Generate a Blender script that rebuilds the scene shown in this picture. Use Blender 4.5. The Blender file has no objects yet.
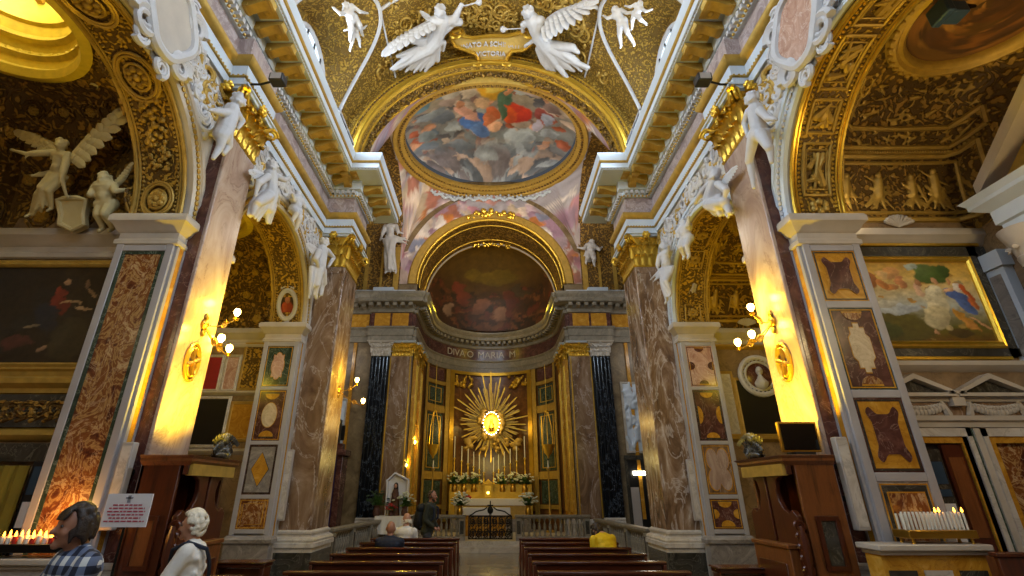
import bpy, bmesh, math, random
import numpy as np
from mathutils import Vector as V, Matrix as MX
random.seed(7)
rng = np.random.default_rng(5)
PI = math.pi
C = bpy.context.scene.collection
SC = bpy.context.scene

# ------------------------------------------------------------------ camera model
TH = math.radians(22.77); CT, ST = math.cos(TH), math.sin(TH)
FP, CX, CY = 486.0, 492.0, 288.0
EYE = V((0.055, 0.0, 1.75))
def ray(u, v):
    X = (u-CX)/FP; Y = (CY-v)/FP
    return V((X, CT-Y*ST, ST+Y*CT))
def aty(u, v, y):                       # the real point on the plane y
    d = ray(u, v); return EYE + d*((y-EYE.y)/d.y)
def atx(u, v, x):                       # the real point on the plane x
    d = ray(u, v); return EYE + d*((x-EYE.x)/d.x)

# ------------------------------------------------------------------ mesh builder
class MB:
    def __init__(s): s.v = []; s.f = []
    def quad_grid(s, rows, closeu=False, closev=False):
        n = len(rows); m = len(rows[0]); b = len(s.v)
        for r in rows: s.v.extend([tuple(p) for p in r])
        for i in range(n if closeu else n-1):
            for j in range(m if closev else m-1):
                i2 = (i+1) % n; j2 = (j+1) % m
                s.f.append((b+i*m+j, b+i*m+j2, b+i2*m+j2, b+i2*m+j))
        return s
    def poly(s, pts):
        b = len(s.v); s.v.extend([tuple(p) for p in pts]); s.f.append(tuple(range(b, b+len(pts)))); return s
    def box(s, x0, x1, y0, y1, z0, z1):
        if x0 > x1: x0, x1 = x1, x0
        b = len(s.v)
        s.v += [(x0,y0,z0),(x1,y0,z0),(x1,y1,z0),(x0,y1,z0),(x0,y0,z1),(x1,y0,z1),(x1,y1,z1),(x0,y1,z1)]
        for f in ((0,3,2,1),(4,5,6,7),(0,1,5,4),(1,2,6,5),(2,3,7,6),(3,0,4,7)): s.f.append(tuple(b+i for i in f))
        return s
    def obox(s, c, ax, ay, az):         # oriented box, half axes
        b = len(s.v); c = V(c); ax, ay, az = V(ax), V(ay), V(az)
        for k in (-1, 1):
            for i, j in ((-1,-1),(1,-1),(1,1),(-1,1)): s.v.append(tuple(c+ax*i+ay*j+az*k))
        for f in ((0,3,2,1),(4,5,6,7),(0,1,5,4),(1,2,6,5),(2,3,7,6),(3,0,4,7)): s.f.append(tuple(b+i for i in f))
        return s
    def prism(s, pts, d):               # pts: 3D outline, d: extrusion vector
        n = len(pts); b = len(s.v); d = V(d)
        s.v += [tuple(V(p)) for p in pts] + [tuple(V(p)+d) for p in pts]
        s.f.append(tuple(range(b+n-1, b-1, -1))); s.f.append(tuple(range(b+n, b+2*n)))
        for i in range(n):
            j = (i+1) % n; s.f.append((b+i, b+j, b+n+j, b+n+i))
        return s
    def lathe(s, c, prof, seg=16, sx=1, sy=1, a0=0, a1=2*PI):
        full = abs(a1-a0-2*PI) < 1e-6; rows = []
        k = seg if full else seg+1
        for i in range(k):
            a = a0+(a1-a0)*i/seg
            rows.append([(c[0]+r*math.cos(a)*sx, c[1]+r*math.sin(a)*sy, c[2]+z) for r, z in prof])
        s.quad_grid(rows, closeu=full)
        return s
    def lathe_ax(s, c, axis, prof, seg=14):
        q = V((0,0,1)).rotation_difference(V(axis).normalized()).to_matrix(); c = V(c); rows = []
        for i in range(seg):
            a = 2*PI*i/seg
            rows.append([tuple(c+q@V((r*math.cos(a), r*math.sin(a), z))) for r, z in prof])
        return s.quad_grid(rows, closeu=True)
    def tube(s, path, r, seg=8, caps=True, closed=False):
        P = [V(p) for p in path]; n = len(P); rows = []; up = None
        for i in range(n):
            t = (P[(i+1) % n]-P[i-1]) if closed else (P[min(i+1, n-1)]-P[max(i-1, 0)])
            if t.length < 1e-9: t = V((0,0,1))
            t.normalize()
            if up is None:
                up = V((0,0,1)) if abs(t.z) < .9 else V((1,0,0))
            a = up-t*up.dot(t)
            if a.length < 1e-6: a = t.orthogonal()
            a.normalize(); up = a; bb = t.cross(a)
            rr = r(i/(n-1)) if callable(r) else r
            rows.append([tuple(P[i]+a*rr*math.cos(2*PI*k/seg)+bb*rr*math.sin(2*PI*k/seg)) for k in range(seg)])
        b = len(s.v); s.quad_grid(rows, closeu=closed, closev=True)
        if caps and not closed:
            s.f.append(tuple(b+k for k in range(seg))[::-1]); s.f.append(tuple(b+(n-1)*seg+k for k in range(seg)))
        return s
    def ell(s, c, r, seg=10, rings=7, rot=None):
        if not hasattr(r, '__len__'): r = (r, r, r)
        c = V(c); b = len(s.v); pts = []
        for i in range(1, rings):
            p = PI*i/rings
            for k in range(seg):
                a = 2*PI*k/seg
                pts.append(V((r[0]*math.sin(p)*math.cos(a), r[1]*math.sin(p)*math.sin(a), r[2]*math.cos(p))))
        pts += [V((0,0,r[2])), V((0,0,-r[2]))]
        if rot is not None: pts = [rot@p for p in pts]
        s.v += [tuple(c+p) for p in pts]; t = b+(rings-1)*seg
        for i in range(rings-2):
            for k in range(seg):
                k2 = (k+1) % seg; s.f.append((b+i*seg+k, b+(i+1)*seg+k, b+(i+1)*seg+k2, b+i*seg+k2))
        for k in range(seg):
            k2 = (k+1) % seg; s.f.append((t, b+k, b+k2)); s.f.append((t+1, b+(rings-2)*seg+k2, b+(rings-2)*seg+k))
        return s
    def cap(s, p, q, r0, r1, seg=8):    # tapered capsule, closed
        p, q = V(p), V(q); d = q-p; L = max(d.length, 1e-6); rot = V((0,0,1)).rotation_difference(d/L if L > 1e-5 else V((0,0,1))).to_matrix()
        prof = [(r0*math.sin(a), -r0*math.cos(a)) for a in (0.001, .6, 1.1, PI/2)] + [(r1*math.cos(a), L+r1*math.sin(a)) for a in (0, .5, 1.0, PI/2-.001)]
        rows = []
        for i in range(seg):
            a = 2*PI*i/seg
            rows.append([tuple(p+rot@V((r*math.cos(a), r*math.sin(a), z))) for r, z in prof])
        b = len(s.v); m = len(prof); s.quad_grid(rows, closeu=True)
        s.f.append(tuple(b+i*m for i in range(seg))); s.f.append(tuple(b+i*m+m-1 for i in range(seg))[::-1])
        return s
    def sweep(s, path, prof, closed=False, side=1):
        """moulding: path in plan (x,y), prof (outward offset, z); outward is right of travel (side=1)"""
        n = len(path); P = [V((p[0], p[1])) for p in path]; rows = []
        for i in range(n):
            d0 = d1 = None
            if i > 0 or closed: d0 = (P[i]-P[i-1]).normalized()
            if i < n-1 or closed: d1 = (P[(i+1) % n]-P[i]).normalized()
            n0 = V((d0.y, -d0.x)) if d0 else None; n1 = V((d1.y, -d1.x)) if d1 else None
            if n0 is None: m = n1
            elif n1 is None: m = n0
            else: m = (n0+n1)/(1+n0.dot(n1))
            m = m*side
            rows.append([(P[i].x+m.x*o, P[i].y+m.y*o, z) for o, z in prof])
        s.quad_grid(rows, closeu=closed); return s
    def merge(s, o, mx=None):
        b = len(s.v)
        s.v += [tuple(mx@V(p)) for p in o.v] if mx is not None else o.v
        s.f += [tuple(b+i for i in f) for f in o.f]; return s
    def mirror(s):
        s.v = [(-x, y, z) for x, y, z in s.v]; s.f = [f[::-1] for f in s.f]; return s

def mesh_of(name, mb, mat, angle=35, fix=True):
    me = bpy.data.meshes.new(name); me.from_pydata(mb.v, [], mb.f)
    if fix:
        bm = bmesh.new(); bm.from_mesh(me); bmesh.ops.remove_doubles(bm, verts=bm.verts, dist=1e-5)
        bmesh.ops.recalc_face_normals(bm, faces=bm.faces); bm.to_mesh(me); bm.free()
    me.shade_smooth(); me.set_sharp_from_angle(angle=math.radians(angle))
    if mat: me.materials.append(mat)
    return me
def rootloc(p):
    t = V((0,0,0))
    while p: t += p.location; p = p.parent
    return t
def obj(name, mb, mat, parent=None, local=False, angle=35, bevel=0, label=None):
    """one mesh object; world coordinates unless local"""
    if parent is not None and not local:
        o = rootloc(parent); mb.v = [(x-o.x, y-o.y, z-o.z) for x, y, z in mb.v]
    me = mesh_of(name, mb, mat, angle)
    ob = bpy.data.objects.new(name, me); C.objects.link(ob); ob.parent = parent
    if bevel:
        m = ob.modifiers.new('bevel', 'BEVEL'); m.width = bevel; m.segments = 2; m.limit_method = 'ANGLE'
    if label: ob['label'] = label
    return ob
def obj_me(name, me, parent=None, loc=None):
    ob = bpy.data.objects.new(name, me); C.objects.link(ob); ob.parent = parent
    if loc is not None: ob.location = loc
    return ob
def tag(o, label, cat, group=None, kind=None):
    o['label'] = label; o['category'] = cat
    if group: o['group'] = group
    if kind: o['kind'] = kind
    return o
def thing(name, label, cat, loc=(0,0,0), group=None, rz=0):
    o = bpy.data.objects.new(name, None); C.objects.link(o); o.location = loc; o.rotation_euler = (0,0,rz)
    o.empty_display_size = .2
    return tag(o, label, cat, group)
def struct(name, mb, mat, label=None, cat='wall', parent=None, angle=35):
    o = obj(name, mb, mat, parent, angle=angle)
    if parent is None:
        o['kind'] = 'structure'; o['category'] = cat
        if label: o['label'] = label
    return o
def copy_tree(o, parent=None):
    c = o.copy(); C.objects.link(c); c.parent = parent
    for ch in list(o.children): copy_tree(ch, c)
    return c
def dup(root, loc, label, group=None, rz=None):
    r = copy_tree(root); r.location = loc
    if rz is not None: r.rotation_euler = (0,0,rz)
    r['label'] = label
    if group: r['group'] = group
    return r
def bake(mb, voxel, smooth=2, fac=.5, mat=None, name='body'):
    """one continuous skin over overlapping lumps"""
    me = bpy.data.meshes.new(name); me.from_pydata(mb.v, [], mb.f)
    ob = bpy.data.objects.new(name, me); C.objects.link(ob)
    m = ob.modifiers.new('r', 'REMESH'); m.mode = 'VOXEL'; m.voxel_size = voxel
    if smooth:
        k = ob.modifiers.new('s', 'SMOOTH'); k.factor = fac; k.iterations = smooth
    dg = bpy.context.evaluated_depsgraph_get(); dg.update()
    new = bpy.data.meshes.new_from_object(ob.evaluated_get(dg))
    bpy.data.objects.remove(ob); bpy.data.meshes.remove(me)
    new.name = name; new.shade_smooth()
    new.materials.clear()
    if mat: new.materials.append(mat)
    return new
def baked(name, mb, voxel, mat, parent=None, smooth=2, fac=.5):
    if parent is not None:
        o = rootloc(parent); mb.v = [(x-o.x, y-o.y, z-o.z) for x, y, z in mb.v]
    return obj_me(name, bake(mb, voxel, smooth, fac, mat, name), parent)
def arc(n, a0=0, a1=PI): return [a0+(a1-a0)*i/n for i in range(n+1)]

# ------------------------------------------------------------------ materials
def lin(c):
    if isinstance(c, str): c = tuple(int(c[i:i+2], 16)/255 for i in (0, 2, 4))
    return tuple((x/12.92 if x <= .04045 else ((x+.055)/1.055)**2.4) for x in c[:3]) + (1,)
class NT:
    def __init__(s, name):
        s.m = bpy.data.materials.new(name); s.m.use_nodes = True; s.t = s.m.node_tree; s.n = s.t.nodes
        s.b = s.n['Principled BSDF']; s.tc = None
    def add(s, k, **kw):
        n = s.n.new(k)
        for a, b in kw.items(): setattr(n, a, b)
        return n
    def co(s, scale=(1,1,1), rot=(0,0,0), loc=(0,0,0)):
        if s.tc is None: s.tc = s.add('ShaderNodeTexCoord')
        mp = s.add('ShaderNodeMapping'); mp.inputs['Scale'].default_value = scale; mp.inputs['Rotation'].default_value = rot
        mp.inputs['Location'].default_value = loc
        s.t.links.new(s.tc.outputs['Object'], mp.inputs['Vector']); return mp.outputs[0]
    def L(s, a, b): s.t.links.new(a, b)
    def noise(s, co, scale, detail=5, rough=.55, dist=0):
        n = s.add('ShaderNodeTexNoise'); n.inputs['Scale'].default_value = scale; n.inputs['Detail'].default_value = detail
        n.inputs['Roughness'].default_value = rough; n.inputs['Distortion'].default_value = dist; s.L(co, n.inputs['Vector']); return n.outputs['Fac']
    def voro(s, co, scale, feature='F1'):
        n = s.add('ShaderNodeTexVoronoi'); n.feature = feature; n.inputs['Scale'].default_value = scale; s.L(co, n.inputs['Vector']); return n
    def math(s, op, a, b=None, clamp=False):
        n = s.add('ShaderNodeMath', operation=op); n.use_clamp = clamp
        for i, x in enumerate((a, b)):
            if x is None: continue
            if isinstance(x, (int, float)): n.inputs[i].default_value = x
            else: s.L(x, n.inputs[i])
        return n.outputs[0]
    def ramp(s, f, stops, interp='LINEAR'):
        n = s.add('ShaderNodeValToRGB'); e = n.color_ramp.elements; n.color_ramp.interpolation = interp
        while len(e) < len(stops): e.new(.5)
        for k, (p, c) in enumerate(stops): e[k].position = p; e[k].color = lin(c) if not isinstance(c, (int, float)) else (c, c, c, 1)
        s.L(f, n.inputs[0]); return n.outputs[0]
    def mix(s, f, a, b):
        n = s.add('ShaderNodeMix', data_type='RGBA')
        if isinstance(f, (int, float)): n.inputs[0].default_value = f
        else: s.L(f, n.inputs[0])
        for i, x in ((6, a), (7, b)):
            if isinstance(x, (str, tuple)): n.inputs[i].default_value = lin(x)
            else: s.L(x, n.inputs[i])
        return n.outputs[2]
    def bump(s, h, strength=.3, dist=.02):
        n = s.add('ShaderNodeBump'); n.inputs['Strength'].default_value = strength; n.inputs['Distance'].default_value = dist
        s.L(h, n.inputs['Height']); s.L(n.outputs[0], s.b.inputs['Normal']); return n
    def set(s, col=None, rough=None, metal=None, spec=None):
        if col is not None:
            if isinstance(col, (str, tuple)): s.b.inputs['Base Color'].default_value = lin(col)
            else: s.L(col, s.b.inputs['Base Color'])
        if rough is not None: s.b.inputs['Roughness'].default_value = rough
        if metal is not None: s.b.inputs['Metallic'].default_value = metal
        if spec is not None: s.b.inputs['Specular IOR Level'].default_value = spec
        return s.m

def marble(name, stops, scale=1.2, vein=None, vs=1.5, vw=.035, rough=.28, stretch=(1,1,1), dist=1.6, rot=(0,0,0)):
    t = NT(name); co = t.co(stretch, rot)
    n1 = t.noise(co, scale, 9, .62, dist); col = t.ramp(n1, stops)
    if vein:
        n2 = t.noise(co, vs, 6, .6, 1.2); d = t.math('ABSOLUTE', t.math('SUBTRACT', n2, .5))
        f = t.ramp(d, [(0, .55), (vw*.8, 0.0)]); col = t.mix(f, col, vein)
    t.L(col, t.b.inputs['Base Color']); return t.set(rough=rough)
def gilt(name, gold='c8922c', ground=None, k=9, scale=2.2, bump=.6, rough=.42, metal=.55, dist=.03, cover=.0):
    """gilded stucco: scrolling raised ornament on a plain ground"""
    t = NT(name); co = t.co()
    n = t.noise(co, scale, 2, .5, .6); sn = t.math('SINE', t.math('MULTIPLY', n, k*6.0))
    v = t.voro(co, scale*5.5).outputs['Distance']
    h = t.math('ADD', t.math('MULTIPLY', sn, .32), t.math('SUBTRACT', .95+cover, t.math('MULTIPLY', v, 1.15)))
    m = t.ramp(h, [(.32, 0.0), (.62, 1.0)])
    if ground: col = t.mix(m, ground, gold)  # darker ground colour stands in for shade in the recesses
    else: col = t.mix(t.noise(co, 3, 4), gold, tuple(x*.8 for x in (int(gold[i:i+2], 16)/255 for i in (0, 2, 4))))
    t.L(col, t.b.inputs['Base Color'])
    fine = t.noise(co, 60, 3); t.bump(t.math('ADD', m, t.math('MULTIPLY', fine, .2)), bump, dist)
    return t.set(rough=rough, metal=metal)
def plain(name, c, rough=.5, metal=0, var=.12, scale=6, bump=0, spec=None, bscale=40):
    t = NT(name); co = t.co(); rgb = c if not isinstance(c, str) else tuple(int(c[i:i+2], 16)/255 for i in (0, 2, 4))
    dk = tuple(max(0, x*(1-var)) for x in rgb); lt = tuple(min(1, x*(1+var)) for x in rgb)
    col = t.mix(t.noise(co, scale, 5), dk, lt); t.L(col, t.b.inputs['Base Color'])
    if bump: t.bump(t.noise(co, bscale, 4), bump, .01)
    return t.set(rough=rough, metal=metal, spec=spec)
def wood(name, a, b, scale=3, rough=.35, axis=(1,1,.12)):
    t = NT(name); co = t.co(axis); n = t.noise(co, scale*5, 7, .65, 1.5)
    col = t.ramp(n, [(.25, a), (.55, b), (.8, a)]); t.L(col, t.b.inputs['Base Color']); t.bump(n, .08, .01)
    return t.set(rough=rough)
def emit(name, c, strength, base=None):
    t = NT(name); t.set(base or c, .4); t.b.inputs['Emission Color'].default_value = lin(c); t.b.inputs['Emission Strength'].default_value = strength
    return t.m
def painted(name, rough=.55, bump=.12, metal=0):
    t = NT(name); a = t.add('ShaderNodeAttribute'); a.attribute_name = 'Col'; co = t.co(); n = t.noise(co, 14, 6)
    col = t.mix(t.math('MULTIPLY', n, .25), a.outputs['Color'], '6a5238'); t.L(col, t.b.inputs['Base Color'])
    t.bump(n, bump, .01); return t.set(rough=rough, metal=metal)

m = {}
m['white'] = plain('white_stucco', 'bcb8b6', .6, 0, .07, 5, .15)
m['cream'] = plain('cream_marble', 'b4a898', .35, 0, .12, 3)
m['stone'] = marble('pale_stone', [(.3, 'a89c8c'), (.6, 'c8bfb2')], 2.5, '8f8478', 2.5, .03, .4)
m['greywhite'] = plain('grey_white_marble', 'a09a98', .35, 0, .1, 3)
m['fascia'] = plain('pale_blue_white_stucco', 'c0c8d0', .5, 0, .06, 3)
m['gold'] = gilt('gilded_leaf', 'd4a636', None, 7, 3, .25, .34, .75, .01)
m['goldbright'] = plain('bright_gilding', 'deb440', .3, .8, .15, 12, .1)
m['goldsoft'] = plain('soft_gilding', 'ae8c3e', .5, .4, .2, 8, .15)
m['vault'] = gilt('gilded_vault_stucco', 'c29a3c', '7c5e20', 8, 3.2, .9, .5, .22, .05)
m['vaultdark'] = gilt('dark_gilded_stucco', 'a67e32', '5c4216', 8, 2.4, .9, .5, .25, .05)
m['yellowgilt'] = plain('yellow_gilding', 'cdb03c', .4, .25, .15, 10, .1)
m['greystone'] = marble('dim_grey_marble', [(.3, '6e6656'), (.6, '8c8270'), (.8, 'a09684')], 2.5, '5c5446', 2.5, .03, .4)
m['arab'] = gilt('gilded_arabesque', 'c49a38', '604618', 7, 3.4, .9, .45, .3, .04)
m['breccia'] = marble('red_yellow_breccia', [(.34, '46241a'), (.42, '6c3a20'), (.47, 'ae8650'), (.50, '704020'), (.56, '845028'), (.60, 'c2a06e'), (.64, '74442a'), (.74, 'a47c42')], 3.2, 'c8a880', 3.0, .02, .25, (1,1,.75), 1.6)
m['brown'] = marble('brown_mottled_marble', [(.30, '4e392a'), (.44, '72573f'), (.55, '886d54'), (.64, '9c846e'), (.72, 'b8a592')], 1.5, 'c4b4a8', 1.3, .016, .22, (1,1,.45), 1.4)
m['brown2'] = marble('brown_white_marble', [(.32, '4e392a'), (.44, '72573f'), (.54, '8a6e54'), (.62, 'a68e78'), (.70, 'ccbeb0')], 2.0, 'd8ccc2', 1.8, .03, .22, (1,1,.4), 1.8)
m['gallo'] = marble('pale_veined_marble', [(.3, '8a7062'), (.45, 'a08676'), (.58, 'b29c8c'), (.72, 'c2b0a2')], 1.6, '78604f', 1.6, .016, .24, (1,1,.45), 1.5)
m['black'] = marble('black_white_veined_marble', [(.3, '08090b'), (.7, '1b1f25')], 2, '8b95a0', 2.1, .012, .15, (1,1,.6), 2)
m['mauve'] = marble('mauve_frieze_marble', [(.3, '7d6c6c'), (.5, '9c8a86'), (.7, 'b9aaa6')], 3, 'd0c6c2', 3, .03, .35)
m['purple'] = marble('purple_marble', [(.3, '3a221e'), (.5, '52302a'), (.65, '6c463a'), (.78, '86604e')], 2.6, 'a08070', 2.2, .012, .25)
m['green'] = marble('green_marble', [(.3, '1f2a22'), (.6, '3c4a3c'), (.8, '5c6a58')], 3, '8a9484', 3, .02, .22)
m['ochre'] = marble('yellow_ochre_marble', [(.3, 'a26c1e'), (.55, 'c08a2c'), (.75, 'd8ac54')], 3, '8a561a', 3, .02, .22)
m['pink'] = marble('rose_alabaster', [(.3, '9a6e5c'), (.55, 'bc9682'), (.75, 'd4b8a4')], 3, 'e4d4c4', 3, .02, .22)
m['alab'] = marble('pale_alabaster', [(.3, 'b49c7a'), (.6, 'd0bc98'), (.8, 'e0d2b4')], 4, '9a8462', 4, .02, .22)
m['grey'] = marble('grey_veined_marble', [(.3, '6a625c'), (.55, '8e857c'), (.75, 'b4aca2')], 2.4, '4c4640', 2.4, .02, .3)
m['darkgrey'] = marble('dark_grey_marble', [(.3, '26241f'), (.6, '403c34')], 3, '77705f', 3, .02, .25)
m['wood'] = wood('dark_walnut_wood', '2c120a', '50230f', 3, .3)
m['woodred'] = wood('polished_red_wood', '2e140b', '4e2412', 3, .22, (.12,1,1))
m['woodmid'] = wood('brown_oak_wood', '4a2811', '7a4620', 3, .33)
m['iron'] = plain('dark_iron', '15130f', .45, .6, .2, 20)
m['brass'] = plain('brass', 'b58a34', .3, .85, .1, 10)
m['screen'] = plain('black_screen', '07080a', .12, 0, .1, 2)
m['slate'] = plain('black_slate', '121212', .3, 0, .2, 6)
m['paper'] = plain('white_paper', 'd8d4d6', .6, 0, .03, 4)
m['redink'] = plain('red_ink', 'a8384a', .6, 0, .05, 4)
m['greyink'] = plain('grey_ink', '8a8a94', .6, 0, .05, 4)
m['wax'] = plain('white_wax', 'e4dcc8', .4, 0, .04, 6)
m['flame'] = emit('candle_flame', (1, .62, .18), 14)
m['bulb'] = emit('glowing_bulb', (1, .82, .42), 30)
m['whitebulb'] = emit('white_lamp_glass', (1, .95, .85), 18)
m['skin'] = plain('skin', '9c6a50', .5, 0, .06, 8)
m['fairskin'] = plain('fair_skin', 'b98468', .5, 0, .06, 8)
m['darkhair'] = plain('dark_brown_hair', '23160f', .5, 0, .35, 60, .5, None, 90)
m['whitehair'] = plain('white_hair', 'd8cdb8', .6, 0, .18, 50, .5, None, 80)
m['eye'] = plain('dark_eye', '1a1210', .25, 0, .05, 4)
m['lip'] = plain('lips', '8a4a3e', .45, 0, .05, 4)
m['navy'] = plain('navy_cloth', '1c2233', .85, 0, .15, 25, .3)
m['whitecloth'] = plain('white_cloth', 'd9d4cc', .8, 0, .05, 12, .25)
m['yellow'] = plain('yellow_cloth', 'd9b40a', .7, 0, .08, 8, .3)
m['darkgreen'] = plain('dark_olive_cloth', '2a2c20', .85, 0, .15, 20, .3)
m['blackcloth'] = plain('black_cloth', '101115', .8, 0, .2, 20, .3)
m['trousers'] = plain('grey_trousers', '33343a', .85, 0, .12, 20, .3)
m['olive'] = plain('olive_curtain', '7d6c18', .85, 0, .18, 2.5, .25)
m['violet'] = plain('violet_cloth', '4a3a6a', .8, 0, .2, 8, .3)
m['red'] = plain('red_cloth', '8c1c18', .75, 0, .15, 8, .3)
m['leaf'] = plain('green_leaf', '3c5a22', .5, 0, .3, 12)
m['leafdark'] = plain('dark_green_leaf', '2a4018', .5, 0, .3, 12)
m['petal'] = plain('white_petal', 'd8d8bc', .6, 0, .08, 12)
m['redpetal'] = plain('red_petal', 'a8281c', .6, 0, .15, 12)
m['habit'] = plain('brown_habit', '4c2a16', .7, 0, .12, 12)
m['blue'] = plain('blue_grey_metal', '3a5068', .4, .4, .1, 6)
m['black_plastic'] = plain('black_plastic', '16171a', .4, 0, .1, 8)
m['greyplastic'] = plain('pale_grey_plastic', 'a49a90', .45, 0, .05, 6)
m['paint'] = painted('painted_fresco')
m['oil'] = painted('painted_canvas', .35, .08)
t = NT('window_glass'); t.set('cfe0f0', .2); t.b.inputs['Emission Color'].default_value = (.80, .90, 1, 1); t.b.inputs['Emission Strength'].default_value = 1.0; m['daylight'] = t.m
def check_mat():
    t = NT('blue_white_check_cloth'); co = t.co((1,1,1)); s = t.add('ShaderNodeSeparateXYZ'); t.L(co, s.inputs[0])
    def band(o, k): return t.math('GREATER_THAN', t.math('FRACT', t.math('MULTIPLY', o, k)), .5)
    f = t.math('ADD', band(t.math('ADD', s.outputs[0], t.math('MULTIPLY', s.outputs[1], .9)), 11), band(s.outputs[2], 11))
    col = t.ramp(t.math('MULTIPLY', f, .5), [(0, 'd0d0cc'), (.5, '5d6780'), (1, '161c30')], 'CONSTANT')
    t.n[-1]; t.L(col, t.b.inputs['Base Color']); return t.set(rough=.85)
m['check'] = check_mat()
def floor_mat():
    t = NT('marble_floor'); co = t.co((1,1,1)); b = t.add('ShaderNodeTexBrick'); t.L(co, b.inputs['Vector'])
    b.offset = 0; b.inputs['Scale'].default_value = 1.6; b.inputs['Color1'].default_value = lin('8e8272'); b.inputs['Color2'].default_value = lin('746858')
    b.inputs['Mortar'].default_value = lin('4a4238'); b.inputs['Mortar Size'].default_value = .008; b.inputs['Brick Width'].default_value = .8; b.inputs['Row Height'].default_value = .8
    n = t.noise(co, 3, 8, .6, 1); col = t.mix(t.math('MULTIPLY', n, .5), b.outputs['Color'], 'a89c8a'); t.L(col, t.b.inputs['Base Color']); return t.set(rough=.22)
m['floor'] = floor_mat()

# ------------------------------------------------------------------ painting on real surfaces
def warp(P, k, seed):
    r = np.random.default_rng(seed); out = np.zeros_like(P)
    for o in range(7):
        f = k*(1.8**o); a = .5/(1.5**o)
        for c in range(2):
            ph = r.uniform(0, 6.28, 2); d = r.uniform(-1, 1, 2)
            out[:, c] += a*np.sin(f*(P[:, 0]*d[0]+P[:, 1]*d[1])+ph[0])*np.cos(f*.7*(P[:, 1]*d[0]-P[:, 0]*d[1])+ph[1])
    return out
def fbm(P, k, seed, octs=5):
    r = np.random.default_rng(seed); out = np.zeros(len(P)); tot = 0
    for o in range(octs):
        L = r.random((64, 64)); f = k*2.0**o; x = (P[:, 0]*f) % 64; y = (P[:, 1]*f) % 64; i = x.astype(int); j = y.astype(int); a = x-i; b = y-j
        a = a*a*(3-2*a); b = b*b*(3-2*b); i2 = (i+1) % 64; j2 = (j+1) % 64; w = .6**o; tot += w
        out += w*((L[i, j]*(1-a)+L[i2, j]*a)*(1-b)+(L[i, j2]*(1-a)+L[i2, j2]*a)*b)
    return out/tot
def lin3(c): return np.array(lin(c)[:3])
def paintcols(P, bg, blobs, seed=1, wk=9, wa=.03, pal=None, nrand=0, rs=(.02, .07), region=(0,1,0,1), asp=1.0):
    """P: n x 2 coordinates; bg: list of (v, colour) from bottom to top; blobs: (u, v, ru, rv, angle, colour)"""
    F1 = fbm(P, wk*.9, seed+1); F2 = fbm(P, wk*.9, seed+2); Q = P+warp(P, wk, seed)*wa*.5+(np.stack([F1, F2], 1)-.5)*wa*4.5; r = np.random.default_rng(seed+50)
    vs = [b[0] for b in bg]; cols = np.array([lin3(b[1]) for b in bg])
    out = np.stack([np.interp(Q[:, 1], vs, cols[:, i]) for i in range(3)], 1)
    rb = []
    for i in range(nrand):
        u = r.uniform(region[0], region[1]); v = r.uniform(region[2], region[3]); s = r.uniform(*rs)
        rb.append((u, v, s, s*r.uniform(.5, 1.6)*asp, r.uniform(0, 3.1), pal[r.integers(len(pal))]))
    for (u, v, ru, rv, an, c) in rb+list(blobs):
        du = (Q[:, 0]-u); dv = (Q[:, 1]-v)
        ca, sa = math.cos(an), math.sin(an)
        a = (du*ca+dv/asp*sa)/ru; b = (-du*sa+dv/asp*ca)/(rv/asp); d = np.sqrt(a*a+b*b)
        w = np.clip((1.1-d)/.22, 0, 1); w = (w*w*(3-2*w))[:, None]
        sh = 1-.4*np.clip(.45*a-.5*b+.15*np.sin(4*a+2.2*b*b), -.4, 1)[:, None]
        out = out*(1-w)+lin3(c)[None]*sh*w
    out = out*(.55+.9*fbm(P, wk*2.2, seed+3))[:, None]*(.8+.4*fbm(P, wk*.6, seed+4))[:, None]
    return np.clip(out, 0, 1)
def painted_grid(name, f, nu, nv, cols, mat, parent=None, kind=None):
    """f(u,v)->point; cols from paintcols on the same grid"""
    us = np.linspace(0, 1, nu); vs = np.linspace(0, 1, nv)
    verts = [tuple(f(u, v)) for v in vs for u in us]
    if parent is not None:
        o = rootloc(parent); verts = [(x-o.x, y-o.y, z-o.z) for x, y, z in verts]
    faces = [(j*nu+i, j*nu+i+1, (j+1)*nu+i+1, (j+1)*nu+i) for j in range(nv-1) for i in range(nu-1)]
    me = bpy.data.meshes.new(name); me.from_pydata(verts, [], faces); me.shade_smooth(); me.materials.append(mat)
    at = me.color_attributes.new('Col', 'FLOAT_COLOR', 'POINT')
    d = np.ones((nu*nv, 4), np.float32); d[:, :3] = cols; at.data.foreach_set('color', d.ravel())
    ob = bpy.data.objects.new(name, me); C.objects.link(ob); ob.parent = parent
    return ob
def gridP(nu, nv):
    U, W = np.meshgrid(np.linspace(0, 1, nu), np.linspace(0, 1, nv)); return np.stack([U.ravel(), W.ravel()], 1)
# ================================================================== SETTING
MIR = False
_obj, _thing, _baked, _pg = obj, thing, baked, painted_grid
def obj(name, mb, mat, parent=None, **k):
    if MIR: mb.mirror()
    return _obj(name, mb, mat, parent, **k)
def thing(name, label, cat, loc=(0,0,0), group=None, rz=0):
    if MIR: loc = (-loc[0], loc[1], loc[2]); rz = -rz
    return _thing(name, label, cat, loc, group, rz)
def baked(name, mb, voxel, mat, parent=None, **k):
    if MIR: mb.mirror()
    return _baked(name, mb, voxel, mat, parent, **k)
def painted_grid(name, f, nu, nv, cols, mat, parent=None):
    if MIR:
        g = f; f = lambda u, v: (-g(u, v)[0], g(u, v)[1], g(u, v)[2])
    return _pg(name, f, nu, nv, cols, mat, parent)
def struct(name, mb, mat, label=None, cat='wall', parent=None, **k):
    o = obj(name, mb, mat, parent, **k)
    if parent is None: o['kind'] = 'structure'; o['category'] = cat; o['label'] = label or name
    return o
SIDES = ('left', 'right')
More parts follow.
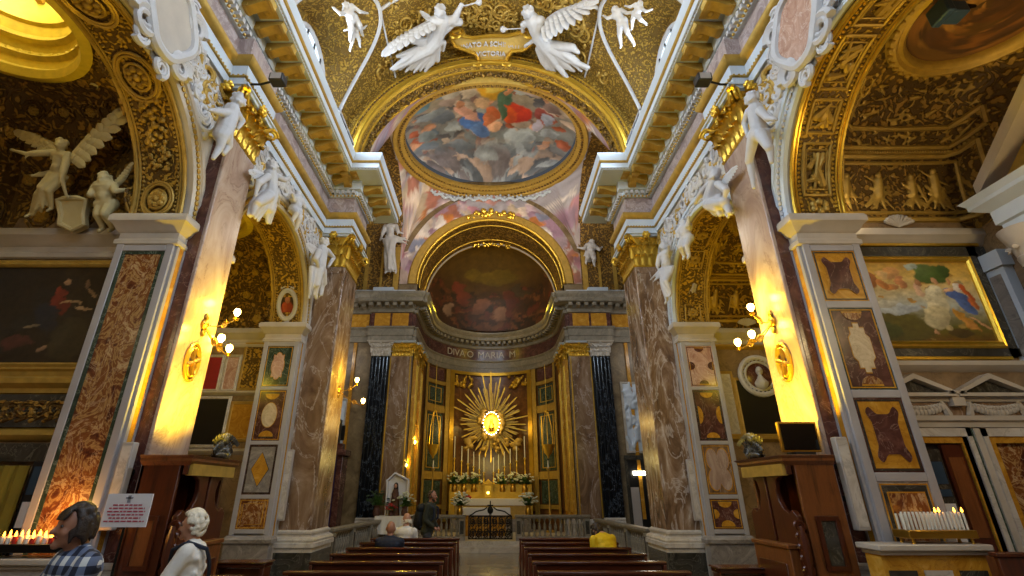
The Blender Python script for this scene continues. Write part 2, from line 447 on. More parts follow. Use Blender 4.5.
def word(l, r): return r if MIR else l

# dimensions (left side; the right side mirrors it)
XW, XO, XF = 4.4, 5.2, 7.4            # nave wall face, its back, chapel end wall
AR, A2, A3, ZS = 1.84, 4.24, 9.03, 5.38   # arch radius, arch centres, springing
YP = 11.3                              # crossing pier front
E0, E1 = 8.0, 9.95                     # nave entablature
VA, VB, VS = 4.5, 4.3, 10.3            # nave vault ellipse and springing
YC, RX, RY, ZR, YK, RH = 15.14, 3.42, 3.12, 14.0, 11.98, 3.16   # crossing ring
YB, PR, PS = 18.3, 3.0, 9.6            # back wall, presbytery arch radius and springing
YA, AA, AB = 20.4, 3.0, 3.2            # apse

# ---- floor
f = MB().box(-10, 10, -3, 25, -.3, 0); struct('floor', f, m['floor'], 'worn marble paving of the church floor', 'floor')
st = MB().box(-3.05, 3.05, 17.15, 24, 0, .15).box(-3.05, 3.05, 17.5, 24, .15, .3)
struct('trim_1', st, m['stone'], 'two pale marble steps before the altar rail', 'steps')

# ---- nave side walls with the chapel arches
def arch_pts(x, yc, r, zs, n=28): return [(x, yc-r*math.cos(a), zs+r*math.sin(a)) for a in arc(n)]
relief_t = plain('grey_white_stucco_ground', 'a89e90', .65, 0, .12, 3, .2, None, 25)
m['wall'] = relief_t
m['chapelwall'] = marble('chapel_wall_marble', [(.3, '6a543c'), (.55, '8a7050'), (.75, 'a58a66')], 1.6, '4c3a26', 2, .02, .4)
for MIR in (False, True):
    sd = word('left', 'right')
    out = [(-XW, -2.6, 0), (-XW, A2-AR, 0)] + arch_pts(-XW, A2, AR, ZS) + [(-XW, A2+AR, 0), (-XW, A3-AR, 0)] + arch_pts(-XW, A3, AR, ZS) + \
          [(-XW, A3+AR, 0), (-XW, YP+.05, 0), (-XW, YP+.05, 10.3), (-XW, -2.6, 10.3)]
    struct('wall_'+sd, MB().prism(out, (-(XO-XW), 0, 0)), m['wall'], sd+' nave wall pierced by two chapel arches', 'wall')
    # chapels: partition walls, end wall
    w = MB().box(-XF, -XO, 6.5, 6.74, 0, 8.6).box(-XF-.3, -XF, 1.7, 11.6, 0, 8.6).box(-XF, -XO, 11.32, 11.6, 0, 8.6).box(-XF, -XO, 1.7, 1.95, 0, 8.6)
    struct('wall_%s_2' % sd, w, m['chapelwall'], sd+' chapel walls of brown marble behind the arches', 'wall')
    # crossing pier core
    w = MB().box(-XO, -3.78, YP+.06, 12.44, 0, 10.6); struct('wall_%s_3' % sd, w, m['stone'], sd+' crossing pier core of pale stone', 'wall')

# ---- chapel vaults
def chapel_surf(yc):
    x0, x1, y0, y1 = -XF, -XO, yc-2.28, yc+2.27
    cx, cy, rr, zr = -6.3, yc, 1.0, 7.35
    def S(th, ph, lift=0):
        c, s_ = math.cos(th), math.sin(th)
        k = min((((x1 if c > 0 else x0)-cx)/c) if abs(c) > 1e-6 else 1e9, (((y1 if s_ > 0 else y0)-cy)/s_) if abs(s_) > 1e-6 else 1e9)
        bx, by = cx+c*k, cy+s_*k; rx, ry = cx+rr*c, cy+rr*s_
        f_ = math.cos(ph)*(1-lift); zb = 5.42
        if abs(bx-x1) < 1e-6: zb = max(5.42, ZS+math.sqrt(max(0, AR*AR-(by-yc)**2))+.06)
        return V((rx+(bx-rx)*f_, ry+(by-ry)*f_, zb+(zr-zb)*math.sin(ph)*(1-lift*.6)))
    return S
for MIR in (False, True):
    sd = word('left', 'right')
    for n, yc in ((1, A2), (2, A3)):
        S = chapel_surf(yc); mb = MB()
        mb.quad_grid([[S(2*PI*i/96, PI/2*j/14) for j in range(15)] for i in range(96)], closeu=True)
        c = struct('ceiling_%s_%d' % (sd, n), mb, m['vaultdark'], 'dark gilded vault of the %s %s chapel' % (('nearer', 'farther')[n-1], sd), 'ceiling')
        # ring and little dome
        r_ = MB(); cx, cy, z = -6.3, yc, 7.35
        if MIR: r_.lathe((cx, cy, z), [(1.08, -.04), (1.04, -.1), (.98, -.12), (.94, -.07), (.9, -.1), (.86, -.06), (.84, .02), (.84, .1)], 48)
        else: r_.lathe((cx, cy, z), [(1.08, -.06), (1.12, -.12), (1.0, -.16), (.95, -.05), (1.0, .02), (.97, .12), (.9, .16), (.93, .24), (.88, .34), (.8, .36), (.84, .46), (.8, .6), (.74, .62), (.72, .95)], 48)
        obj('gilt_ring', r_, m['yellowgilt'] if not MIR else m['goldsoft'], c)
        bd = MB()
        for k in range(44):
            a = 2*PI*k/44
            if not MIR: bd.ell((cx+.94*math.cos(a), cy+.94*math.sin(a), z+.2), .045, 6, 5)
            bd.ell((cx+1.04*math.cos(a), cy+1.04*math.sin(a), z-.1), .04, 6, 5)
        obj('gilt_beading', bd, m['yellowgilt'] if not MIR else m['goldsoft'], c)
        if not MIR:
            d = MB().lathe((cx, cy, z+.95), [(.72, 0), (.7, .5), (.66, .55)], 40); obj('lantern_drum', d, m['yellowgilt'], c)
            g = MB().lathe((cx, cy, z+1.5), [(.66, 0), (.5, .22), (.2, .34), (.001, .36)], 30); obj('lantern_glass', g, m['daylight'], c)
            b = MB()
            for k in range(10):
                a = 2*PI*k/10; b.box(cx+.68*math.cos(a)-.04, cx+.68*math.cos(a)+.04, cy+.68*math.sin(a)-.04, cy+.68*math.sin(a)+.04, z+.95, z+1.52)
            obj('lantern_bars', b, m['goldsoft'], c)
        else:
            P = gridP(40, 40); cc = paintcols(P, [(0, '4a2f12'), (1, '6a4618')], [], 11, 8, .04, ['7a4a1c', '8c5a24', '5a3414', 'a07032', '4a2c18'], 60, (.04, .14))
            def fd(u, v):
                a, q = 2*PI*u, v*.86; return (cx+q*math.cos(a), cy+q*math.sin(a), z+.0+.12*(1-v*v))
            painted_grid('ceiling_painting', fd, 40, 40, cc, m['paint'], c)
        if not MIR:   # coffers with rosettes
            cof = MB(); ros = MB()
            for rowi, ph in enumerate((.13, .45, .77, 1.08)):
                for k in range(9):
                    th = PI/2+(k-4+(.5 if rowi % 2 else 0))*.26
                    p = S(th, ph, .012); e1 = (S(th+.05, ph, .012)-p).normalized(); e2 = (S(th, ph+.05, .012)-p).normalized(); nn = e1.cross(e2)
                    rr = .24*(1-.32*ph)
                    for q in (1, .72): cof.tube([p+e1*rr*q*math.cos(a)+e2*rr*q*math.sin(a) for a in [PI/8+PI/4*i for i in range(8)]], .022, 5, closed=True)
                    for i in range(7):
                        a = 2*PI*i/7; ros.ell(p+(e1*math.cos(a)+e2*math.sin(a))*rr*.3, rr*.2, 6, 5)
                    ros.ell(p, rr*.2, 6, 5)
            obj('coffer_frames', cof, m['vaultdark'], c); obj('coffer_rosettes', ros, m['goldsoft'], c)
        else:         # framed relief panels
            fr = MB()
            def seg(pts, r): fr.tube([S(a, b, .015) for a, b in pts], r, 6)
            T0, T1 = PI/2-.55, PI/2+.52
            for T0, T1, p0, p1, q in ((PI/2-.60, PI/2+.56, .1, .66, .045), (PI/2-.5, PI/2+.46, .16, .6, .03), (PI/2-.66, PI/2+.62, .74, .92, .04)):
                nn_ = 14
                seg([(T0+(T1-T0)*i/nn_, p0) for i in range(nn_+1)], q); seg([(T0+(T1-T0)*i/nn_, p1) for i in range(nn_+1)], q)
                seg([(T0, p0+(p1-p0)*i/8) for i in range(9)], q); seg([(T1, p0+(p1-p0)*i/8) for i in range(9)], q)
            for k in range(60):
                a = PI/2-.6+1.16*k/59; fr.ell(S(a, .7, .02), .028, 5, 4)
            obj('panel_frame', fr, m['goldsoft'], c)
            rl = MB(); R = random.Random(3+n)
            for t0 in (-.33, -.1, .14, .3):          # small standing figures in the panel
                hh = R.uniform(.27, .33); b0 = .2
                rl.ell(S(PI/2+t0, b0+hh, .03), .05, 7, 5); rl.cap(S(PI/2+t0, b0+hh-.05, .02), S(PI/2+t0, b0+.12, .02), .07, .065, 7)
                for q in (-1, 1):
                    rl.cap(S(PI/2+t0, b0+.12, .02), S(PI/2+t0+q*.03, b0, .02), .035, .02, 6); rl.cap(S(PI/2+t0, b0+hh-.07, .03), S(PI/2+t0+q*R.uniform(.05, .1), b0+hh-R.uniform(-.03, .14), .03), .024, .014, 6)
                for q in range(12): rl.cap(S(PI/2+t0+R.uniform(-.06, .06), b0+R.uniform(.08, .22), .02), S(PI/2+t0+R.uniform(-.11, .11), b0+R.uniform(-.02, .12), .02), .03, .014, 5)
            for k in range(150):
                th = PI/2+R.uniform(-.66, .62); ph = R.uniform(.96, 1.36) if k % 3 else R.uniform(.76, .9)
                p = S(th, ph, .015); rl.cap(p, S(th+R.uniform(-.09, .09), ph+R.uniform(-.06, .06), .02), R.uniform(.015, .035), .01, 5)
            baked('relief_figures', rl, .016, m['goldsoft'], c)
            sh = MB()
            for k in range(9):
                a = -1.1+2.2*k/8; p = S(PI/2-.02, .03, .03); sh.cap(p, p+V((.22*math.sin(a), -.04, .16*math.cos(a))), .012, .034, 6)
            obj('shell', sh, m['cream'], c)

# ---- arch soffits, archivolts
for MIR in (False, True):
    sd = word('left', 'right')
    for n, yc in ((1, A2), (2, A3)):
        sf = MB().quad_grid([[(-XW-.02-(XO-XW-.02)*j/4, yc-(AR-.02)*math.cos(a), ZS+(AR-.02)*math.sin(a)) for j in range(5)] for a in arc(48)])
        so = struct('trim_%s_%d' % (sd, 1+n), sf, m['arab'], 'gilded soffit of the %s %s chapel arch' % (('nearer', 'farther')[n-1], sd), 'arch')
        def SP(a, t, d=.03): return V((-XW-(XO-XW)*t, yc-(AR-d)*math.cos(a), ZS+(AR-d)*math.sin(a)))
        rl = MB()
        for t in (.06, .13, .87, .94): rl.tube([SP(a, t) for a in arc(48)], .03 if t in (.06, .94) else .016, 6)
        for k in range(90):
            a = PI*k/89; rl.ell(SP(a, .19), .022, 5, 4); rl.ell(SP(a, .81), .022, 5, 4)
        obj('gilt_mouldings', rl, m['goldsoft'] if not (MIR and n == 1) else m['goldbright'], so)
        orn = MB(); R = random.Random(n)
        if not MIR and n == 1:
            for ac in (PI-.16, PI-1.12, PI/2-.1):
                big = .27 if ac != PI-.16 else .22
                for q in (1, .86, .55):
                    orn.tube([SP(ac+big*q*1.25*math.cos(b)/AR, .5+big*q*math.sin(b)/.8, .05) for b in [2*PI*i/24 for i in range(24)]], .022, 6, closed=True)
                for i in range(8):
                    b = 2*PI*i/8; orn.ell(SP(ac+big*.4*math.cos(b)/AR, .5+big*.4*math.sin(b)/.8, .06), .05, 6, 5)
                orn.ell(SP(ac, .5, .06), .06, 8, 6)
            for k in range(26):
                a = PI-.42-k*.021; 
                if a < PI-.95: break
                for i in range(2): orn.ell(SP(a, R.uniform(.32, .68), .05), R.uniform(.025, .05), 6, 5)
        elif MIR and n == 1:
            for a0, a1 in ((PI-.62, PI-.2), (PI-.95, PI-.7), (PI-1.42, PI-1.03), (PI-1.9, PI-1.5)):
                for q, rr in ((0, .025), (.05, .014)):
                    pts = [SP(a0+q+(a1-a0-2*q)*i/10, .26+q) for i in range(11)]+[SP(a1-q, .26+q+(.48-2*q)*i/4) for i in range(1, 5)]+[SP(a1-q-(a1-a0-2*q)*i/10, .74-q) for i in range(1, 11)]+[SP(a0+q, .74-q-(.48-2*q)*i/4) for i in range(1, 4)]
                    orn.tube(pts, rr, 6, closed=True)
                am = (a0+a1)/2
                for i in range(9): orn.cap(SP(am+R.uniform(-.12, .12)*(a1-a0)/.4, .5+R.uniform(-.14, .14), .05), SP(am+R.uniform(-.16, .16)*(a1-a0)/.4, .5+R.uniform(-.16, .16), .04), R.uniform(.03, .06), .02, 6)
            p = PI-.1
            for i in range(6): b = 2*PI*i/6; orn.ell(SP(p+.04*math.cos(b), .5+.12*math.sin(b), .04), .05, 6, 5)
        elif not MIR:
            pass
        else:
            for a0, a1 in ((PI-.26, PI-.04), (PI-.98, PI-.74), (PI-1.4, PI-1.05)):
                pts = [SP(a0, .28), SP(a1, .28), SP(a1, .72), SP(a0, .72)]
                orn.tube(pts, .024, 6, closed=True)
                for i in range(6): b = 2*PI*i/6; orn.ell(SP((a0+a1)/2+.04*math.cos(b), .5+.1*math.sin(b), .04), .05, 6, 5)
        if orn.v: obj('raised_ornament', orn, m['goldsoft'], so)
        # archivolt on the nave face
        av = MB(); prof = [(0, 0), (0, .06), (.05, .075), (.06, .05), (.2, .05), (.21, .075), (.28, .075), (.29, 0)]
        av.quad_grid([[(-XW+d, yc-(AR+r)*math.cos(a), ZS+(AR+r)*math.sin(a)) for r, d in prof] for a in arc(56)])
        ao = struct('trim_%s_%d' % (sd, 3+n), av, m['cream'] if not MIR else m['fascia'], 'pale archivolt around the %s %s chapel arch' % (('nearer', 'farther')[n-1], sd), 'arch')
        ed = MB()
        for k in range(76):
            a = PI*k/75; ed.ell((-XW+.06, yc-(AR+.13)*math.cos(a), ZS+(AR+.13)*math.sin(a)), (.022, .04, .04), 6, 5)
        obj('egg_moulding', ed, m['goldsoft'] if not MIR else m['white'], ao)

# ---- imposts and chapel ledges
IMP = [(.02, 4.94), (.05, 4.96), (.05, 5.02), (.02, 5.05), (.02, 5.14), (.06, 5.17), (.10, 5.24), (.15, 5.28), (.15, 5.36), (.13, 5.40), (0, 5.40)]
for MIR in (False, True):
    sd = word('left', 'right')
    for n, y in ((1, 6.08), (2, 10.87)):
        yw = 6.5 if n == 1 else 11.32
        mb = MB().sweep([(-XF, yw), (-XO, yw), (-XO, y), (-XW, y), (-XW, y+.2)], IMP)
        if n == 2: mb.sweep([(-XW, 7.05), (-XW, A3-AR), (-XO, A3-AR)], IMP)
        struct('trim_%s_%d' % (sd, 5+n), mb, m['cream'], 'moulded impost and ledge at the springing of the %s %s chapel arch' % (('nearer', 'farther')[n-1], sd), 'moulding')

# ---- nave entablature
def beads(path, off, z, r, step, mb, zz=1.0):
    mbt = MB(); mbt.sweep(path, [(off, z)]); P = [V(p) for p in mbt.v]
    for a, b in zip(P[:-1], P[1:]):
        L = (b-a).length; k = max(1, int(L/step))
        for i in range(k): mb.ell(a+(b-a)*((i+.5)/k), (r, r, r*zz), 6, 5)
def blocks(path, o0, o1, z0, z1, width, step, mb=None):
    """little blocks along a path; returns list of (centre, normal, tangent)"""
    res = []
    A_ = MB().sweep(path, [(o0, z0), (o1, z0)]); P = [V(p) for p in A_.v]; n = len(path)
    for i in range(n-1):
        a0, a1, b0, b1 = P[2*i], P[2*i+1], P[2*i+2], P[2*i+3]
        t = (b0-a0); L = t.length
        if L < 1e-4: continue
        t.normalize(); nn = V((t.y, -t.x, 0)); k = int(L/step)
        if k < 1 and L > width*1.2: k = 1
        for j in range(k):
            c = a0+t*(L*(j+.5)/k); res.append((c, nn, t))
            if mb is not None: mb.obox(c+nn*(o1-o0)/2+V((0,0,(z1-z0)/2)), nn*(o1-o0)/2, t*width/2, V((0,0,(z1-z0)/2)))
    return res
ENT = {}
CPATH = [(-XW+.02, -2.6), (-XW+.02, 11.22), (-3.68, 11.22), (-3.68, 12.5), (-5.6, 12.5)]
NPATH = [(-XW, -2.6), (-XW, 6.2), (-XW+.26, 6.2), (-XW+.26, 7.16), (-XW, 7.16), (-XW, 11.22), (-3.68, 11.22), (-3.68, 12.5), (-5.6, 12.5)]
for MIR in (False, True):
    sd = word('left', 'right'); p = NPATH
    fa = MB().sweep(p, [(0, 8.0), (.05, 8.0), (.05, 8.17), (.075, 8.17), (.075, 8.40), (.03, 8.40)])
    p0 = p; p = CPATH
    fa.sweep(p, [(-.06, 9.08), (.08, 9.1), (.1, 9.14), (.1, 9.26), (.2, 9.27), (.22, 9.32), (.22, 9.5), (.74, 9.5), (.74, 9.53), (.78, 9.53), (.78, 9.68)])
    fa.sweep(p, [(.80, 9.75), (.82, 9.8), (.86, 9.9), (.86, 9.95), (-.1, 9.99)])
    e = struct('trim_%s_8' % sd, fa, m['fascia'], 'pale blue-white nave entablature along the %s wall' % sd, 'entablature')
    fr = MB().sweep(p0, [(.03, 8.56), (.03, 9.09), (-.1, 9.09)]); obj('frieze', fr, m['mauve'], e)
    p = p0; gm = MB().sweep(p, [(.05, 8.16), (.085, 8.165), (.085, 8.185), (.07, 8.2)]).sweep(p, [(.06, 8.40), (.09, 8.41), (.15, 8.48), (.17, 8.52), (.17, 8.56), (.03, 8.57)]); beads(p, .08, 8.19, .02, .07, gm); p = CPATH
    gm.sweep(p, [(.78, 9.68), (.81, 9.69), (.83, 9.72), (.80, 9.75)])
    beads(p, .74, 9.55, .026, .08, gm); beads(p, .12, 9.1, .03, .09, gm)
    obj('gilt_moulding', gm, m['goldsoft'], e)
    dn = MB(); blocks(p, .08, .19, 9.15, 9.25, .07, .125, dn); obj('dentil_band', dn, m['white'], e)
    pn = MB(); blk = blocks(p, .22, .74, 9.32, 9.49, .16, .44)
    br = MB()      # one bracket: scroll profile, local: x outwards, y along, z up
    prof = [(0, -.02), (.06, -.03), (.16, .0), (.28, .06), (.36, .085), (.44, .075), (.48, .1), (.5, .15), (.5, .175), (0, .175)]
    br.prism([(a, -.085, b) for a, b in prof], (0, .17, 0)); br.tube([(.44, -.1, .11), (.44, .1, .11)], .05, 8); br.tube([(.05, -.1, .02), (.05, .1, .02)], .055, 8)
    bme = mesh_of('bracket', br, m['goldsoft'])
    for c, nn, t in blk:
        if MIR: c = V((-c.x, c.y, c.z)); nn = V((-nn.x, nn.y, 0))
        o = bpy.data.objects.new('bracket', bme); C.objects.link(o); o.parent = e; o.location = c; o.rotation_euler = (0, 0, math.atan2(nn.y, nn.x))
    cf = MB()
    for c, nn, t in blocks(p, .22, .74, 9.32, 9.49, .16, .44): 
        q = c+nn*.27+V((0,0,.17))+t*.22
        cf.obox(q, nn*.17, t*.09, V((0,0,.012))); cf.ell(q-V((0,0,.012)), (.06, .06, .03), 8, 5)
    obj('gilt_coffer', cf, m['goldsoft'], e); ENT[sd] = e

# ---- nave vault with lunettes
LUN = (A2-(A3-A2), A2, A3); HW, TM = 1.78, .86
def thl(y):
    for c in LUN:
        if abs(y-c) < HW: return TM*math.sqrt(1-((y-c)/HW)**2)
    return 0.0
def vp_(th, y, d=0): return V((-(VA-d)*math.cos(th), y, VS+(VB-d)*math.sin(th)))
ys = sorted(set([-2.6+i*(YP+2.6)/110 for i in range(111)]+[c+HW*k for c in LUN for k in (-1, -.995, -.98, -.95, .95, .98, .995, 1)]))
mb = MB().quad_grid([[vp_(thl(y)+(PI-2*thl(y))*j/48, y) for j in range(49)] for y in ys])
vault = struct('ceiling', mb, m['vault'], 'gilded barrel vault of the nave', 'ceiling')
vs_ = MB(); R = random.Random(77); n_ = 0
while n_ < 210:
    y = R.uniform(4.6, 11.0); th = R.uniform(.12, PI-.12)
    if min(th, PI-th) < thl(y)+.1: continue
    n_ += 1; rr = R.uniform(.14, .3); sg = R.choice((-1, 1)); a0 = R.uniform(0, 6.28)
    vs_.tube([vp_(th+rr*(1-i/20)*math.cos(a0+sg*i*.5)/VA, y+rr*(1-i/20)*math.sin(a0+sg*i*.5), .03) for i in range(16)], lambda t: .045*(1-.55*t), 6)
    for k in range(4): a = R.uniform(0, 6.28); vs_.ell(vp_(th+rr*1.1*math.cos(a)/VA, y+rr*1.1*math.sin(a), .03), (.06, R.uniform(.04, .09), .05), 6, 5)
obj('gilt_scrolls', vs_, m['goldsoft'], vault)
rb = MB()
for MIR in (False, True):
    sgn = 1 if not MIR else -1
    for n, c in enumerate(LUN):
        def ze(q): return 10.25+2.55*math.sqrt(max(0, 1-q*q))
        pen = MB(); qs = [-math.cos(PI*i/28) for i in range(29)]
        pen.quad_grid([[vp_(TM*math.sqrt(max(0, 1-q*q)), c+HW*q).lerp(V((-VA-.03, c+HW*q*.97, ze(q))), t) for t in (0, .33, .66, 1)] for q in qs])
        pen.mirror() if False else None
        po = obj('lunette_reveal', pen, m['vault'], vault)
        ww = MB().poly([(-VA-.03, c+HW*.97*q, ze(q)) for q in qs]+[(-VA-.03, c+HW*.97, 9.9), (-VA-.03, c-HW*.97, 9.9)])
        obj('lunette_wall', ww, m['vault'], vault)
        tr = MB(); pts = [V((-vp_(TM*math.sqrt(max(0, 1-q*q)), c+HW*q, .03).x*-1, c+HW*q, vp_(TM*math.sqrt(max(0, 1-q*q)), c+HW*q, .03).z)) for q in qs]
        tr.tube(pts, .055, 6); obj('white_rib', tr, m['white'], vault)
        if n == 2:
            l2 = MB(); l2.tube([vp_(TM, y, .03) for y in (c, c+.8, c+1.6, YP)], .028, 6)
            l2.tube([vp_(TM+k*.08, c+(.5 if k % 2 else .5)*min(k, 3)/3*-.3, .03) for k in range(8)], .045, 6); obj('white_rib', l2, m['white'], vault)
        # arched window
        wz = lambda a: 11.5+.95*math.sin(a)
        fr = MB().tube([(-VA+.02, c-.95, 10.5)]+[(-VA+.02, c-.95*math.cos(a), wz(a)) for a in arc(20)]+[(-VA+.02, c+.95, 10.5)], .07, 8, closed=True)
        pane = MB().poly([(-VA+.0, c-.9, 10.5)]+[(-VA+.0, c-.9*math.cos(a), 11.5+.9*math.sin(a)) for a in arc(20)]+[(-VA+.0, c+.9, 10.5)])
        w = struct('window_%d' % (n+1+(3 if MIR else 0)), fr, m['white'], '%s arched window number %d of the vault' % (word('left', 'right'), n+1), 'window')
        obj('pane', pane, m['daylight'], w)
        bars = MB()
        for k in (-.45, 0, .45): bars.box(-VA+.02, -VA+.05, c+k-.02, c+k+.02, 10.5, 12.3)
        for z in (11, 11.5, 12): bars.box(-VA+.02, -VA+.05, c-.85, c+.85, z-.02, z+.02)
        obj('glazing_bars', bars, m['iron'], w)
MIR = False
# nave end wall behind the camera: real facade wall with a great window
fw = MB()
fo = [(-4.6, -2.6, 0), (-1.2, -2.6, 0), (-1.2, -2.6, 3.6), (1.2, -2.6, 3.6), (1.2, -2.6, 0), (4.6, -2.6, 0), (4.6, -2.6, 10.4)]+[tuple(vp_(PI-PI*i/24, -2.6)) for i in range(25)]+[(-4.6, -2.6, 10.4)]
fw.prism(fo, (0, -.3, 0)); struct('wall_front', fw, m['wall'], 'entrance wall with an open doorway', 'wall')
gw = MB().box(-1.5, 1.5, -2.58, -2.5, 6.0, 10.5)
w = struct('window_7', MB().tube([(-1.55, -2.55, 5.95), (1.55, -2.55, 5.95), (1.55, -2.55, 10.55), (-1.55, -2.55, 10.55)], .1, 8, closed=True), m['white'], 'great window of the entrance wall', 'window')
obj('pane', gw, m['daylight'], w)

# ---- crossing arch
CA, CB, CSZ = 3.78, 3.65, 10.4
def ca(a, y, d=0): return V((-(CA+d)*math.cos(a), y, CSZ+(CB+d)*math.sin(a)))
ra = MB()
N = 64
ra.quad_grid([[vp_(a, YP).lerp(ca(a, YP), t) if t < 1 else ca(a, YP) for t in (0, .5, 1)]+[ca(a, YP+(YK-YP)*k/4) for k in range(1, 5)]+[ca(a, YK, .9)] for a in arc(N)])
crossarch = struct('trim_9', ra, m['vault'], 'broad gilded arch between the nave and the crossing', 'arch')
g = MB()
for d, y, r in ((.06, YP-.02, .07), (.24, YP-.02, .04), (.36, YP-.02, .05), (0, YP+.2, .04), (0, YP+.62, .05)): g.tube([ca(a, y, d) for a in arc(N)], r, 8)
obj('gilt_roll', g, m['gold'], crossarch)
g = MB().quad_grid([[ca(a, YP-.03, .1), ca(a, YP-.07, .12), ca(a, YP-.07, .19), ca(a, YP-.03, .22)] for a in arc(N)]); obj('gilt_band', g, m['goldbright'], crossarch)
g = MB(); R = random.Random(4)
for k in range(230):
    a = PI*(k+.5)/230; g.ell(ca(a, YP+.4+R.uniform(-.16, .16), -.03), R.uniform(.04, .08), 6, 5)
for k in range(120):
    a = PI*(k+.5)/120; g.ell(ca(a, YP-.04, .3), (.04, .03, .04), 6, 5)
obj('leaf_garland', g, m['vaultdark'], crossarch)
# piers above the cornice
for MIR in (False, True):
    b = MB().box(-4.6, -CA, YP, 12.44, 9.9, CSZ+.05); struct('trim_%s_10' % word('left', 'right'), b, m['goldsoft'], '%s gilded attic block under the crossing arch' % word('left', 'right'), 'block')
MIR = False

# ---- crossing: pendentives, ring, dome painting
def sidez(x, y):
    # height of the boundary on the rectangle
    if abs(abs(y-YC)-RH) < 1e-3: return 10.38+3.66*math.sqrt(max(0, 1-(x/3.78)**2))
    return 10.38+3.66*math.sqrt(max(0, 1-((y-YC)/(RH+.02))**2))
def bnd(th):
    c, s_ = math.cos(th), math.sin(th); k = min(3.78/abs(c) if abs(c) > 1e-6 else 1e9, RH/abs(s_) if abs(s_) > 1e-6 else 1e9)
    x, y = c*k, YC+s_*k
    if abs(abs(s_*k)-RH) < 1e-4: y = YC+math.copysign(RH, s_)
    return V((x, y, sidez(x, y)))
PAL = ['c58f86', 'b07a84', 'd8c2b2', '8a8fa8', 'c9b49a', 'a86a58', 'e0d4cc', '9c7a8e', 'b8a0a8', 'c87a3a']
NU, NV = 240, 24
def pend(u, v):
    th = 2*PI*u; b = bnd(th); r_ = V((RX*1.05*math.cos(th), YC+RY*1.04*math.sin(th), ZR-.05)); p = b.lerp(r_, v)
    return p
P = gridP(NU, NV); P = np.array([(lambda p: ((p.x+.8*p.y)/4, p.z/4))(pend(u, v)) for u, v in P])
FRB = [(2.5, 'b0988c'), (3.0, 'b4a8a6'), (3.5, '9a96a0')]
cc = paintcols(P, FRB, [], 21, 7, .05, PAL, 420, (.03, .1), (1.4, 4.8, 2.5, 3.5))
o = painted_grid('ceiling_crossing', pend, NU, NV, cc, m['paint']); o['kind'] = 'structure'; o['category'] = 'ceiling'; o['label'] = 'frescoed corners under the ring of the crossing dome'
# fresco on the back wall around the arch
NU, NV = 150, 30
def wallfres(u, v):
    a = PI*u; i = V((-(PR+.42)*math.cos(a), YB-.03, PS+(PR+.42)*math.sin(a))); o_ = V((-3.74*math.cos(a), YB-.03, 9.6+4.3*math.sin(a)))
    if a < .35 or a > PI-.35: o_ = V((math.copysign(3.74, o_.x), YB-.03, o_.z))
    return i.lerp(o_, v)
P = gridP(NU, NV); P = np.array([(lambda p: ((p.x+.8*p.y)/4, p.z/4))(V(wallfres(u, v))) for u, v in P])
cc = paintcols(P, FRB, [], 21, 7, .05, PAL, 420, (.03, .1), (1.4, 4.8, 2.5, 3.5))
o = painted_grid('wall_back_2', wallfres, NU, NV, cc, m['paint']); o['kind'] = 'structure'; o['category'] = 'wall'; o['label'] = 'pink and grey frescoed spandrels around the presbytery arch'
# dome
def domep(th, q, z0=ZR+.12): return V((RX*.965*q*math.cos(th), YC+RY*.965*q*math.sin(th), z0+1.5*math.sqrt(max(0, 1-q*q*.94))))
NU, NV = 220, 130
def domegrid(u, v):
    x, y = 2*u-1, 2*v-1            # square to disc; v=0 is the far edge (bottom in the photo)
    X = x*math.sqrt(1-y*y/2); Y = y*math.sqrt(1-x*x/2); q = min(1, math.hypot(X, Y)); th = math.atan2(-Y, X)
    return domep(th, q)
P = gridP(NU, NV)
blobs = [(.5, .78, .10, .14, 0, 'd8a83a'), (.5, .8, .06, .09, 0, 'ecd06a'), (.60, .60, .06, .14, .2, '4a6a5a'), (.66, .52, .06, .12, -.2, 'b8402a'), (.62, .5, .05, .1, .3, 'c85a34'),
  (.57, .56, .03, .12, 0, '53705e'), (.59, .72, .022, .04, 0, 'c08a68'), (.38, .42, .075, .085, .5, '4a6ea8'), (.43, .36, .06, .07, -.3, '5a7ab0'), (.34, .52, .035, .11, .5, 'd0a090'), (.32, .62, .02, .035, 0, 'b88468'),
  (.22, .52, .06, .06, 0, '6a7480'), (.16, .58, .07, .05, .4, '8a949c'), (.28, .74, .05, .04, .2, 'b4b0a8'), (.36, .7, .05, .05, 0, 'c4b8a8'), (.25, .66, .04, .05, 0, '9c8c84'), (.44, .6, .04, .06, .3, 'c8a888'),
  (.5, .5, .045, .07, 0, 'c06a4a'), (.47, .44, .04, .06, .5, 'c87a5a'), (.53, .38, .05, .05, 0, 'd0a488'), (.8, .55, .06, .07, 0, '8a4a4a'), (.84, .5, .03, .07, .3, '98a0b4'), (.78, .42, .04, .06, 0, 'a8a4b8'), (.86, .66, .05, .06, 0, '7a6a68'),
  (.62, .22, .16, .05, .05, '8a949c'), (.52, .18, .12, .04, 0, '747e88'), (.3, .24, .12, .04, -.1, '6c7680'), (.7, .3, .1, .05, 0, '9aa4ac'), (.1, .38, .06, .06, 0, '7a868c'), (.88, .36, .06, .05, 0, '8c949c'), (.42, .85, .06, .07, 0, '4c5450'), (.75, .78, .08, .06, 0, 'a89a98'),
  (.12, .7, .05, .03, .9, '6a8a98'), (.18, .76, .05, .02, .9, '7898a4')]
cc = paintcols(P, [(0, '59626a'), (.3, '6e767a'), (.6, '8a857e'), (.85, '9a8a6a'), (1, '7a6a50')], blobs, 31, 9, .025, ['8c8078', 'a4968a', '5c5e64', 'c4b0a0', '7a6460', '98a0a4', 'b88a70', '4c5058', '9a5a48', '6a7a8a'], 260, (.012, .045), (.03, .97, .1, .95))
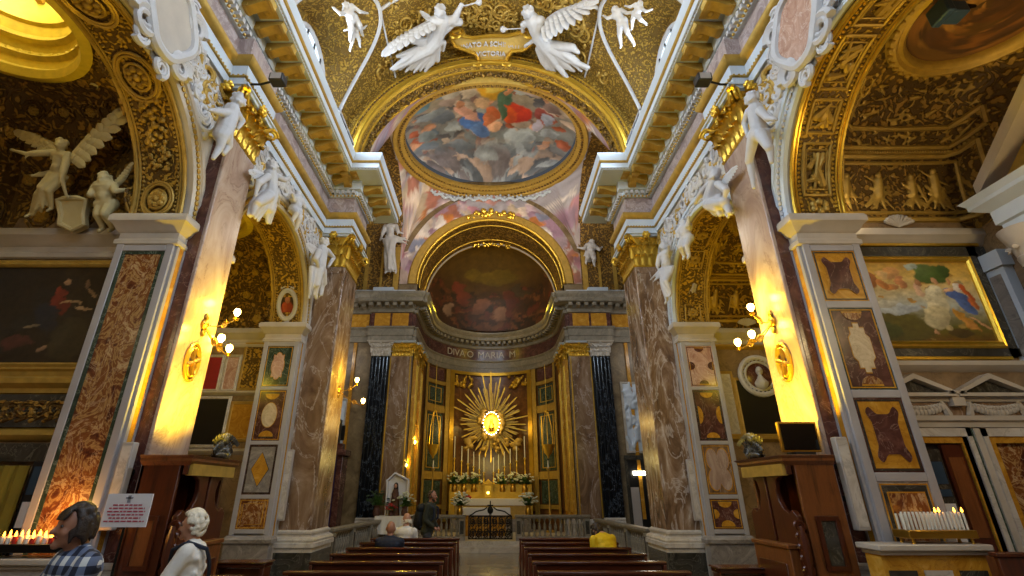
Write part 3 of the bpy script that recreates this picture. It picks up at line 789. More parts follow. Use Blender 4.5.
cl = paintcols(P, [(0, '4a525a'), (1, '6a7076')], [], 35, 9, .03, ['8a929a', '5a626c', 'a8a8a8', '6e6a70', '9c8a80'], 90, (.03, .09), (0, 1, 0, .3)); wgt = np.clip((.3-P[:, 1])/.14, 0, 1)[:, None]; cc = cc*(1-wgt)+cl*wgt; cc = np.clip((cc-.12)*1.25+.11, .01, 1)
o = painted_grid('ceiling_dome', domegrid, NU, NV, cc, m['paint']); o['kind'] = 'structure'; o['category'] = 'ceiling'; o['label'] = 'crossing dome painted with saints and angels among clouds'
def ringp(th, r, z): return V(((RX+r)*math.cos(th), YC+(RY+r)*math.sin(th), z))
rg = MB().quad_grid([[ringp(2*PI*k/96, r, ZR+z) for r, z in ((-.12, .3), (-.16, .16), (-.14, .06), (-.1, .04), (-.12, -.04), (-.02, -.12), (.1, -.13), (.14, -.18), (.26, -.2), (.3, -.1), (.3, .1))] for k in range(96)], closeu=True)
ring = struct('trim_11', rg, m['goldsoft'], 'round gilded moulding framing the crossing dome', 'moulding')
g = MB()
for k in range(150):
    th = 2*PI*k/150; g.ell(ringp(th, .05, ZR-.13), (.06, .06, .05), 6, 5); g.ell(ringp(th, -.12, ZR+.03), .035, 5, 4)
obj('leaf_beading', g, m['vaultdark'], ring)
g = MB(); R = random.Random(9)
for k in range(60):
    th = PI/2-.75+1.5*k/59; p = ringp(th, .3, ZR-.36+.06*math.sin(k*1.3))
    p.y = min(p.y, YB-.1); g.ell(p, (.07, .05, .08), 6, 5)
    if k % 2: g.ell(p+V((0, -.02, .13)), .05, 6, 5)
obj('silvered_festoon', g, m['fascia'], ring)

# ---- back wall with the presbytery arch
out = [(-9, YB, 0), (-PR, YB, 0)]+[(-PR*math.cos(a), YB, PS+PR*math.sin(a)) for a in arc(36)]+[(PR, YB, 0), (9, YB, 0), (9, YB, 14.6), (-9, YB, 14.6)]
m['backwall'] = marble('back_wall_marble', [(.3, '5c4a30'), (.55, '7e6a4a'), (.75, '9a8664')], 1.5, '46361f', 2, .02, .4)
struct('wall_back', MB().prism(out, (0, .5, 0)), m['backwall'], 'back wall of the crossing with the great presbytery arch', 'wall')
pb = MB().quad_grid([[(-PR*math.cos(a)*.998, YB+(YA+.05-YB)*t, PS+PR*math.sin(a)*.998) for t in (0, .25, .5, .75, 1)] for a in arc(48)])
pb.quad_grid([[(-PR, YB+.02, 0), (-PR, YA+.05, 0)], [(-PR, YB+.02, PS), (-PR, YA+.05, PS)]]).quad_grid([[(PR, YB+.02, 0), (PR, YA+.05, 0)], [(PR, YB+.02, PS), (PR, YA+.05, PS)]])
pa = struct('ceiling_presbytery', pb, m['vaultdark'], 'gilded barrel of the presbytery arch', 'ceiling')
g = MB()
def pp(a, y, d=0): return V((-(PR+d)*math.cos(a), y, PS+(PR+d)*math.sin(a)))
for d, y, r in ((.02, YB-.02, .06), (-.03, YA, .07), (-.02, YB+.4, .03), (-.02, YA-.4, .03)): g.tube([pp(a, y, d) for a in arc(60)], r, 8)
obj('gilt_roll', g, m['gold'], pa)
g = MB().quad_grid([[pp(a, YB-.01, d) if k in (0, 4) else pp(a, YB-.08, d) for k, d in enumerate((.05, .08, .3, .36, .44))] for a in arc(60)]); obj('archivolt', g, m['goldsoft'], pa)
g = MB(); g.tube([pp(a, YA-.06, -.06) for a in arc(60)], .04, 6); obj('pale_edge', g, m['cream'], pa)
g = MB(); R = random.Random(2)
for k in range(34):      # ornament crowning both arches
    a = PI/2+R.uniform(-.32, .32); g.ell(pp(a, YB-.08, .3+R.uniform(-.12, .16)), R.uniform(.06, .13), 7, 5)
    a = PI/2+R.uniform(-.3, .3); g.ell(pp(a, YA-.1, -.1+R.uniform(-.08, .1)), R.uniform(.05, .09), 7, 5)
obj('crowning_ornament', g, m['goldbright'], pa)

# ---- apse
def ap(al, z, off=0): return V(((AA-off)*math.sin(al), YA+(AB-off)*math.cos(al), z))
aw = MB().quad_grid([[ap(al, z) for z in (0, 2, 4, 6, 8, 9.7)] for al in arc(48, -PI/2, PI/2)])
m['apsewall'] = marble('apse_brown_marble', [(.3, '4a2c14'), (.55, '6a431f'), (.75, '8a6234')], 2, '3a2210', 2.4, .02, .3)
struct('wall_apse', aw, m['apsewall'], 'curved apse wall of brown marble', 'wall')
NU, NV = 150, 90
def semid(u, v):
    al = -PI/2+PI*u; ph = PI/2*v*.999
    return V((2.98*math.sin(al)*math.cos(ph), YA+2.98*math.cos(al)*math.cos(ph), 9.2+.4*min(1, v*4)+3.05*math.sin(ph)))
P = gridP(NU, NV)
cc = paintcols(P, [(0, '2c140c'), (.15, '3a1c10'), (.3, '3e2410'), (.5, '5a4014'), (1, '6a5018')], [(.3, .3, .05, .1, .3, '6a2a1c'), (.42, .2, .04, .08, -.3, '7a4a34'), (.62, .25, .05, .1, .2, '5a2018'), (.7, .32, .04, .09, .5, '3a2c20'), (.5, .5, .2, .08, 0, '6a5414'), (.25, .15, .03, .05, 0, '8a6a54'), (.55, .14, .04, .05, 0, '8a6048')], 41, 10, .03, ['5a2418', '2a1810', '5c3018', '201410', '6a3e22', '3a2018'], 260, (.008, .03), (0, 1, 0, .34))
o = painted_grid('ceiling_apse', semid, NU, NV, cc, m['paint']); o['kind'] = 'structure'; o['category'] = 'ceiling'; o['label'] = 'apse half dome painted with a dark crowded scene under a golden sky'

# ---- lower entablature running round crossing back wall and apse
HP = [(-9, YB), (-4.66, YB), (-4.66, YB-.16), (-3.12, YB-.16), (-3.12, YB+.0), (-PR+.0, YB+.0), (-PR, YA)]
HP = HP + [(AA*math.sin(al), YA+AB*math.cos(al)) for al in arc(30, -PI/2, PI/2)][1:-1] + [(-x, y) for x, y in HP[::-1]]
mb = MB().sweep(HP, [(0, 7.12), (.08, 7.12), (.08, 7.34), (.11, 7.34), (.11, 7.6), (.17, 7.66), (.17, 7.7), (.04, 7.7)])
mb.sweep(HP, [(.04, 8.28), (.1, 8.3), (.12, 8.36), (.12, 8.44), (.16, 8.46), (.16, 8.6), (.48, 8.62), (.5, 8.64), (.5, 8.78), (.56, 8.86), (.6, 8.95), (.6, 9.0), (-.05, 9.04)])
le = struct('trim_12', mb, m['greystone'], 'pale marble entablature running round the apse', 'entablature')
fz = MB().sweep(HP, [(.04, 7.7), (.04, 8.28)]); fo_ = obj('frieze', fz, m['purple'], le)
dn = MB(); blocks(HP, .16, .44, 8.47, 8.6, .15, .3, dn); obj('modillion_band', dn, m['greystone'], le)
for MIR in (False, True):
    for x0, x1 in ((-4.55, -3.95), (-3.86, -3.22), (-5.6, -4.8)):
        pl_ = MB().box(x0, x1, YB-.23 if x0 > -4.7 else YB-.07, YB-.05 if x0 > -4.7 else YB, 7.74, 8.26); obj('yellow_frieze_panel', pl_, m['ochre'], le)
    at = MB().box(-9, -3.05, YB-.12, YB, 9.02, 9.3).box(-4.7, -3.9, YB-.36, YB, 9.02, 9.32); struct('trim_%s_13' % word('left', 'right'), at, m['fascia'], '%s pale attic course over the entablature' % word('left', 'right'), 'moulding')
    # pilaster strips and dark gilding high on the transept wall
    hs = MB()
    for x0, x1 in ((-4.0, -3.78), (-4.55, -4.45), (-5.2, -5.05)): hs.box(x0, x1, YB-.08, YB, 9.3, 13.6)
    struct('trim_%s_14' % word('left', 'right'), hs, m['goldsoft'], '%s gilded strips high on the transept wall' % word('left', 'right'), 'moulding')
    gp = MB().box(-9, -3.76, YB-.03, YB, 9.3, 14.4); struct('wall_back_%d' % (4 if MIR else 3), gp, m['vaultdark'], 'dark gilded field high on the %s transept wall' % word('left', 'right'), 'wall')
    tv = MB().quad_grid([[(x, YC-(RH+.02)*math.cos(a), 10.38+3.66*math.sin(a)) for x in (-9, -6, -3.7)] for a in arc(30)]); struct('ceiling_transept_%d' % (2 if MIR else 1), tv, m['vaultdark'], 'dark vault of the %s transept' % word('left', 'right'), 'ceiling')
    te = MB().box(-9.3, -9, 12.4, 18.8, 0, 14); struct('wall_%s_4' % word('left', 'right'), te, m['backwall'], 'end wall of the %s transept' % word('left', 'right'), 'wall')
MIR = False
# inscription bent along the frieze
def text_mesh(body, size, depth):
    cu = bpy.data.curves.new('t', 'FONT'); cu.body = body; cu.size = size; cu.extrude = depth; cu.align_x = 'CENTER'; cu.align_y = 'CENTER'; cu.resolution_u = 3
    o = bpy.data.objects.new('t', cu); C.objects.link(o); dg = bpy.context.evaluated_depsgraph_get(); dg.update()
    me = bpy.data.meshes.new_from_object(o.evaluated_get(dg)); bpy.data.objects.remove(o); bpy.data.curves.remove(cu); return me
for body, cx in (('DIVA', -1.85), ('O', -1.06), ('MARIA', 0), ('M', 1.1)):
    me = text_mesh(body, .46, .01); me.name = 'lettering'
    for v in me.vertices:
        p = ap((v.co.x+cx)/3.0, 7.99+v.co.y, .06+v.co.z); v.co = p
    me.materials.append(m['cream']); o = bpy.data.objects.new('lettering', me); C.objects.link(o); o.parent = le
# ================================================================== PILASTERS, PANELS, PAINTINGS
def leaf(mb, p, out, side, w, h, curl):
    """an acanthus leaf: rises from p, leans out and curls over"""
    p, out, side = V(p), V(out), V(side); rows = []
    for i in range(9):
        t = i/8; ang = t*t*2.6
        d = curl*(t**2.2); z = h*(math.sin(min(t*1.25, 1.25)*PI/2/1.25*1.08)) if t < .8 else h*(1-.9*(t-.8))
        wd = w*(.75+.35*math.sin(PI*t))*(1-.55*t**3)*(1+.16*math.sin(t*16))
        rows.append([p+out*(d+.012*abs(q)*-1+(.02 if abs(q) < .2 else 0))+side*(wd/2*q)+V((0,0,z-.03*abs(q))) for q in (-1, -.55, 0, .55, 1)])
    rows2 = [[q-out*.012 for q in r] for r in rows]
    mb.quad_grid(rows); mb.quad_grid(rows2)
def volute(mb, c, ax, up, r, wid):
    ax, up = V(ax), V(up); nrm = ax.cross(up).normalized()
    mb.tube([V(c)+(ax*math.cos(a)+up*math.sin(a))*r*(1-a/16) for a in [i*.45 for i in range(27)]], lambda t: wid*(1-.45*t), 6)
def capital(root, x0, x1, y0, y1, z0, z1, faces, goldm=None, acm=None):
    """Corinthian capital over the plan rectangle; faces: list of 'S' (-y), 'E' (+x), 'W' (-x)"""
    h = z1-z0; gm = goldm or m['gold']; fl = .10*h
    bell = MB(); rows = []
    for t, e in ((0, .0), (.05, .02), (.06, 0), (.6, .02), (.85, .07), (.88, .1)):
        z = z0+h*t; rows.append([(x0-e, y0-e, z), (x1+e, y0-e, z), (x1+e, y1+e, z), (x0-e, y1+e, z)])
    bell.quad_grid(rows, closev=True); obj('bell', bell, gm, root)
    lv = MB(); vo = MB()
    for f_ in faces:
        if f_ == 'S': a, b, out = V((x0, y0, 0)), V((x1, y0, 0)), V((0,-1,0))
        elif f_ == 'E': a, b, out = V((x1, y0, 0)), V((x1, y1, 0)), V((1,0,0))
        else: a, b, out = V((x0, y1, 0)), V((x0, y0, 0)), V((-1,0,0))
        t = (b-a); L = t.length; t = t/L; n = max(2, round(L/(.19*h)))
        for row, (zz, hh, cu) in enumerate(((.03, .36, .15), (.27, .42, .21))):
            k = n if row == 0 else n+1
            for i in range(k):
                q = a+t*(L*((i+.5)/n if row == 0 else i/n)); q = q+V((0,0,z0+h*zz))+out*.01
                leaf(lv, q, out, t, L/n*1.0, h*hh, h*cu)
        for e, s_ in ((a, -1), (b, 1)):
            q = e+V((0,0,z0+h*.8))+out*h*.14+t*s_*h*.08
            volute(vo, q, (t*s_*.75+out*.65).normalized(), V((0,0,1)), h*.15, h*.035)
            vo.cap(e-t*s_*L*.3+out*.03+V((0,0,z0+h*.5)), q+V((0,0,h*.1))-t*s_*.03, h*.025, h*.04, 6)
            if L > .5: volute(vo, a+t*L*(.5-.14*s_)+V((0,0,z0+h*.8))+out*h*.1, t*s_, V((0,0,1)), h*.08, h*.02)
        vo.ell(a+t*L*.5+out*h*.17+V((0,0,z0+h*.92)), (h*.09,)*3, 8, 6)
        for i in range(6): vo.ell(a+t*(L*.5+h*.08*math.cos(i*PI/3))+out*h*.2+V((0,0,z0+h*.92+h*.08*math.sin(i*PI/3))), h*.045, 6, 5)
    obj('acanthus_leaves', lv, gm, root, angle=60); obj('volutes', vo, m['goldbright'] if goldm is None else goldm, root)
    ab = MB(); rows = []
    for z, e in ((.88, .1), (.9, .14), (.95, .15), (.96, .18), (1.0, .18)): rows.append([(x0-e, y0-e, z0+h*z), (x1+e, y0-e, z0+h*z), (x1+e, y1+e, z0+h*z), (x0-e, y1+e, z0+h*z)])
    ab.quad_grid(rows, closev=True); obj('abacus', ab, acm or m['fascia'], root)
BASE = [(0, 1.02), (.02, 1.0), (.05, .985), (.05, .95), (.03, .93), (.03, .9), (.09, .87), (.11, .83), (.1, .79), (.13, .78), (.13, .70), (.09, .69), (.09, .60)]
def base(root, x0, x1, y0, y1, mat_top, mat_low, k=1.0):
    pth = [(x0, y0), (x0, y1), (x1, y1), (x1, y0)]
    b = MB().sweep(pth, [(o*k, z*k) for o, z in BASE], closed=True, side=-1); obj('base_moulding', b, mat_top, root)
    p = MB().box(x0-.1*k, x1+.1*k, y0-.1*k, y1+.1*k, .0, .61*k).box(x0-.14*k, x1+.14*k, y0-.14*k, y1+.14*k, 0, .16*k); obj('plinth', p, mat_low, root, bevel=.01)

for MIR in (False, True):
    sd = word('left', 'right')
    # the nave giant pilaster
    r = thing('giant_pilaster', word('pale veined marble giant pilaster glowing yellow under the left wall lamp',
        'pale veined marble giant pilaster glowing yellow under the right wall lamp, above the black screen'), 'pilaster', (-4.2, 6.68, 0))
    sh = MB().box(-4.46, -4.15, 6.27, 7.09, 1.0, 7.08); obj('shaft', sh, m['gallo'], r, bevel=.015)
    sk = MB().box(-4.445, -4.2, 6.262, 6.27, 1.0, 7.06); obj('side_facing', sk, m['purple'], r)
    capital(r, -4.46, -4.15, 6.27, 7.09, 7.08, 8.0, ('S', 'E')); base(r, -4.46, -4.15, 6.27, 7.09, m['cream'], m['darkgrey'])
    # crossing pier
    r = thing('crossing_pier', word('tall brown mottled marble pier with gilded capital left of the aisle', 'brown and white streaked marble pier with gilded capital right of the aisle'), 'pier', (-4.06, 11.87, 0))
    mm = m['brown'] if not MIR else m['brown2']
    sh = MB().box(-4.42, -3.72, YP, 12.44, 1.0, 7.08); obj('shaft', sh, mm, r, bevel=.02)
    fl = MB()                    # narrow raised fillets framing the front face
    for x in (-4.38, -3.78): fl.box(x-.02, x+.02, YP-.015, YP, 1.06, 7.0)
    fl.box(-4.4, -3.76, YP-.015, YP, 6.9, 6.96); obj('fillet', fl, m['brown2'], r)
    bk = MB().box(-4.70, -4.42, YP+.02, YP+.3, .0, 8.0); obj('back_strip', bk, m['purple'], r)
    capital(r, -4.42, -3.72, YP, 12.44, 7.08, 8.0, ('S', 'E')); base(r, -4.42, -3.72, YP, 12.44, m['stone'], m['darkgrey'])
    # consecration cross on the pilaster
    p = atx(191, 362, -4.15)
    r = thing('consecration_cross', word('round gilt cross plaque on the left yellow lit pilaster', 'round gilt cross plaque on the right yellow lit pilaster'), 'plaque', (-4.15, p.y, p.z))
    c_ = MB()
    for q in (.26, .2): c_.tube([(-4.13, p.y+q*.62*math.cos(a), p.z+q*math.sin(a)) for a in [2*PI*i/28 for i in range(28)]], .022, 6, closed=True)
    obj('ring', c_, m['goldbright'], r)
    c_ = MB()
    for a in range(4):
        e = V((0, .62*math.cos(a*PI/2+.3), math.sin(a*PI/2+.3))); c_.cap((-4.13, p.y, p.z), V((-4.13, p.y, p.z))+e*.18, .02, .045, 8)
    obj('cross', c_, m['brass'], r)

# ---- inlaid panels
def halfdisc(cx, cz, r, up, n=12): return [(cx+r*math.cos(a), cz+up*r*.8*math.sin(a)) for a in arc(n)]
def inlay_shapes(kind, w, h):
    """list of (outline, material key) in panel coordinates, centre origin"""
    a, b = w/2, h/2
    if kind == 'octofoil':
        o = []
        for i in range(40):
            t = 2*PI*i/40; k = 1+.10*math.cos(8*t); o.append((a*.5*k*math.copysign(abs(math.cos(t))**.6, math.cos(t)), b*.66*k*math.copysign(abs(math.sin(t))**.6, math.sin(t))))
        return [(o, 'pink')]
    if kind == 'oval': return [([(a*.62*math.cos(t), b*.52*math.sin(t)) for t in [2*PI*i/36 for i in range(36)]], 'alab'), (halfdisc(0, -b*.92, a*.6, 1), 'ochre'), (halfdisc(0, b*.92, a*.6, -1), 'ochre')]
    if kind == 'diamond': return [([(0, b*.74), (a*.7, 0), (0, -b*.74), (-a*.7, 0)], 'ochre')]
    if kind == 'lobed':
        o = []
        for i in range(64):
            t = 2*PI*i/64; cx, cz = math.copysign(abs(math.cos(t))**.35, math.cos(t)), math.copysign(abs(math.sin(t))**.35, math.sin(t))
            k = 1-.26*math.exp(-((abs(math.cos(t))-1)/.06)**2)-.3*math.exp(-((abs(math.sin(t))-1)/.04)**2)
            o.append((a*.82*cx*k, b*.86*cz*k))
        return [(o, 'purple')]
    if kind == 'plaque':
        o = [(-.5, .74), (-.2, .74), (-.2, .9), (.2, .9), (.2, .74), (.5, .74), (.5, .5), (.72, .36), (.72, -.36), (.5, -.5), (.5, -.74), (.2, -.74), (.2, -.9), (-.2, -.9), (-.2, -.74), (-.5, -.74), (-.5, -.5), (-.72, -.36), (-.72, .36), (-.5, .5)]
        return [([(a*.72*x, b*.72*y) for x, y in o], 'alab'), (halfdisc(0, -b*.95, a*.5, 1), 'breccia'), (halfdisc(0, b*.95, a*.5, -1), 'breccia')]
    if kind == 'hourglass':
        return [(halfdisc(0, -b*.97, a*.55, 1), 'ochre'), (halfdisc(0, b*.97, a*.55, -1), 'ochre')] + [([(s_*a*.95-s_*a*.38*math.sin(t), b*.38*math.cos(t)) for t in arc(12)], 'ochre') for s_ in (-1, 1)]
    if kind == 'notch': return [([(s_*a*.97-s_*a*.4*math.sin(t), b*.22*math.cos(t)) for t in arc(10)], 'purple') for s_ in (-1, 1)]+[(halfdisc(0, -b*.97, a*.4, 1), 'purple'), (halfdisc(0, b*.97, a*.4, -1), 'purple')]
    if kind == 'saltire':
        o = []
        for i in range(48):
            t = 2*PI*i/48; k = .55+.45*abs(math.cos(2*t-PI/2))**.8; o.append((a*1.1*k*math.cos(t), b*1.1*k*math.sin(t)))
        return [(o, 'gallo')]
    if kind == 'wave':
        return [([(-a*.8, -b*.8), (a*.8, -b*.8), (a*.8, b*.8), (-a*.8, b*.8)], 'breccia')]
    return []
def inlaid_panel(parent, x0, x1, z0, z1, y, field, kind, line='ochre', border=None):
    """frontal panel facing -y with flat inlays"""
    mb = MB().box(x0, x1, y-.012, y, z0, z1); p = obj('inlay_panel', mb, m[border or field], parent)
    w, h = x1-x0, z1-z0; cx, cz = (x0+x1)/2, (z0+z1)/2
    b = .045
    if border: q = MB().box(x0+b, x1-b, y-.016, y-.01, z0+b, z1-b); obj('inlay_field', q, m[field], p)
    ln = MB()
    for a_, c_ in ((x0+.02, x0+.035), (x1-.035, x1-.02)): ln.box(a_, c_, y-.02, y-.01, z0+.02, z1-.02)
    for a_, c_ in ((z0+.02, z0+.035), (z1-.035, z1-.02)): ln.box(x0+.035, x1-.035, y-.02, y-.01, a_, c_)
    obj('border_line', ln, m[line], p)
    for o, k in inlay_shapes(kind, w-2*b, h-2*b):
        pts = [(cx+a_, y-.026, cz+c_) for a_, c_ in o]; big = [(cx+a_*1.07, y-.022, cz+c_*1.05) for a_, c_ in o]
        rim = MB().prism(big, (0, .015, 0)); obj('inlay_rim', rim, m['ochre' if k != 'ochre' else 'darkgrey'], p)
        s_ = MB().prism(pts, (0, .015, 0)); obj('inlay', s_, m[k], p)
def jamb(y, zs, label, pz0, pz1):
    r = thing('inlaid_jamb', label, 'jamb', (-4.8, y, 0))
    x0, x1 = -XO, -XW; b = .1
    fr = MB()
    fr.box(x0, x0+b, y-.04, y+.02, pz0-.08, pz1+.06).box(x1-b, x1, y-.04, y+.02, pz0-.08, pz1+.06)
    for za, zb in zs: fr.box(x0+b, x1-b, y-.04, y+.02, za, zb)
    obj('frame', fr, m['greywhite'], r, bevel=.008)
    sp = MB().box(-XW-.005, -XW+.04, y, y+.05, 0.9, 4.94).box(-XW-.005, -XW+.04, y+.15, y+.19, .9, 4.94); obj('corner_strip', sp, m['greywhite'], r)
    sp = MB().box(-XW-.005, -XW+.03, y+.05, y+.15, .9, 4.94); obj('yellow_strip', sp, m['ochre'], r)
    pl_ = MB().box(x0-.03, x1+.06, y-.1, y+.1, 0, .85).sweep([(x0-.03, y-.1), (x1+.06, y-.1), (x1+.06, y+.15)], [(0, .8), (.05, .82), (.06, .88), (.03, .92), (-.06, .95)], side=1); obj('dado', pl_, m['grey'], r)
    return r
MIR = False
r = jamb(6.08, [(4.85, 4.94), (.9, 1.0)], 'tall jamb faced with one red and yellow breccia slab framed in white marble', .9, 4.94)
p = MB().box(-5.1, -4.5, 6.06, 6.09, 1.0, 4.85); pp_ = obj('breccia_slab', p, m['breccia'], r)
e = MB()
for x0, x1, z0, z1 in ((-5.1, -5.05, 1.0, 4.85), (-4.55, -4.5, 1.0, 4.85), (-5.05, -4.55, 4.8, 4.85)): e.box(x0, x1, 6.05, 6.07, z0, z1)
obj('green_border', e, m['green'], pp_)
r = jamb(10.87, [(4.85, 4.94), (3.84, 3.92), (2.68, 2.76), (1.62, 1.7), (.98, 1.06)], 'white framed jamb with four inlaid marble panels: octofoil, oval, diamond and red', 1.0, 4.94)
for (z0, z1, f, k, ln, bd) in ((3.92, 4.85, 'green', 'octofoil', 'ochre', None), (2.76, 3.84, 'purple', 'oval', 'ochre', None), (1.7, 2.68, 'grey', 'diamond', 'darkgrey', 'purple'), (1.06, 1.62, 'breccia', 'wave', 'ochre', None)):
    inlaid_panel(r, -5.1, -4.5, z0, z1, 10.855, f, k, ln, bd)
MIR = True
r = jamb(6.08, [(4.85, 4.94), (4.0, 4.1), (2.82, 2.92), (1.86, 1.96), (.9, 1.0)], 'white framed jamb with three large purple and yellow inlaid panels beside the bright painting', .9, 4.94)
for (z0, z1, f, k, ln, bd) in ((4.1, 4.85, 'ochre', 'lobed', 'darkgrey', None), (2.92, 4.0, 'purple', 'plaque', 'ochre', 'green'), (1.96, 2.82, 'ochre', 'lobed', 'darkgrey', 'purple'), (1.0, 1.86, 'darkgrey', 'wave', 'ochre', 'grey')):
    inlaid_panel(r, -5.1, -4.5, z0, z1, 6.065, f, k, ln, bd)
r = jamb(10.87, [(4.85, 4.94), (3.84, 3.92), (2.68, 2.76), (1.62, 1.7), (.98, 1.06)], 'white framed jamb with four inlaid marble panels: rose, yellow lobed, olive and brown', 1.0, 4.94)
for (z0, z1, f, k, ln, bd) in ((3.92, 4.85, 'pink', 'notch', 'purple', None), (2.76, 3.84, 'purple', 'hourglass', 'darkgrey', None), (1.7, 2.68, 'brown', 'saltire', 'ochre', None), (1.06, 1.62, 'purple', 'hourglass', 'ochre', None)):
    inlaid_panel(r, -5.1, -4.5, z0, z1, 10.855, f, k, ln, bd)
MIR = False

# ---- chapel side walls
def frame(name, label, cat, x0, x1, z0, z1, y, w, mat, d=.07, inner=None):
    """picture frame facing -y; returns the root"""
    r = thing(name, label, cat, ((x0+x1)/2, y, z0))
    pth = [(x0, z0), (x1, z0), (x1, z1), (x0, z1)]; fr = MB(); n = 4
    prof = [(0, 0), (0, d*.6), (w*.25, d), (w*.55, d*.7), (w*.75, d*.85), (w, d*.4), (w, 0)]
    cx, cz = (x0+x1)/2, (z0+z1)/2
    fr.quad_grid([[(px+math.copysign(o, px-cx), y-dd, pz+math.copysign(o, pz-cz)) for o, dd in prof] for px, pz in pth], closeu=True)
    obj('frame', fr, mat, r); return r
# left: dark painting
r = frame('painting', 'dark oil painting of robed figures in a gilt frame on the left chapel wall', 'painting', -7.3, -5.22, 3.36, 4.78, 6.47, .12, m['goldsoft'])
P = gridP(120, 80)
cc = paintcols(P, [(0, '0e0c08'), (.5, '1c180e'), (1, '161510')], [(.58, .62, .05, .14, .4, '6a2418'), (.56, .72, .035, .08, .3, '7a2c1c'), (.585, .86, .018, .035, 0, 'a07a54'), (.66, .6, .06, .018, .0, '9c7a50'), (.74, .56, .05, .018, .3, 'a8865c'), (.52, .44, .09, .16, .2, '14202a'), (.75, .78, .03, .05, 0, '6a5038'), (.8, .7, .02, .05, .3, '8a6c48'), (.91, .5, .035, .16, .1, '8a6a3a'), (.93, .68, .02, .04, 0, '8a6040'), (.97, .66, .03, .06, 0, '5c4028'), (.86, .58, .012, .06, .2, '94703f'), (.72, .24, .13, .22, 0, '2c2818'), (.4, .2, .08, .05, .3, '4a2620'), (.57, .14, .025, .04, 0, '8a6a4c'), (.43, .35, .05, .02, .2, '7a6a50')], 51, 10, .035, ['14120c', '241e12', '1a1c18'], 40, (.03, .1))
painted_grid('canvas', lambda u, v: (-7.3+2.08*u, 6.45, 3.36+1.42*v), 120, 80, cc, m['oil'], r)
mb = MB().sweep([(-7.4, 6.5), (-5.2, 6.5)], [(0, 2.94), (.03, 2.96), (.03, 3.02), (.1, 3.08), (.1, 3.14), (.05, 3.18), (.06, 3.24), (0, 3.26)])
mb.sweep([(-7.4, 6.5), (-5.2, 6.5)], [(0, 2.34), (.04, 2.36), (.08, 2.42), (.02, 2.5), (0, 2.52)])
struct('trim_left_15', mb, m['goldsoft'], 'gilded ledge mouldings under the dark painting', 'moulding')
fz = MB(); R = random.Random(12)
for k in range(12):
    x = -7.25+1.95*k/11; volute(fz, (x, 6.45, 2.73), (1 if k % 2 else -1, 0, 0), (0, 0, 1), .12, .03); fz.cap((x-.08, 6.46, 2.6), (x+.1, 6.46, 2.66), .03, .012, 6); fz.ell((x+.09, 6.45, 2.82), (.05, .03, .03), 6, 5)
bb = MB().box(-7.4, -5.2, 6.46, 6.5, 2.52, 2.94); s_ = struct('trim_left_16', bb, m['darkgrey'], 'dark carved frieze under the left painting', 'frieze'); obj('carved_scrolls', fz, m['vaultdark'], s_)
# left doorway with olive curtain
d = MB().box(-7.4, -5.25, 6.42, 6.46, 2.1, 2.32); struct('trim_left_17', d, m['darkgrey'], 'dark lintel over the curtained doorway', 'lintel')
cu = MB(); 
cu.quad_grid([[(-6.9+1.28*i/60, 6.38+.035*math.sin(i*.8)+.012*math.sin(i*2.3), z) for z in (.05, .7, 1.4, 2.05)] for i in range(61)])
o = obj('door_curtain', cu, m['olive']); tag(o, 'olive yellow curtain hanging in the left chapel doorway', 'curtain')
r = thing('notice_board', 'narrow board of blue and white notices beside the olive curtain', 'board', (-5.42, 6.4, .7))
b = MB().box(-5.62, -5.22, 6.38, 6.42, .7, 2.1); obj('board', b, m['black_plastic'], r, bevel=.01)
for x0, x1, z0, z1, k in ((-5.58, -5.4, 1.72, 2.04, 'blue'), (-5.37, -5.25, 1.2, 1.9, 'cream'), (-5.58, -5.42, 1.36, 1.64, 'paper'), (-5.56, -5.28, .85, 1.12, 'blue')):
    q = MB().box(x0, x1, 6.372, 6.38, z0, z1); obj('notice', q, m[k], r)
# left farther chapel wall
def slab_panel(label, x0, x1, z0, z1, y, mat, fm, w=.07):
    r = frame('wall_panel', label, 'panel', x0, x1, z0, z1, y, w, fm, .04); q = MB().box(x0, x1, y-.025, y, z0, z1); obj('slab', q, mat, r); return r
yw = 11.31
slab_panel('black slate tablet on the wall of the farther left chapel', -6.95, -6.0, 2.72, 3.72, yw, m['slate'], m['stone'])
slab_panel('small yellow marble panel right of the slate tablet', -5.86, -5.4, 2.85, 3.6, yw, m['ochre'], m['goldsoft'])
slab_panel('gilded panel with dark lattice above the yellow panel, farther left chapel', -5.8, -5.3, 3.98, 5.0, yw, m['arab'], m['goldsoft'])
slab_panel('rose marble strip above the slate tablet', -6.2, -5.95, 3.95, 4.7, yw, m['pink'], m['stone'])
slab_panel('dark red cloth panel above the slate tablet near the lamp', -7.0, -6.35, 3.95, 4.7, yw, m['red'], m['stone'])
sh = MB().sweep([(-XF, yw+.01), (-XO, yw+.01)], [(0, 3.8), (.05, 3.82), (.1, 3.86), (.1, 3.9), (0, 3.92)]).sweep([(-XF, yw+.01), (-XO, yw+.01)], [(0, 2.5), (.05, 2.52), (.1, 2.58), (.1, 2.62), (0, 2.64)])
struct('trim_left_18', sh, m['cream'], 'pale string courses of the farther left chapel', 'moulding')
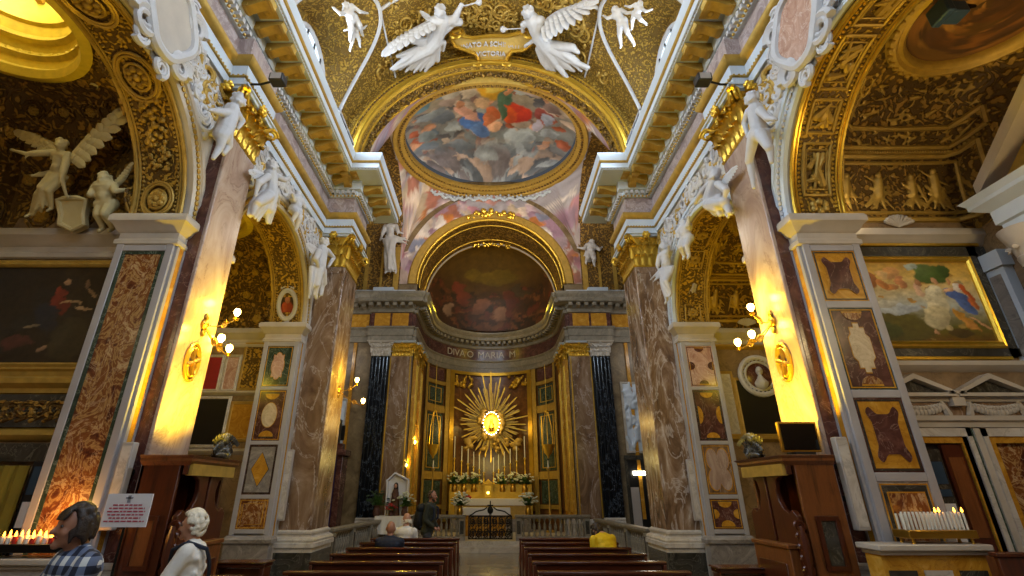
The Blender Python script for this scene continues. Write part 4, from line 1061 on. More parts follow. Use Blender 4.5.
# right: bright painting
MIR = False
r = frame('painting', 'bright painting of a seated pale robed figure with angels on the right chapel wall', 'painting', 5.24, 7.0, 3.66, 4.86, 6.46, .1, m['goldbright'])
P = gridP(150, 96)
cc = paintcols(P, [(0, '6a4a14'), (.18, '5c5a1c'), (.3, '8a8460'), (.45, 'b0b4a8'), (.55, 'c4b690'), (.8, 'dcb458'), (1, 'c89a3c')], [(.25, .16, .3, .2, .1, '5a5420'), (.1, .12, .2, .12, 0, '3e4a22'), (.3, .38, .2, .06, .1, 'b8c0c4'), (.2, .45, .14, .05, 0, 'cac8b8'), (.16, .78, .05, .12, 0, 'a8642a'), (.1, .86, .04, .1, .3, '8a5420'), (.3, .68, .08, .05, .2, 'cc8848'), (.36, .86, .06, .08, 0, 'd89c58'), (.28, .82, .05, .05, 0, 'e4b878'), (.42, .74, .04, .07, 0, 'c88450'), (.24, .7, .04, .06, .4, 'c47c3c'),
  (.68, .84, .13, .12, 0, '4a6428'), (.62, .9, .08, .07, .2, '5c7434'), (.78, .88, .06, .08, 0, '3e5a24'), (.52, .92, .05, .05, .2, 'b4c0b0'), (.63, .45, .085, .24, -.15, 'cfc4a0'), (.6, .3, .1, .14, -.2, 'c4b68c'), (.66, .6, .06, .1, 0, 'd4caa8'), (.68, .76, .025, .05, 0, 'c89468'), (.54, .68, .035, .06, 0, 'd4a888'), (.53, .6, .04, .06, .2, 'd8b08c'), (.57, .74, .025, .04, 0, 'a8744c'),
  (.82, .55, .06, .14, .5, '4a64a0'), (.86, .42, .05, .12, .6, '5470ac'), (.8, .74, .022, .045, 0, 'c89060'), (.78, .64, .06, .02, .2, 'd8a87c'), (.86, .66, .03, .06, 0, 'e0d4c4'), (.91, .6, .03, .12, .3, 'b85424'), (.93, .46, .03, .08, .5, 'c46830'), (.8, .28, .03, .14, .4, 'c08a34'), (.84, .2, .02, .1, .6, 'b8803c'), (.93, .2, .018, .12, .8, 'c89468'), (.55, .12, .02, .03, 0, 'c8966c'), (.75, .1, .1, .06, 0, '4a3c1c')], 61, 10, .024, ['c09040', '9a8040', 'b4a070'], 26, (.015, .04))
painted_grid('canvas', lambda u, v: (5.24+1.76*u, 6.44, 3.66+1.2*v), 150, 96, cc, m['oil'], r)
fb = MB()
for x0, x1, z0, z1 in ((5.2, 7.38, 4.97, 5.12), (5.2, 7.38, 3.45, 3.56), (7.11, 7.24, 3.45, 5.12)): fb.box(x0, x1, 6.44, 6.5, z0, z1)
struct('trim_right_15', fb, m['darkgrey'], 'dark marble border round the bright painting', 'border')
fb = MB()
for x0, x1, z0, z1 in ((5.2, 7.1, 3.40, 3.44), (5.2, 7.3, 5.13, 5.17)): fb.box(x0, x1, 6.42, 6.5, z0, z1)
struct('trim_right_16', fb, m['goldbright'], 'thin gilt strips above and below the bright painting', 'border')
MIR = True
mb = MB().sweep([(-7.4, 6.5), (-5.2, 6.5)], [(0, 3.24), (.04, 3.26), (.1, 3.32), (.1, 3.38), (0, 3.4)]).sweep([(-7.4, 6.5), (-5.2, 6.5)], [(0, 2.82), (.06, 2.84), (.08, 2.9), (0, 2.92)]).sweep([(-7.4, 6.5), (-5.2, 6.5)], [(0, 2.5), (.05, 2.52), (.05, 2.58), (.09, 2.6), (.09, 2.66), (0, 2.67)])
struct('trim_right_17', mb, m['cream'], 'pale string courses over the right chapel doors', 'moulding')
fz = MB().box(-7.4, -5.2, 6.47, 6.5, 2.66, 2.84); fo = struct('trim_right_18', fz, m['brown'], 'frieze with shell swags over the right chapel doors', 'frieze')
for cx in (-5.62, -6.62):
    sg = MB()
    for k in range(13):
        t = -1+2*k/12; sg.ell((cx+.3*t, 6.45, 2.74-.07*(1-t*t)+.03), (.035, .04, .05), 6, 5)
        sg.ell((cx+.26*t, 6.44, 2.79-.03*(1-t*t)), (.03, .03, .03), 6, 5)
    for t in (-1, 1): sg.cap((cx+.32*t, 6.45, 2.82), (cx+.36*t, 6.45, 2.68), .03, .045, 6)
    obj('swag', sg, m['cream'], fo)
    r = thing('door_pediment', 'pale triangular pediment over the %s right chapel door' % ('nearer to the jamb' if cx > -6 else 'second'), 'pediment', (cx, 6.5, 2.92))
    pd = MB()
    for s_ in (-1, 1): pd.prism([(cx+s_*.46, 6.36, 2.93), (cx+s_*.46, 6.36, 2.98), (cx, 6.36, 3.2), (cx, 6.36, 3.13)], (0, .14, 0))
    pd.box(cx-.48, cx+.48, 6.36, 6.5, 2.9, 2.945); obj('raking_cornice', pd, m['cream'], r)
    ty = MB().prism([(cx-.36, 6.44, 2.945), (cx+.36, 6.44, 2.945), (cx, 6.44, 3.12)], (0, .05, 0)); obj('tympanum', ty, m['darkgrey'], r)
ct = MB().box(-6.2, -6.04, 6.38, 6.5, 2.78, 2.95).box(-6.24, -6.0, 6.36, 6.5, 2.93, 2.97); struct('trim_right_19', ct, m['cream'], 'small pale bracket between the two door pediments', 'bracket')
# doors: frames and flat slabs with things on them; slate paints in unlit depth
for n, (x0, x1) in enumerate(((-6.0, -5.28), (-7.1, -6.42))):
    fr = MB()
    for a, b, k in ((x0-.14, x0-.08, 0), (x1+.08, x1+.14, 0)): fr.box(a, b, 6.4, 6.5, 0, 2.5)
    fr.box(x0-.14, x1+.14, 6.4, 6.5, 2.4, 2.5)
    dn_ = struct('door_%d' % (n+1), fr, m['stone'], 'marble framed doorway %s in the right chapel' % ('beside the jamb' if n == 0 else 'at the right edge'), 'door')
    yl = MB().box(x0-.08, x0, 6.42, 6.5, 0, 2.4).box(x1, x1+.08, 6.42, 6.5, 0, 2.4).box(x0, x1, 6.42, 6.5, 2.32, 2.4); obj('yellow_lining', yl, m['ochre'], dn_)
    dk = MB().box(x0, x1, 6.485, 6.505, 0, 2.32); obj('opening_slab', dk, m['slate'] if n == 0 else m['breccia'], dn_)
    if n == 0:
        lf = MB().box(x0+.02, x0+.28, 6.43, 6.48, .02, 2.3); obj('door_leaf', lf, m['wood'], dn_)
        for z0, z1 in ((.3, 1.1), (1.25, 2.15)):
            q = MB().box(x0+.06, x0+.24, 6.42, 6.435, z0, z1); obj('door_panel', q, m['woodmid'], dn_)
        st = MB(); 
        st.box(x0+.3, x0+.56, 6.45, 6.48, 1.0, 2.25); obj('noticeboard', st, m['darkgrey'], dn_)
        for z0, z1 in ((1.05, 1.3), (1.36, 1.62), (1.7, 1.78), (1.84, 2.1)): q = MB().box(x0+.33, x0+.53, 6.44, 6.452, z0, z1); obj('notice', q, m['paper'] if z0 < 1.5 else m['blue'], dn_)
pl_ = MB().box(-6.28, -6.2, 6.42, 6.5, 0, 2.5).box(-6.1, -6.02, 6.42, 6.5, 0, 2.5); struct('trim_right_20', pl_, m['cream'], 'pale strips between the two right chapel doors', 'moulding')
pl_ = MB().box(-6.2, -6.1, 6.44, 6.5, 0, 2.5); struct('trim_right_21', pl_, m['green'], 'green marble strip between the two right chapel doors', 'moulding')
# right chapel corner pilaster and altar aedicule on the end wall
r = thing('corner_pilaster', 'pale framed corner pilaster with grey inlay right of the bright painting', 'pilaster', (-7.3, 6.3, 0))
q = MB().box(-7.4, -7.26, 6.2, 6.5, 0, 4.94).box(-7.4, -7.22, 6.16, 6.5, 4.7, 4.94); obj('shaft', q, m['fascia'], r); q = MB().box(-7.262, -7.25, 6.27, 6.43, 3.0, 4.6); obj('inlay', q, m['grey'], r)
r = thing('altar_aedicule', 'white marble altar pediment on columns at the end of the right chapel', 'altar', (-7.2, A2, 0))
EN = [(0, 5.0), (.04, 5.0), (.04, 5.14), (.08, 5.16), (.08, 5.36), (.14, 5.4), (.22, 5.46), (.22, 5.52), (.28, 5.6), (0, 5.62)]
q = MB().sweep([(-7.4, 5.8), (-7.12, 5.8), (-7.12, A2-1.6), (-7.4, A2-1.6)], EN, side=-1); obj('entablature', q, m['fascia'], r)
for s_ in (-1, 1): q = MB().prism([(-7.4, A2+s_*1.62, 5.62), (-7.4, A2+s_*1.62, 5.8), (-7.4, A2+s_*.5, 6.75), (-7.4, A2+s_*.5, 6.55)], (.45, 0, 0)); obj('raking_cornice', q, m['cream'], r)
q = MB().prism([(-7.36, A2-1.6, 5.62), (-7.36, A2+1.6, 5.62), (-7.36, A2+.5, 6.55), (-7.36, A2-.5, 6.55)], (.15, 0, 0)); obj('tympanum', q, m['goldsoft'], r)
for s_ in (-1, 1):
    c_ = MB().lathe((-7.15, A2+s_*1.45, 0), [(.2, .9), (.2, .98), (.17, 1.02), (.19, 1.06), (.15, 1.1), (.15, 2.6), (.13, 4.45), (.15, 4.47)], 24); obj('column', c_, m['black'], r)
    c_ = MB().lathe((-7.15, A2+s_*1.45, 0), [(.14, 4.45), (.17, 4.6), (.16, 4.62), (.2, 4.8), (.24, 4.92), (.26, 5.0)], 20); 
    for k in range(10): leaf(c_, V((-7.15+.14*math.cos(k*PI/5), A2+s_*1.45+.14*math.sin(k*PI/5), 4.5)), V((math.cos(k*PI/5), math.sin(k*PI/5), 0)), V((-math.sin(k*PI/5), math.cos(k*PI/5), 0)), .1, .28, .09)
    obj('column_capital', c_, m['cream'], r)
    c_ = MB().box(-7.4, -6.92, A2+s_*1.45-.24, A2+s_*1.45+.24, 0, .9); obj('pedestal', c_, m['grey'], r, bevel=.01)
q = MB().box(-7.39, -7.32, A2-1.1, A2+1.1, 1.2, 4.8); obj('altar_painting_panel', q, m['purple'], r)
q = MB().box(-7.4, -6.7, A2-1.15, A2+1.15, 0, 1.05); obj('altar_table', q, m['cream'], r, bevel=.02)
MIR = True
# right farther chapel wall
slab_panel('black slate tablet under a round white medallion, farther right chapel', -6.62, -5.75, 2.95, 4.15, yw, m['slate'], m['goldsoft'])
r = thing('portrait_medallion', 'round white marble portrait medallion above the black tablet in the right chapel', 'medallion', (-6.3, yw, 4.2))
q = MB(); 
for rr, t in ((.44, .06), (.33, .03)): q.tube([(-6.3+rr*math.cos(a), yw-.05, 4.25+rr*math.sin(a)) for a in [2*PI*i/32 for i in range(32)]], t, 8, closed=True)
for k in range(24): q.ell((-6.3+.39*math.cos(k*PI/12), yw-.06, 4.25+.39*math.sin(k*PI/12)), .035, 6, 5)
obj('wreath', q, m['white'], r)
q = MB().lathe_ax((-6.3, yw-.02, 4.25), (0, -1, 0), [(.001, .02), (.3, .02), (.34, 0)], 32); obj('field', q, m['purple'], r)
q = MB().ell((-6.3, yw-.08, 4.36), (.08, .08, .11)).cap((-6.3, yw-.07, 4.2), (-6.3, yw-.07, 4.08), .07, .16).ell((-6.27, yw-.15, 4.35), (.03, .03, .03)); baked('bust', q, .02, m['white'], r)
for z in (2.78, 4.9):
    sh = MB().sweep([(-XF, yw+.01), (-XO, yw+.01)], [(0, z), (.05, z+.02), (.1, z+.06), (.1, z+.1), (0, z+.12)])
    struct('trim_right_%d' % (22 if z < 3 else 23), sh, m['goldsoft'], 'gilded string course %s in the farther right chapel' % ('low' if z < 3 else 'high'), 'moulding')
slab_panel('pale scrolled marble strip beside the black tablet, farther right chapel', -5.62, -5.36, 2.95, 4.3, yw, m['stone'], m['goldsoft'])
MIR = False

# ---- black and brown pilasters of the presbytery
for MIR in (False, True):
    r = thing('fluted_pilaster', word('black veined fluted pilaster left of the high altar', 'black veined fluted pilaster right of the high altar'), 'pilaster', (-4.2, YB, 0))
    x0, x1, y = -4.56, -3.88, YB-.16
    pts = [(x0, YB), (x0, y)]; n = 5; w = (x1-x0)/n
    for i in range(n):
        a = x0+w*i; pts += [(a+w*.16, y)]+[(a+w*.5-w*.34*math.cos(t), y+.075*math.sin(t)) for t in arc(8)]+[(a+w*.84, y)]
    pts += [(x1, y), (x1, YB)]
    q = MB().prism([(a, b, .95) for a, b in pts], (0, 0, 5.6)); obj('shaft', q, m['black'], r, angle=25)
    capital(r, x0, x1, y, YB, 6.55, 7.12, ('S', 'E'), m['stone'], m['cream'])
    q = MB().sweep([(x0, y), (x1, y), (x1, YB)], [(0, .95), (.05, .9), (.03, .86), (.08, .8), (.1, .74), (.1, .66), (.0, .64)]).box(x0-.1, x1+.1, y-.1, YB, 0, .66); obj('base', q, m['stone'], r)
    r = thing('brown_pilaster', word('brown marble pilaster edged with gold inside the left black pilaster', 'brown marble pilaster edged with gold inside the right black pilaster'), 'pilaster', (-3.5, YB, 0))
    x0, x1, y = -3.84, -3.02, YB-.09
    q = MB().box(x0, x1, y, YB, .9, 6.6); obj('shaft', q, m['brown'], r)
    q = MB()
    for x in (x0+.02, x1-.04): q.box(x-.022, x+.022, y-.025, y, .95, 6.5)
    obj('gilt_edge', q, m['gold'], r)
    capital(r, x0+.06, x1-.02, y, YB, 6.55, 7.12, ('S', 'E')); q = MB().box(x0-.02, x1+.02, y-.06, YB, 0, .9); obj('plinth', q, m['stone'], r, bevel=.02)
    # gilded columns on the inner jamb
    for k, (yy, lab) in enumerate(((18.75, 'first'), (20.1, 'second'))):
        r = thing('gilded_pilaster', word('%s gilded pilaster on the left jamb before the apse', '%s gilded pilaster on the right jamb before the apse') % lab, 'pilaster', (-2.9, yy, 0))
        q = MB().box(-3.0, -2.86, yy-.28, yy+.28, .9, 6.5); obj('shaft', q, m['ochre'], r, bevel=.01)
        q = MB()
        for d in (-.2, 0, .2): q.box(-2.87, -2.845, yy+d-.03, yy+d+.03, 1.1, 6.3)
        obj('gilt_strip', q, m['goldbright'], r)
        capital(r, -3.0, -2.86, yy-.28, yy+.28, 6.5, 7.12, ('S', 'E')); q = MB().box(-3.02, -2.78, yy-.36, yy+.36, 0, .9); obj('plinth', q, m['stone'], r, bevel=.02)
    # transept wall
    q = MB().box(-5.3, -5.18, YB-.08, YB, .9, 7.1).box(-6.1, -6.0, YB-.08, YB, .9, 7.1); struct('trim_%s_24' % word('left', 'right'), q, m['ochre'], '%s yellow marble strips on the transept wall' % word('left', 'right'), 'moulding')
MIR = False
yb = YB-.02
r = frame('relief_panel', 'bluish white marble relief on the right transept wall beside the pier', 'relief', 4.95, 5.75, 3.1, 5.5, yb, .08, m['stone'])
q = MB(); R = random.Random(5)
for k in range(44):
    x, z = R.uniform(5.0, 5.7), R.uniform(3.2, 5.4); q.cap((x, yb-.04, z), (x+R.uniform(-.15, .15), yb-.07, z+R.uniform(-.3, .3)), R.uniform(.05, .1), R.uniform(.03, .07), 6)
q.box(4.95, 5.75, yb-.03, yb+.05, 3.1, 5.5); baked('carving', q, .03, m['fascia'], r)
r = thing('side_door', 'dark doorway under a white strip lamp on the right transept wall', 'door', (5.3, YB, 0))
q = MB().box(4.75, 4.85, yb-.06, yb, 0, 2.9).box(5.75, 5.85, yb-.06, yb, 0, 2.9).box(4.75, 5.85, yb-.08, yb, 2.8, 2.95); obj('door_frame', q, m['darkgrey'], r)
q = MB().box(4.85, 5.75, yb-.02, yb+.01, 0, 2.8); obj('opening_slab', q, m['slate'], r)  # flat slate sheet, its dark colour put in for the unlit doorway
q = MB().box(5.0, 5.42, yb-.14, yb-.08, 2.3, 2.42); obj('strip_lamp', q, m['whitebulb'], r)
q = MB().box(4.87, 5.15, yb-.05, yb-.02, .1, 1.9); obj('notice_panel', q, m['greyplastic'], r)
r = frame('relief_panel', 'pale bluish marble relief on the left transept wall beside the pier', 'relief', -5.75, -5.35, 3.3, 4.9, yb, .08, m['stone'])
q = MB().box(-5.75, -5.35, yb-.03, yb+.05, 3.3, 4.9)
for k in range(24):
    x, z = R.uniform(-5.7, -5.4), R.uniform(3.4, 4.8); q.cap((x, yb-.04, z), (x+R.uniform(-.1, .1), yb-.07, z+R.uniform(-.3, .3)), R.uniform(.04, .08), R.uniform(.03, .06), 6)
baked('carving', q, .03, m['fascia'], r)
r = thing('transept_cabinet', 'dark red cabinet with a violet curtain in the left transept', 'cabinet', (-5.6, 17.9, 0))
q = MB().box(-6.3, -6.1, 17.6, 18.2, 0, 2.9).box(-5.25, -5.05, 17.6, 18.2, 0, 2.9).box(-6.4, -4.95, 17.5, 18.2, 2.9, 3.1).box(-6.3, -5.05, 18.1, 18.2, 0, 2.9).box(-6.25, -5.1, 17.55, 17.9, 3.1, 3.3); obj('carcass', q, m['purple'], r, bevel=.02)
q = MB().quad_grid([[(-6.1+.85*i/40, 17.7+.03*math.sin(i*.9), z) for z in (.1, 1, 2, 2.9)] for i in range(41)]); obj('curtain', q, m['violet'], r)
q = MB().box(-5.2, -5.08, 17.55, 17.6, 3.4, 3.9).box(-5.95, -5.25, 17.55, 17.75, 3.3, 4.1); obj('dark_top_box', q, m['slate'], r)

# ---- apse panels and altarpiece
def bent(mb, a0, a1, z0, z1, off, d=.03, n=8):
    rows = []
    for i in range(n+1):
        a = a0+(a1-a0)*i/n; rows.append([ap(a, z0, off-d), ap(a, z0, off), ap(a, z1, off), ap(a, z1, off-d)])
    mb.quad_grid(rows, closev=True); k = len(mb.v); L = 4
    mb.f.append((k-4*(n+1), k-4*(n+1)+1, k-4*(n+1)+2, k-4*(n+1)+3)); mb.f.append((k-4, k-3, k-2, k-1)); return mb
for MIR in (False, True):
    A0, A1 = -1.24, -.80
    r = thing('apse_bay', word('left bay of stacked green marble panels in gilt frames beside the altarpiece', 'right bay of stacked green marble panels in gilt frames beside the altarpiece'), 'panel', tuple(ap((A0+A1)/2, 0)))
    g = MB(); bent(g, A0-.06, A0, .6, 7.1, .1); bent(g, A1, A1+.08, .6, 7.1, .12)
    for z in (1.1, 2.25, 2.4, 5.05, 5.2, 6.3): bent(g, A0, A1, z, z+.16, .08)
    obj('gilt_frame', g, m['goldsoft'], r)
    for z0, z1, k in ((6.5, 7.0, 'purple'), (5.4, 6.25, 'green'), (2.6, 5.0, 'green'), (1.3, 2.2, 'green')):
        g = MB(); bent(g, A0+.03, A1-.03, z0, z1, .04); p_ = obj('marble_panel', g, m[k], r)
        if z1 > 3 and z0 < 6.4:
            g = MB()
            for a0, a1, q0, q1 in ((A0+.07, A0+.085, z0+.12, z1-.12), (A1-.085, A1-.07, z0+.12, z1-.12), (A0+.07, A1-.07, z0+.1, z0+.13), (A0+.07, A1-.07, z1-.13, z1-.1)): bent(g, a0, a1, q0, q1, .055, n=4)
            obj('gilt_line', g, m['goldbright'], p_)
MIR = False
r = thing('altarpiece', 'gilded high altarpiece with a burst of rays round a glowing oval icon', 'altarpiece', (0, 23.3, 0))
YI = 23.0; ic = V((0.03, YI-.25, 4.62))
g = MB(); bent(g, -.72, .72, 1.0, 7.0, .06, n=20); obj('back_panel', g, m['apsewall'], r)
g = MB()
for s_ in (-1, 1): bent(g, s_*.72, s_*.64, 1.0, 7.0, .16, n=3)
bent(g, -.72, .72, 6.95, 7.1, .18, n=20); obj('gilt_border', g, m['gold'], r)
R = random.Random(8)
for s_ in (-1, 1):
    g = MB()
    for k in range(22): g.ell(ap(s_*R.uniform(.3, .62), R.uniform(6.35, 6.9), .16), R.uniform(.05, .12), 7, 5)
    baked('corner_cherub_relief', g, .03, m['gold'], r)
rays = 96; R = random.Random(1)
for k in range(rays):
    a = 2*PI*k/rays+R.uniform(-.02, .02); L = (1.7 if k % 3 == 0 else 1.35 if k % 3 == 1 else 1.1)*R.uniform(.85, 1.15)
    if abs(math.cos(a)) < .3 and math.sin(a) > 0: L *= 1.3
    if math.sin(a) < 0: L *= .85
    d = V((math.cos(a), 0, math.sin(a)*1.05)); s_ = V((-math.sin(a), 0, math.cos(a)))
    c_ = ic+V((0, .08+.05*(k % 3), 0)); i0, o0 = c_+d*.5, c_+d*L
    g = MB().prism([i0-s_*.015, i0+s_*.015, o0+s_*.03+d*-.1, o0, o0-s_*.03+d*-.1], (0, .025, 0))
    obj('ray', g, m['goldsoft'] if k % 3 else m['gold'], r)
g = MB(); R = random.Random(6)
for k in range(34):
    a = R.uniform(0, 2*PI); q = R.uniform(.5, .74); g.ell(ic+V((q*math.cos(a)*.85, -.02, q*math.sin(a))), (R.uniform(.07, .15), .1, R.uniform(.07, .13)), 8, 6)
for k in range(22):
    g.ell(ic+V((R.uniform(-1.25, 1.25), 0, R.uniform(-1.15, -.6))), (R.uniform(.08, .2), .1, R.uniform(.07, .13)), 8, 6)
baked('cloud_glory', g, .035, m['goldsoft'], r)
g = MB()
for rr, t in ((.44, .05), (.36, .03)): g.tube([ic+V((rr*.74*math.cos(a), -.08, rr*math.sin(a))) for a in [2*PI*i/36 for i in range(36)]], t, 8, closed=True)
obj('icon_frame', g, m['goldbright'], r)
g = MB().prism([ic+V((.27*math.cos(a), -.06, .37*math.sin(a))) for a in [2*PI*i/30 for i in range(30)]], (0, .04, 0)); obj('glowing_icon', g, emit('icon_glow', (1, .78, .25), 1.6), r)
g = MB().ell(ic+V((0, -.09, .1)), (.07, .03, .09)).cap(ic+V((0, -.08, 0)), ic+V((0, -.08, -.22)), .08, .16).ell(ic+V((.08, -.1, -.05)), (.05, .03, .06)); baked('icon_relief', g, .02, m['goldbright'], r)
for k in range(20):
    a = 2*PI*k/20; g = MB().ell(ic+V((.5*.74*math.cos(a), -.1, .5*math.sin(a))), .022, 6, 5); obj('icon_lamp', g, m['whitebulb'], r)
# ================================================================== SCULPTURE
def lump_head(mb, c, r, fwd, up=(0,0,1)):
    c, f, u = V(c), V(fwd).normalized(), V(up).normalized(); s = f.cross(u).normalized()
    mb.ell(c, (r*.82, r*.95, r*1.12), 12, 9, MX((s, f, u)).transposed().to_3x3() if False else None)
    mb.ell(c+f*r*.35-u*r*.45, (r*.55,)*3, 8, 6); mb.cap(c+f*r*.82+u*r*.1, c+f*r*1.08-u*r*.22, r*.12, r*.2, 6)
    for k in (-1, 1): mb.ell(c+s*k*r*.83, (r*.2, r*.2, r*.28), 6, 5); mb.ell(c+f*r*.7+s*k*r*.38-u*r*.2, (r*.28,)*3, 6, 5)
    mb.cap(c+f*r*.8-s*r*.4+u*r*.28, c+f*r*.8+s*r*.4+u*r*.28, r*.16, r*.16, 6)
def curls(mb, c, r, fwd, seed=0, n=26):
    R = random.Random(seed); f = V(fwd).normalized()
    for k in range(n):
        d = V((R.uniform(-1, 1), R.uniform(-1, 1), R.uniform(-.3, 1)))
        if d.length < .2: continue
        d.normalize()
        if d.dot(f) > .45: continue
        mb.ell(V(c)+V((d.x*r*.9, d.y*r*.98, d.z*r*1.12)), (r*.3,)*3, 6, 5)
def hand(mb, p, d, r, curl=.5):
    """palm, five unequal fingers and a thumb at the side; d points along the hand"""
    p, d = V(p), V(d).normalized(); s = d.cross(V((0,0,1)));
    if s.length < .2: s = d.cross(V((0,1,0)))
    s.normalize(); n = s.cross(d).normalized(); q = p+d*r*1.6
    mb.cap(p, q, r*.85, r*.95, 8); mb.cap(p+s*r*.4, q+s*r*.6, r*.6, r*.55, 6); mb.cap(p-s*r*.4, q-s*r*.6, r*.6, r*.55, 6)
    for k, L in enumerate((1.35, 1.6, 1.5, 1.15)):
        o = q+s*r*(.85-.57*k); a = o+d*r*L*.55-n*r*curl*.35; b = a+d*r*L*.4-n*r*curl*.7; mb.cap(o, a, r*.27, r*.24, 6); mb.cap(a, b, r*.24, r*.19, 6)
    o = p+d*r*.5+s*r*.8; a = o+d*r*.7+s*r*.55-n*r*curl*.3; mb.cap(o, a, r*.32, r*.28, 6); mb.cap(a, a+d*r*.6-n*r*.2, r*.27, r*.2, 6)
def wing(root, tip, out, name, mat, parent, feathers=9, w=.5, down=None):
    """feathers fanned along a curved leading edge, each with thickness"""
    root, tip, out = V(root), V(tip), V(out).normalized(); ax = tip-root; L = ax.length; ax = ax/L
    dn = V(down) if down is not None else out.cross(ax); dn = (dn-ax*dn.dot(ax)).normalized()
    mb = MB(); mb.tube([root+ax*L*t-dn*L*.10*math.sin(PI*t) for t in [i/8 for i in range(9)]], lambda t: L*.06*(1.1-t*.8), 8)
    for row, (k0, ln) in enumerate(((1.0, 1.0), (.62, .62), (.38, .4))):
        for i in range(feathers):
            t = .08+.92*i/(feathers-1); o = root+ax*L*t*.96-dn*L*.10*math.sin(PI*t)+out*(.012+.02*row)*L
            fd = (dn*(1.0-.75*t**2)+ax*(.15+.95*t**2)).normalized(); fl = L*w*ln*(.75+.35*t)*(1 if i < feathers-1 else .8)
            nn = out; side = fd.cross(nn).normalized(); rows = []
            for j in range(6):
                q = j/5; wd = L*.075*(1.1-.2*q)*(1 if j < 5 else .25); p = o+fd*fl*q+nn*L*.03*math.sin(PI*q)
                rows.append([p-side*wd+nn*0, p-side*wd*.3+nn*L*.018, p+side*wd*.3+nn*L*.018, p+side*wd, p+side*wd*.3-nn*L*.01, p-side*wd*.3-nn*L*.01])
            b = len(mb.v); mb.quad_grid(rows, closev=True); mb.f.append(tuple(range(b, b+6))[::-1]); mb.f.append(tuple(range(b+30, b+36)))
    return obj(name, mb, mat, parent)
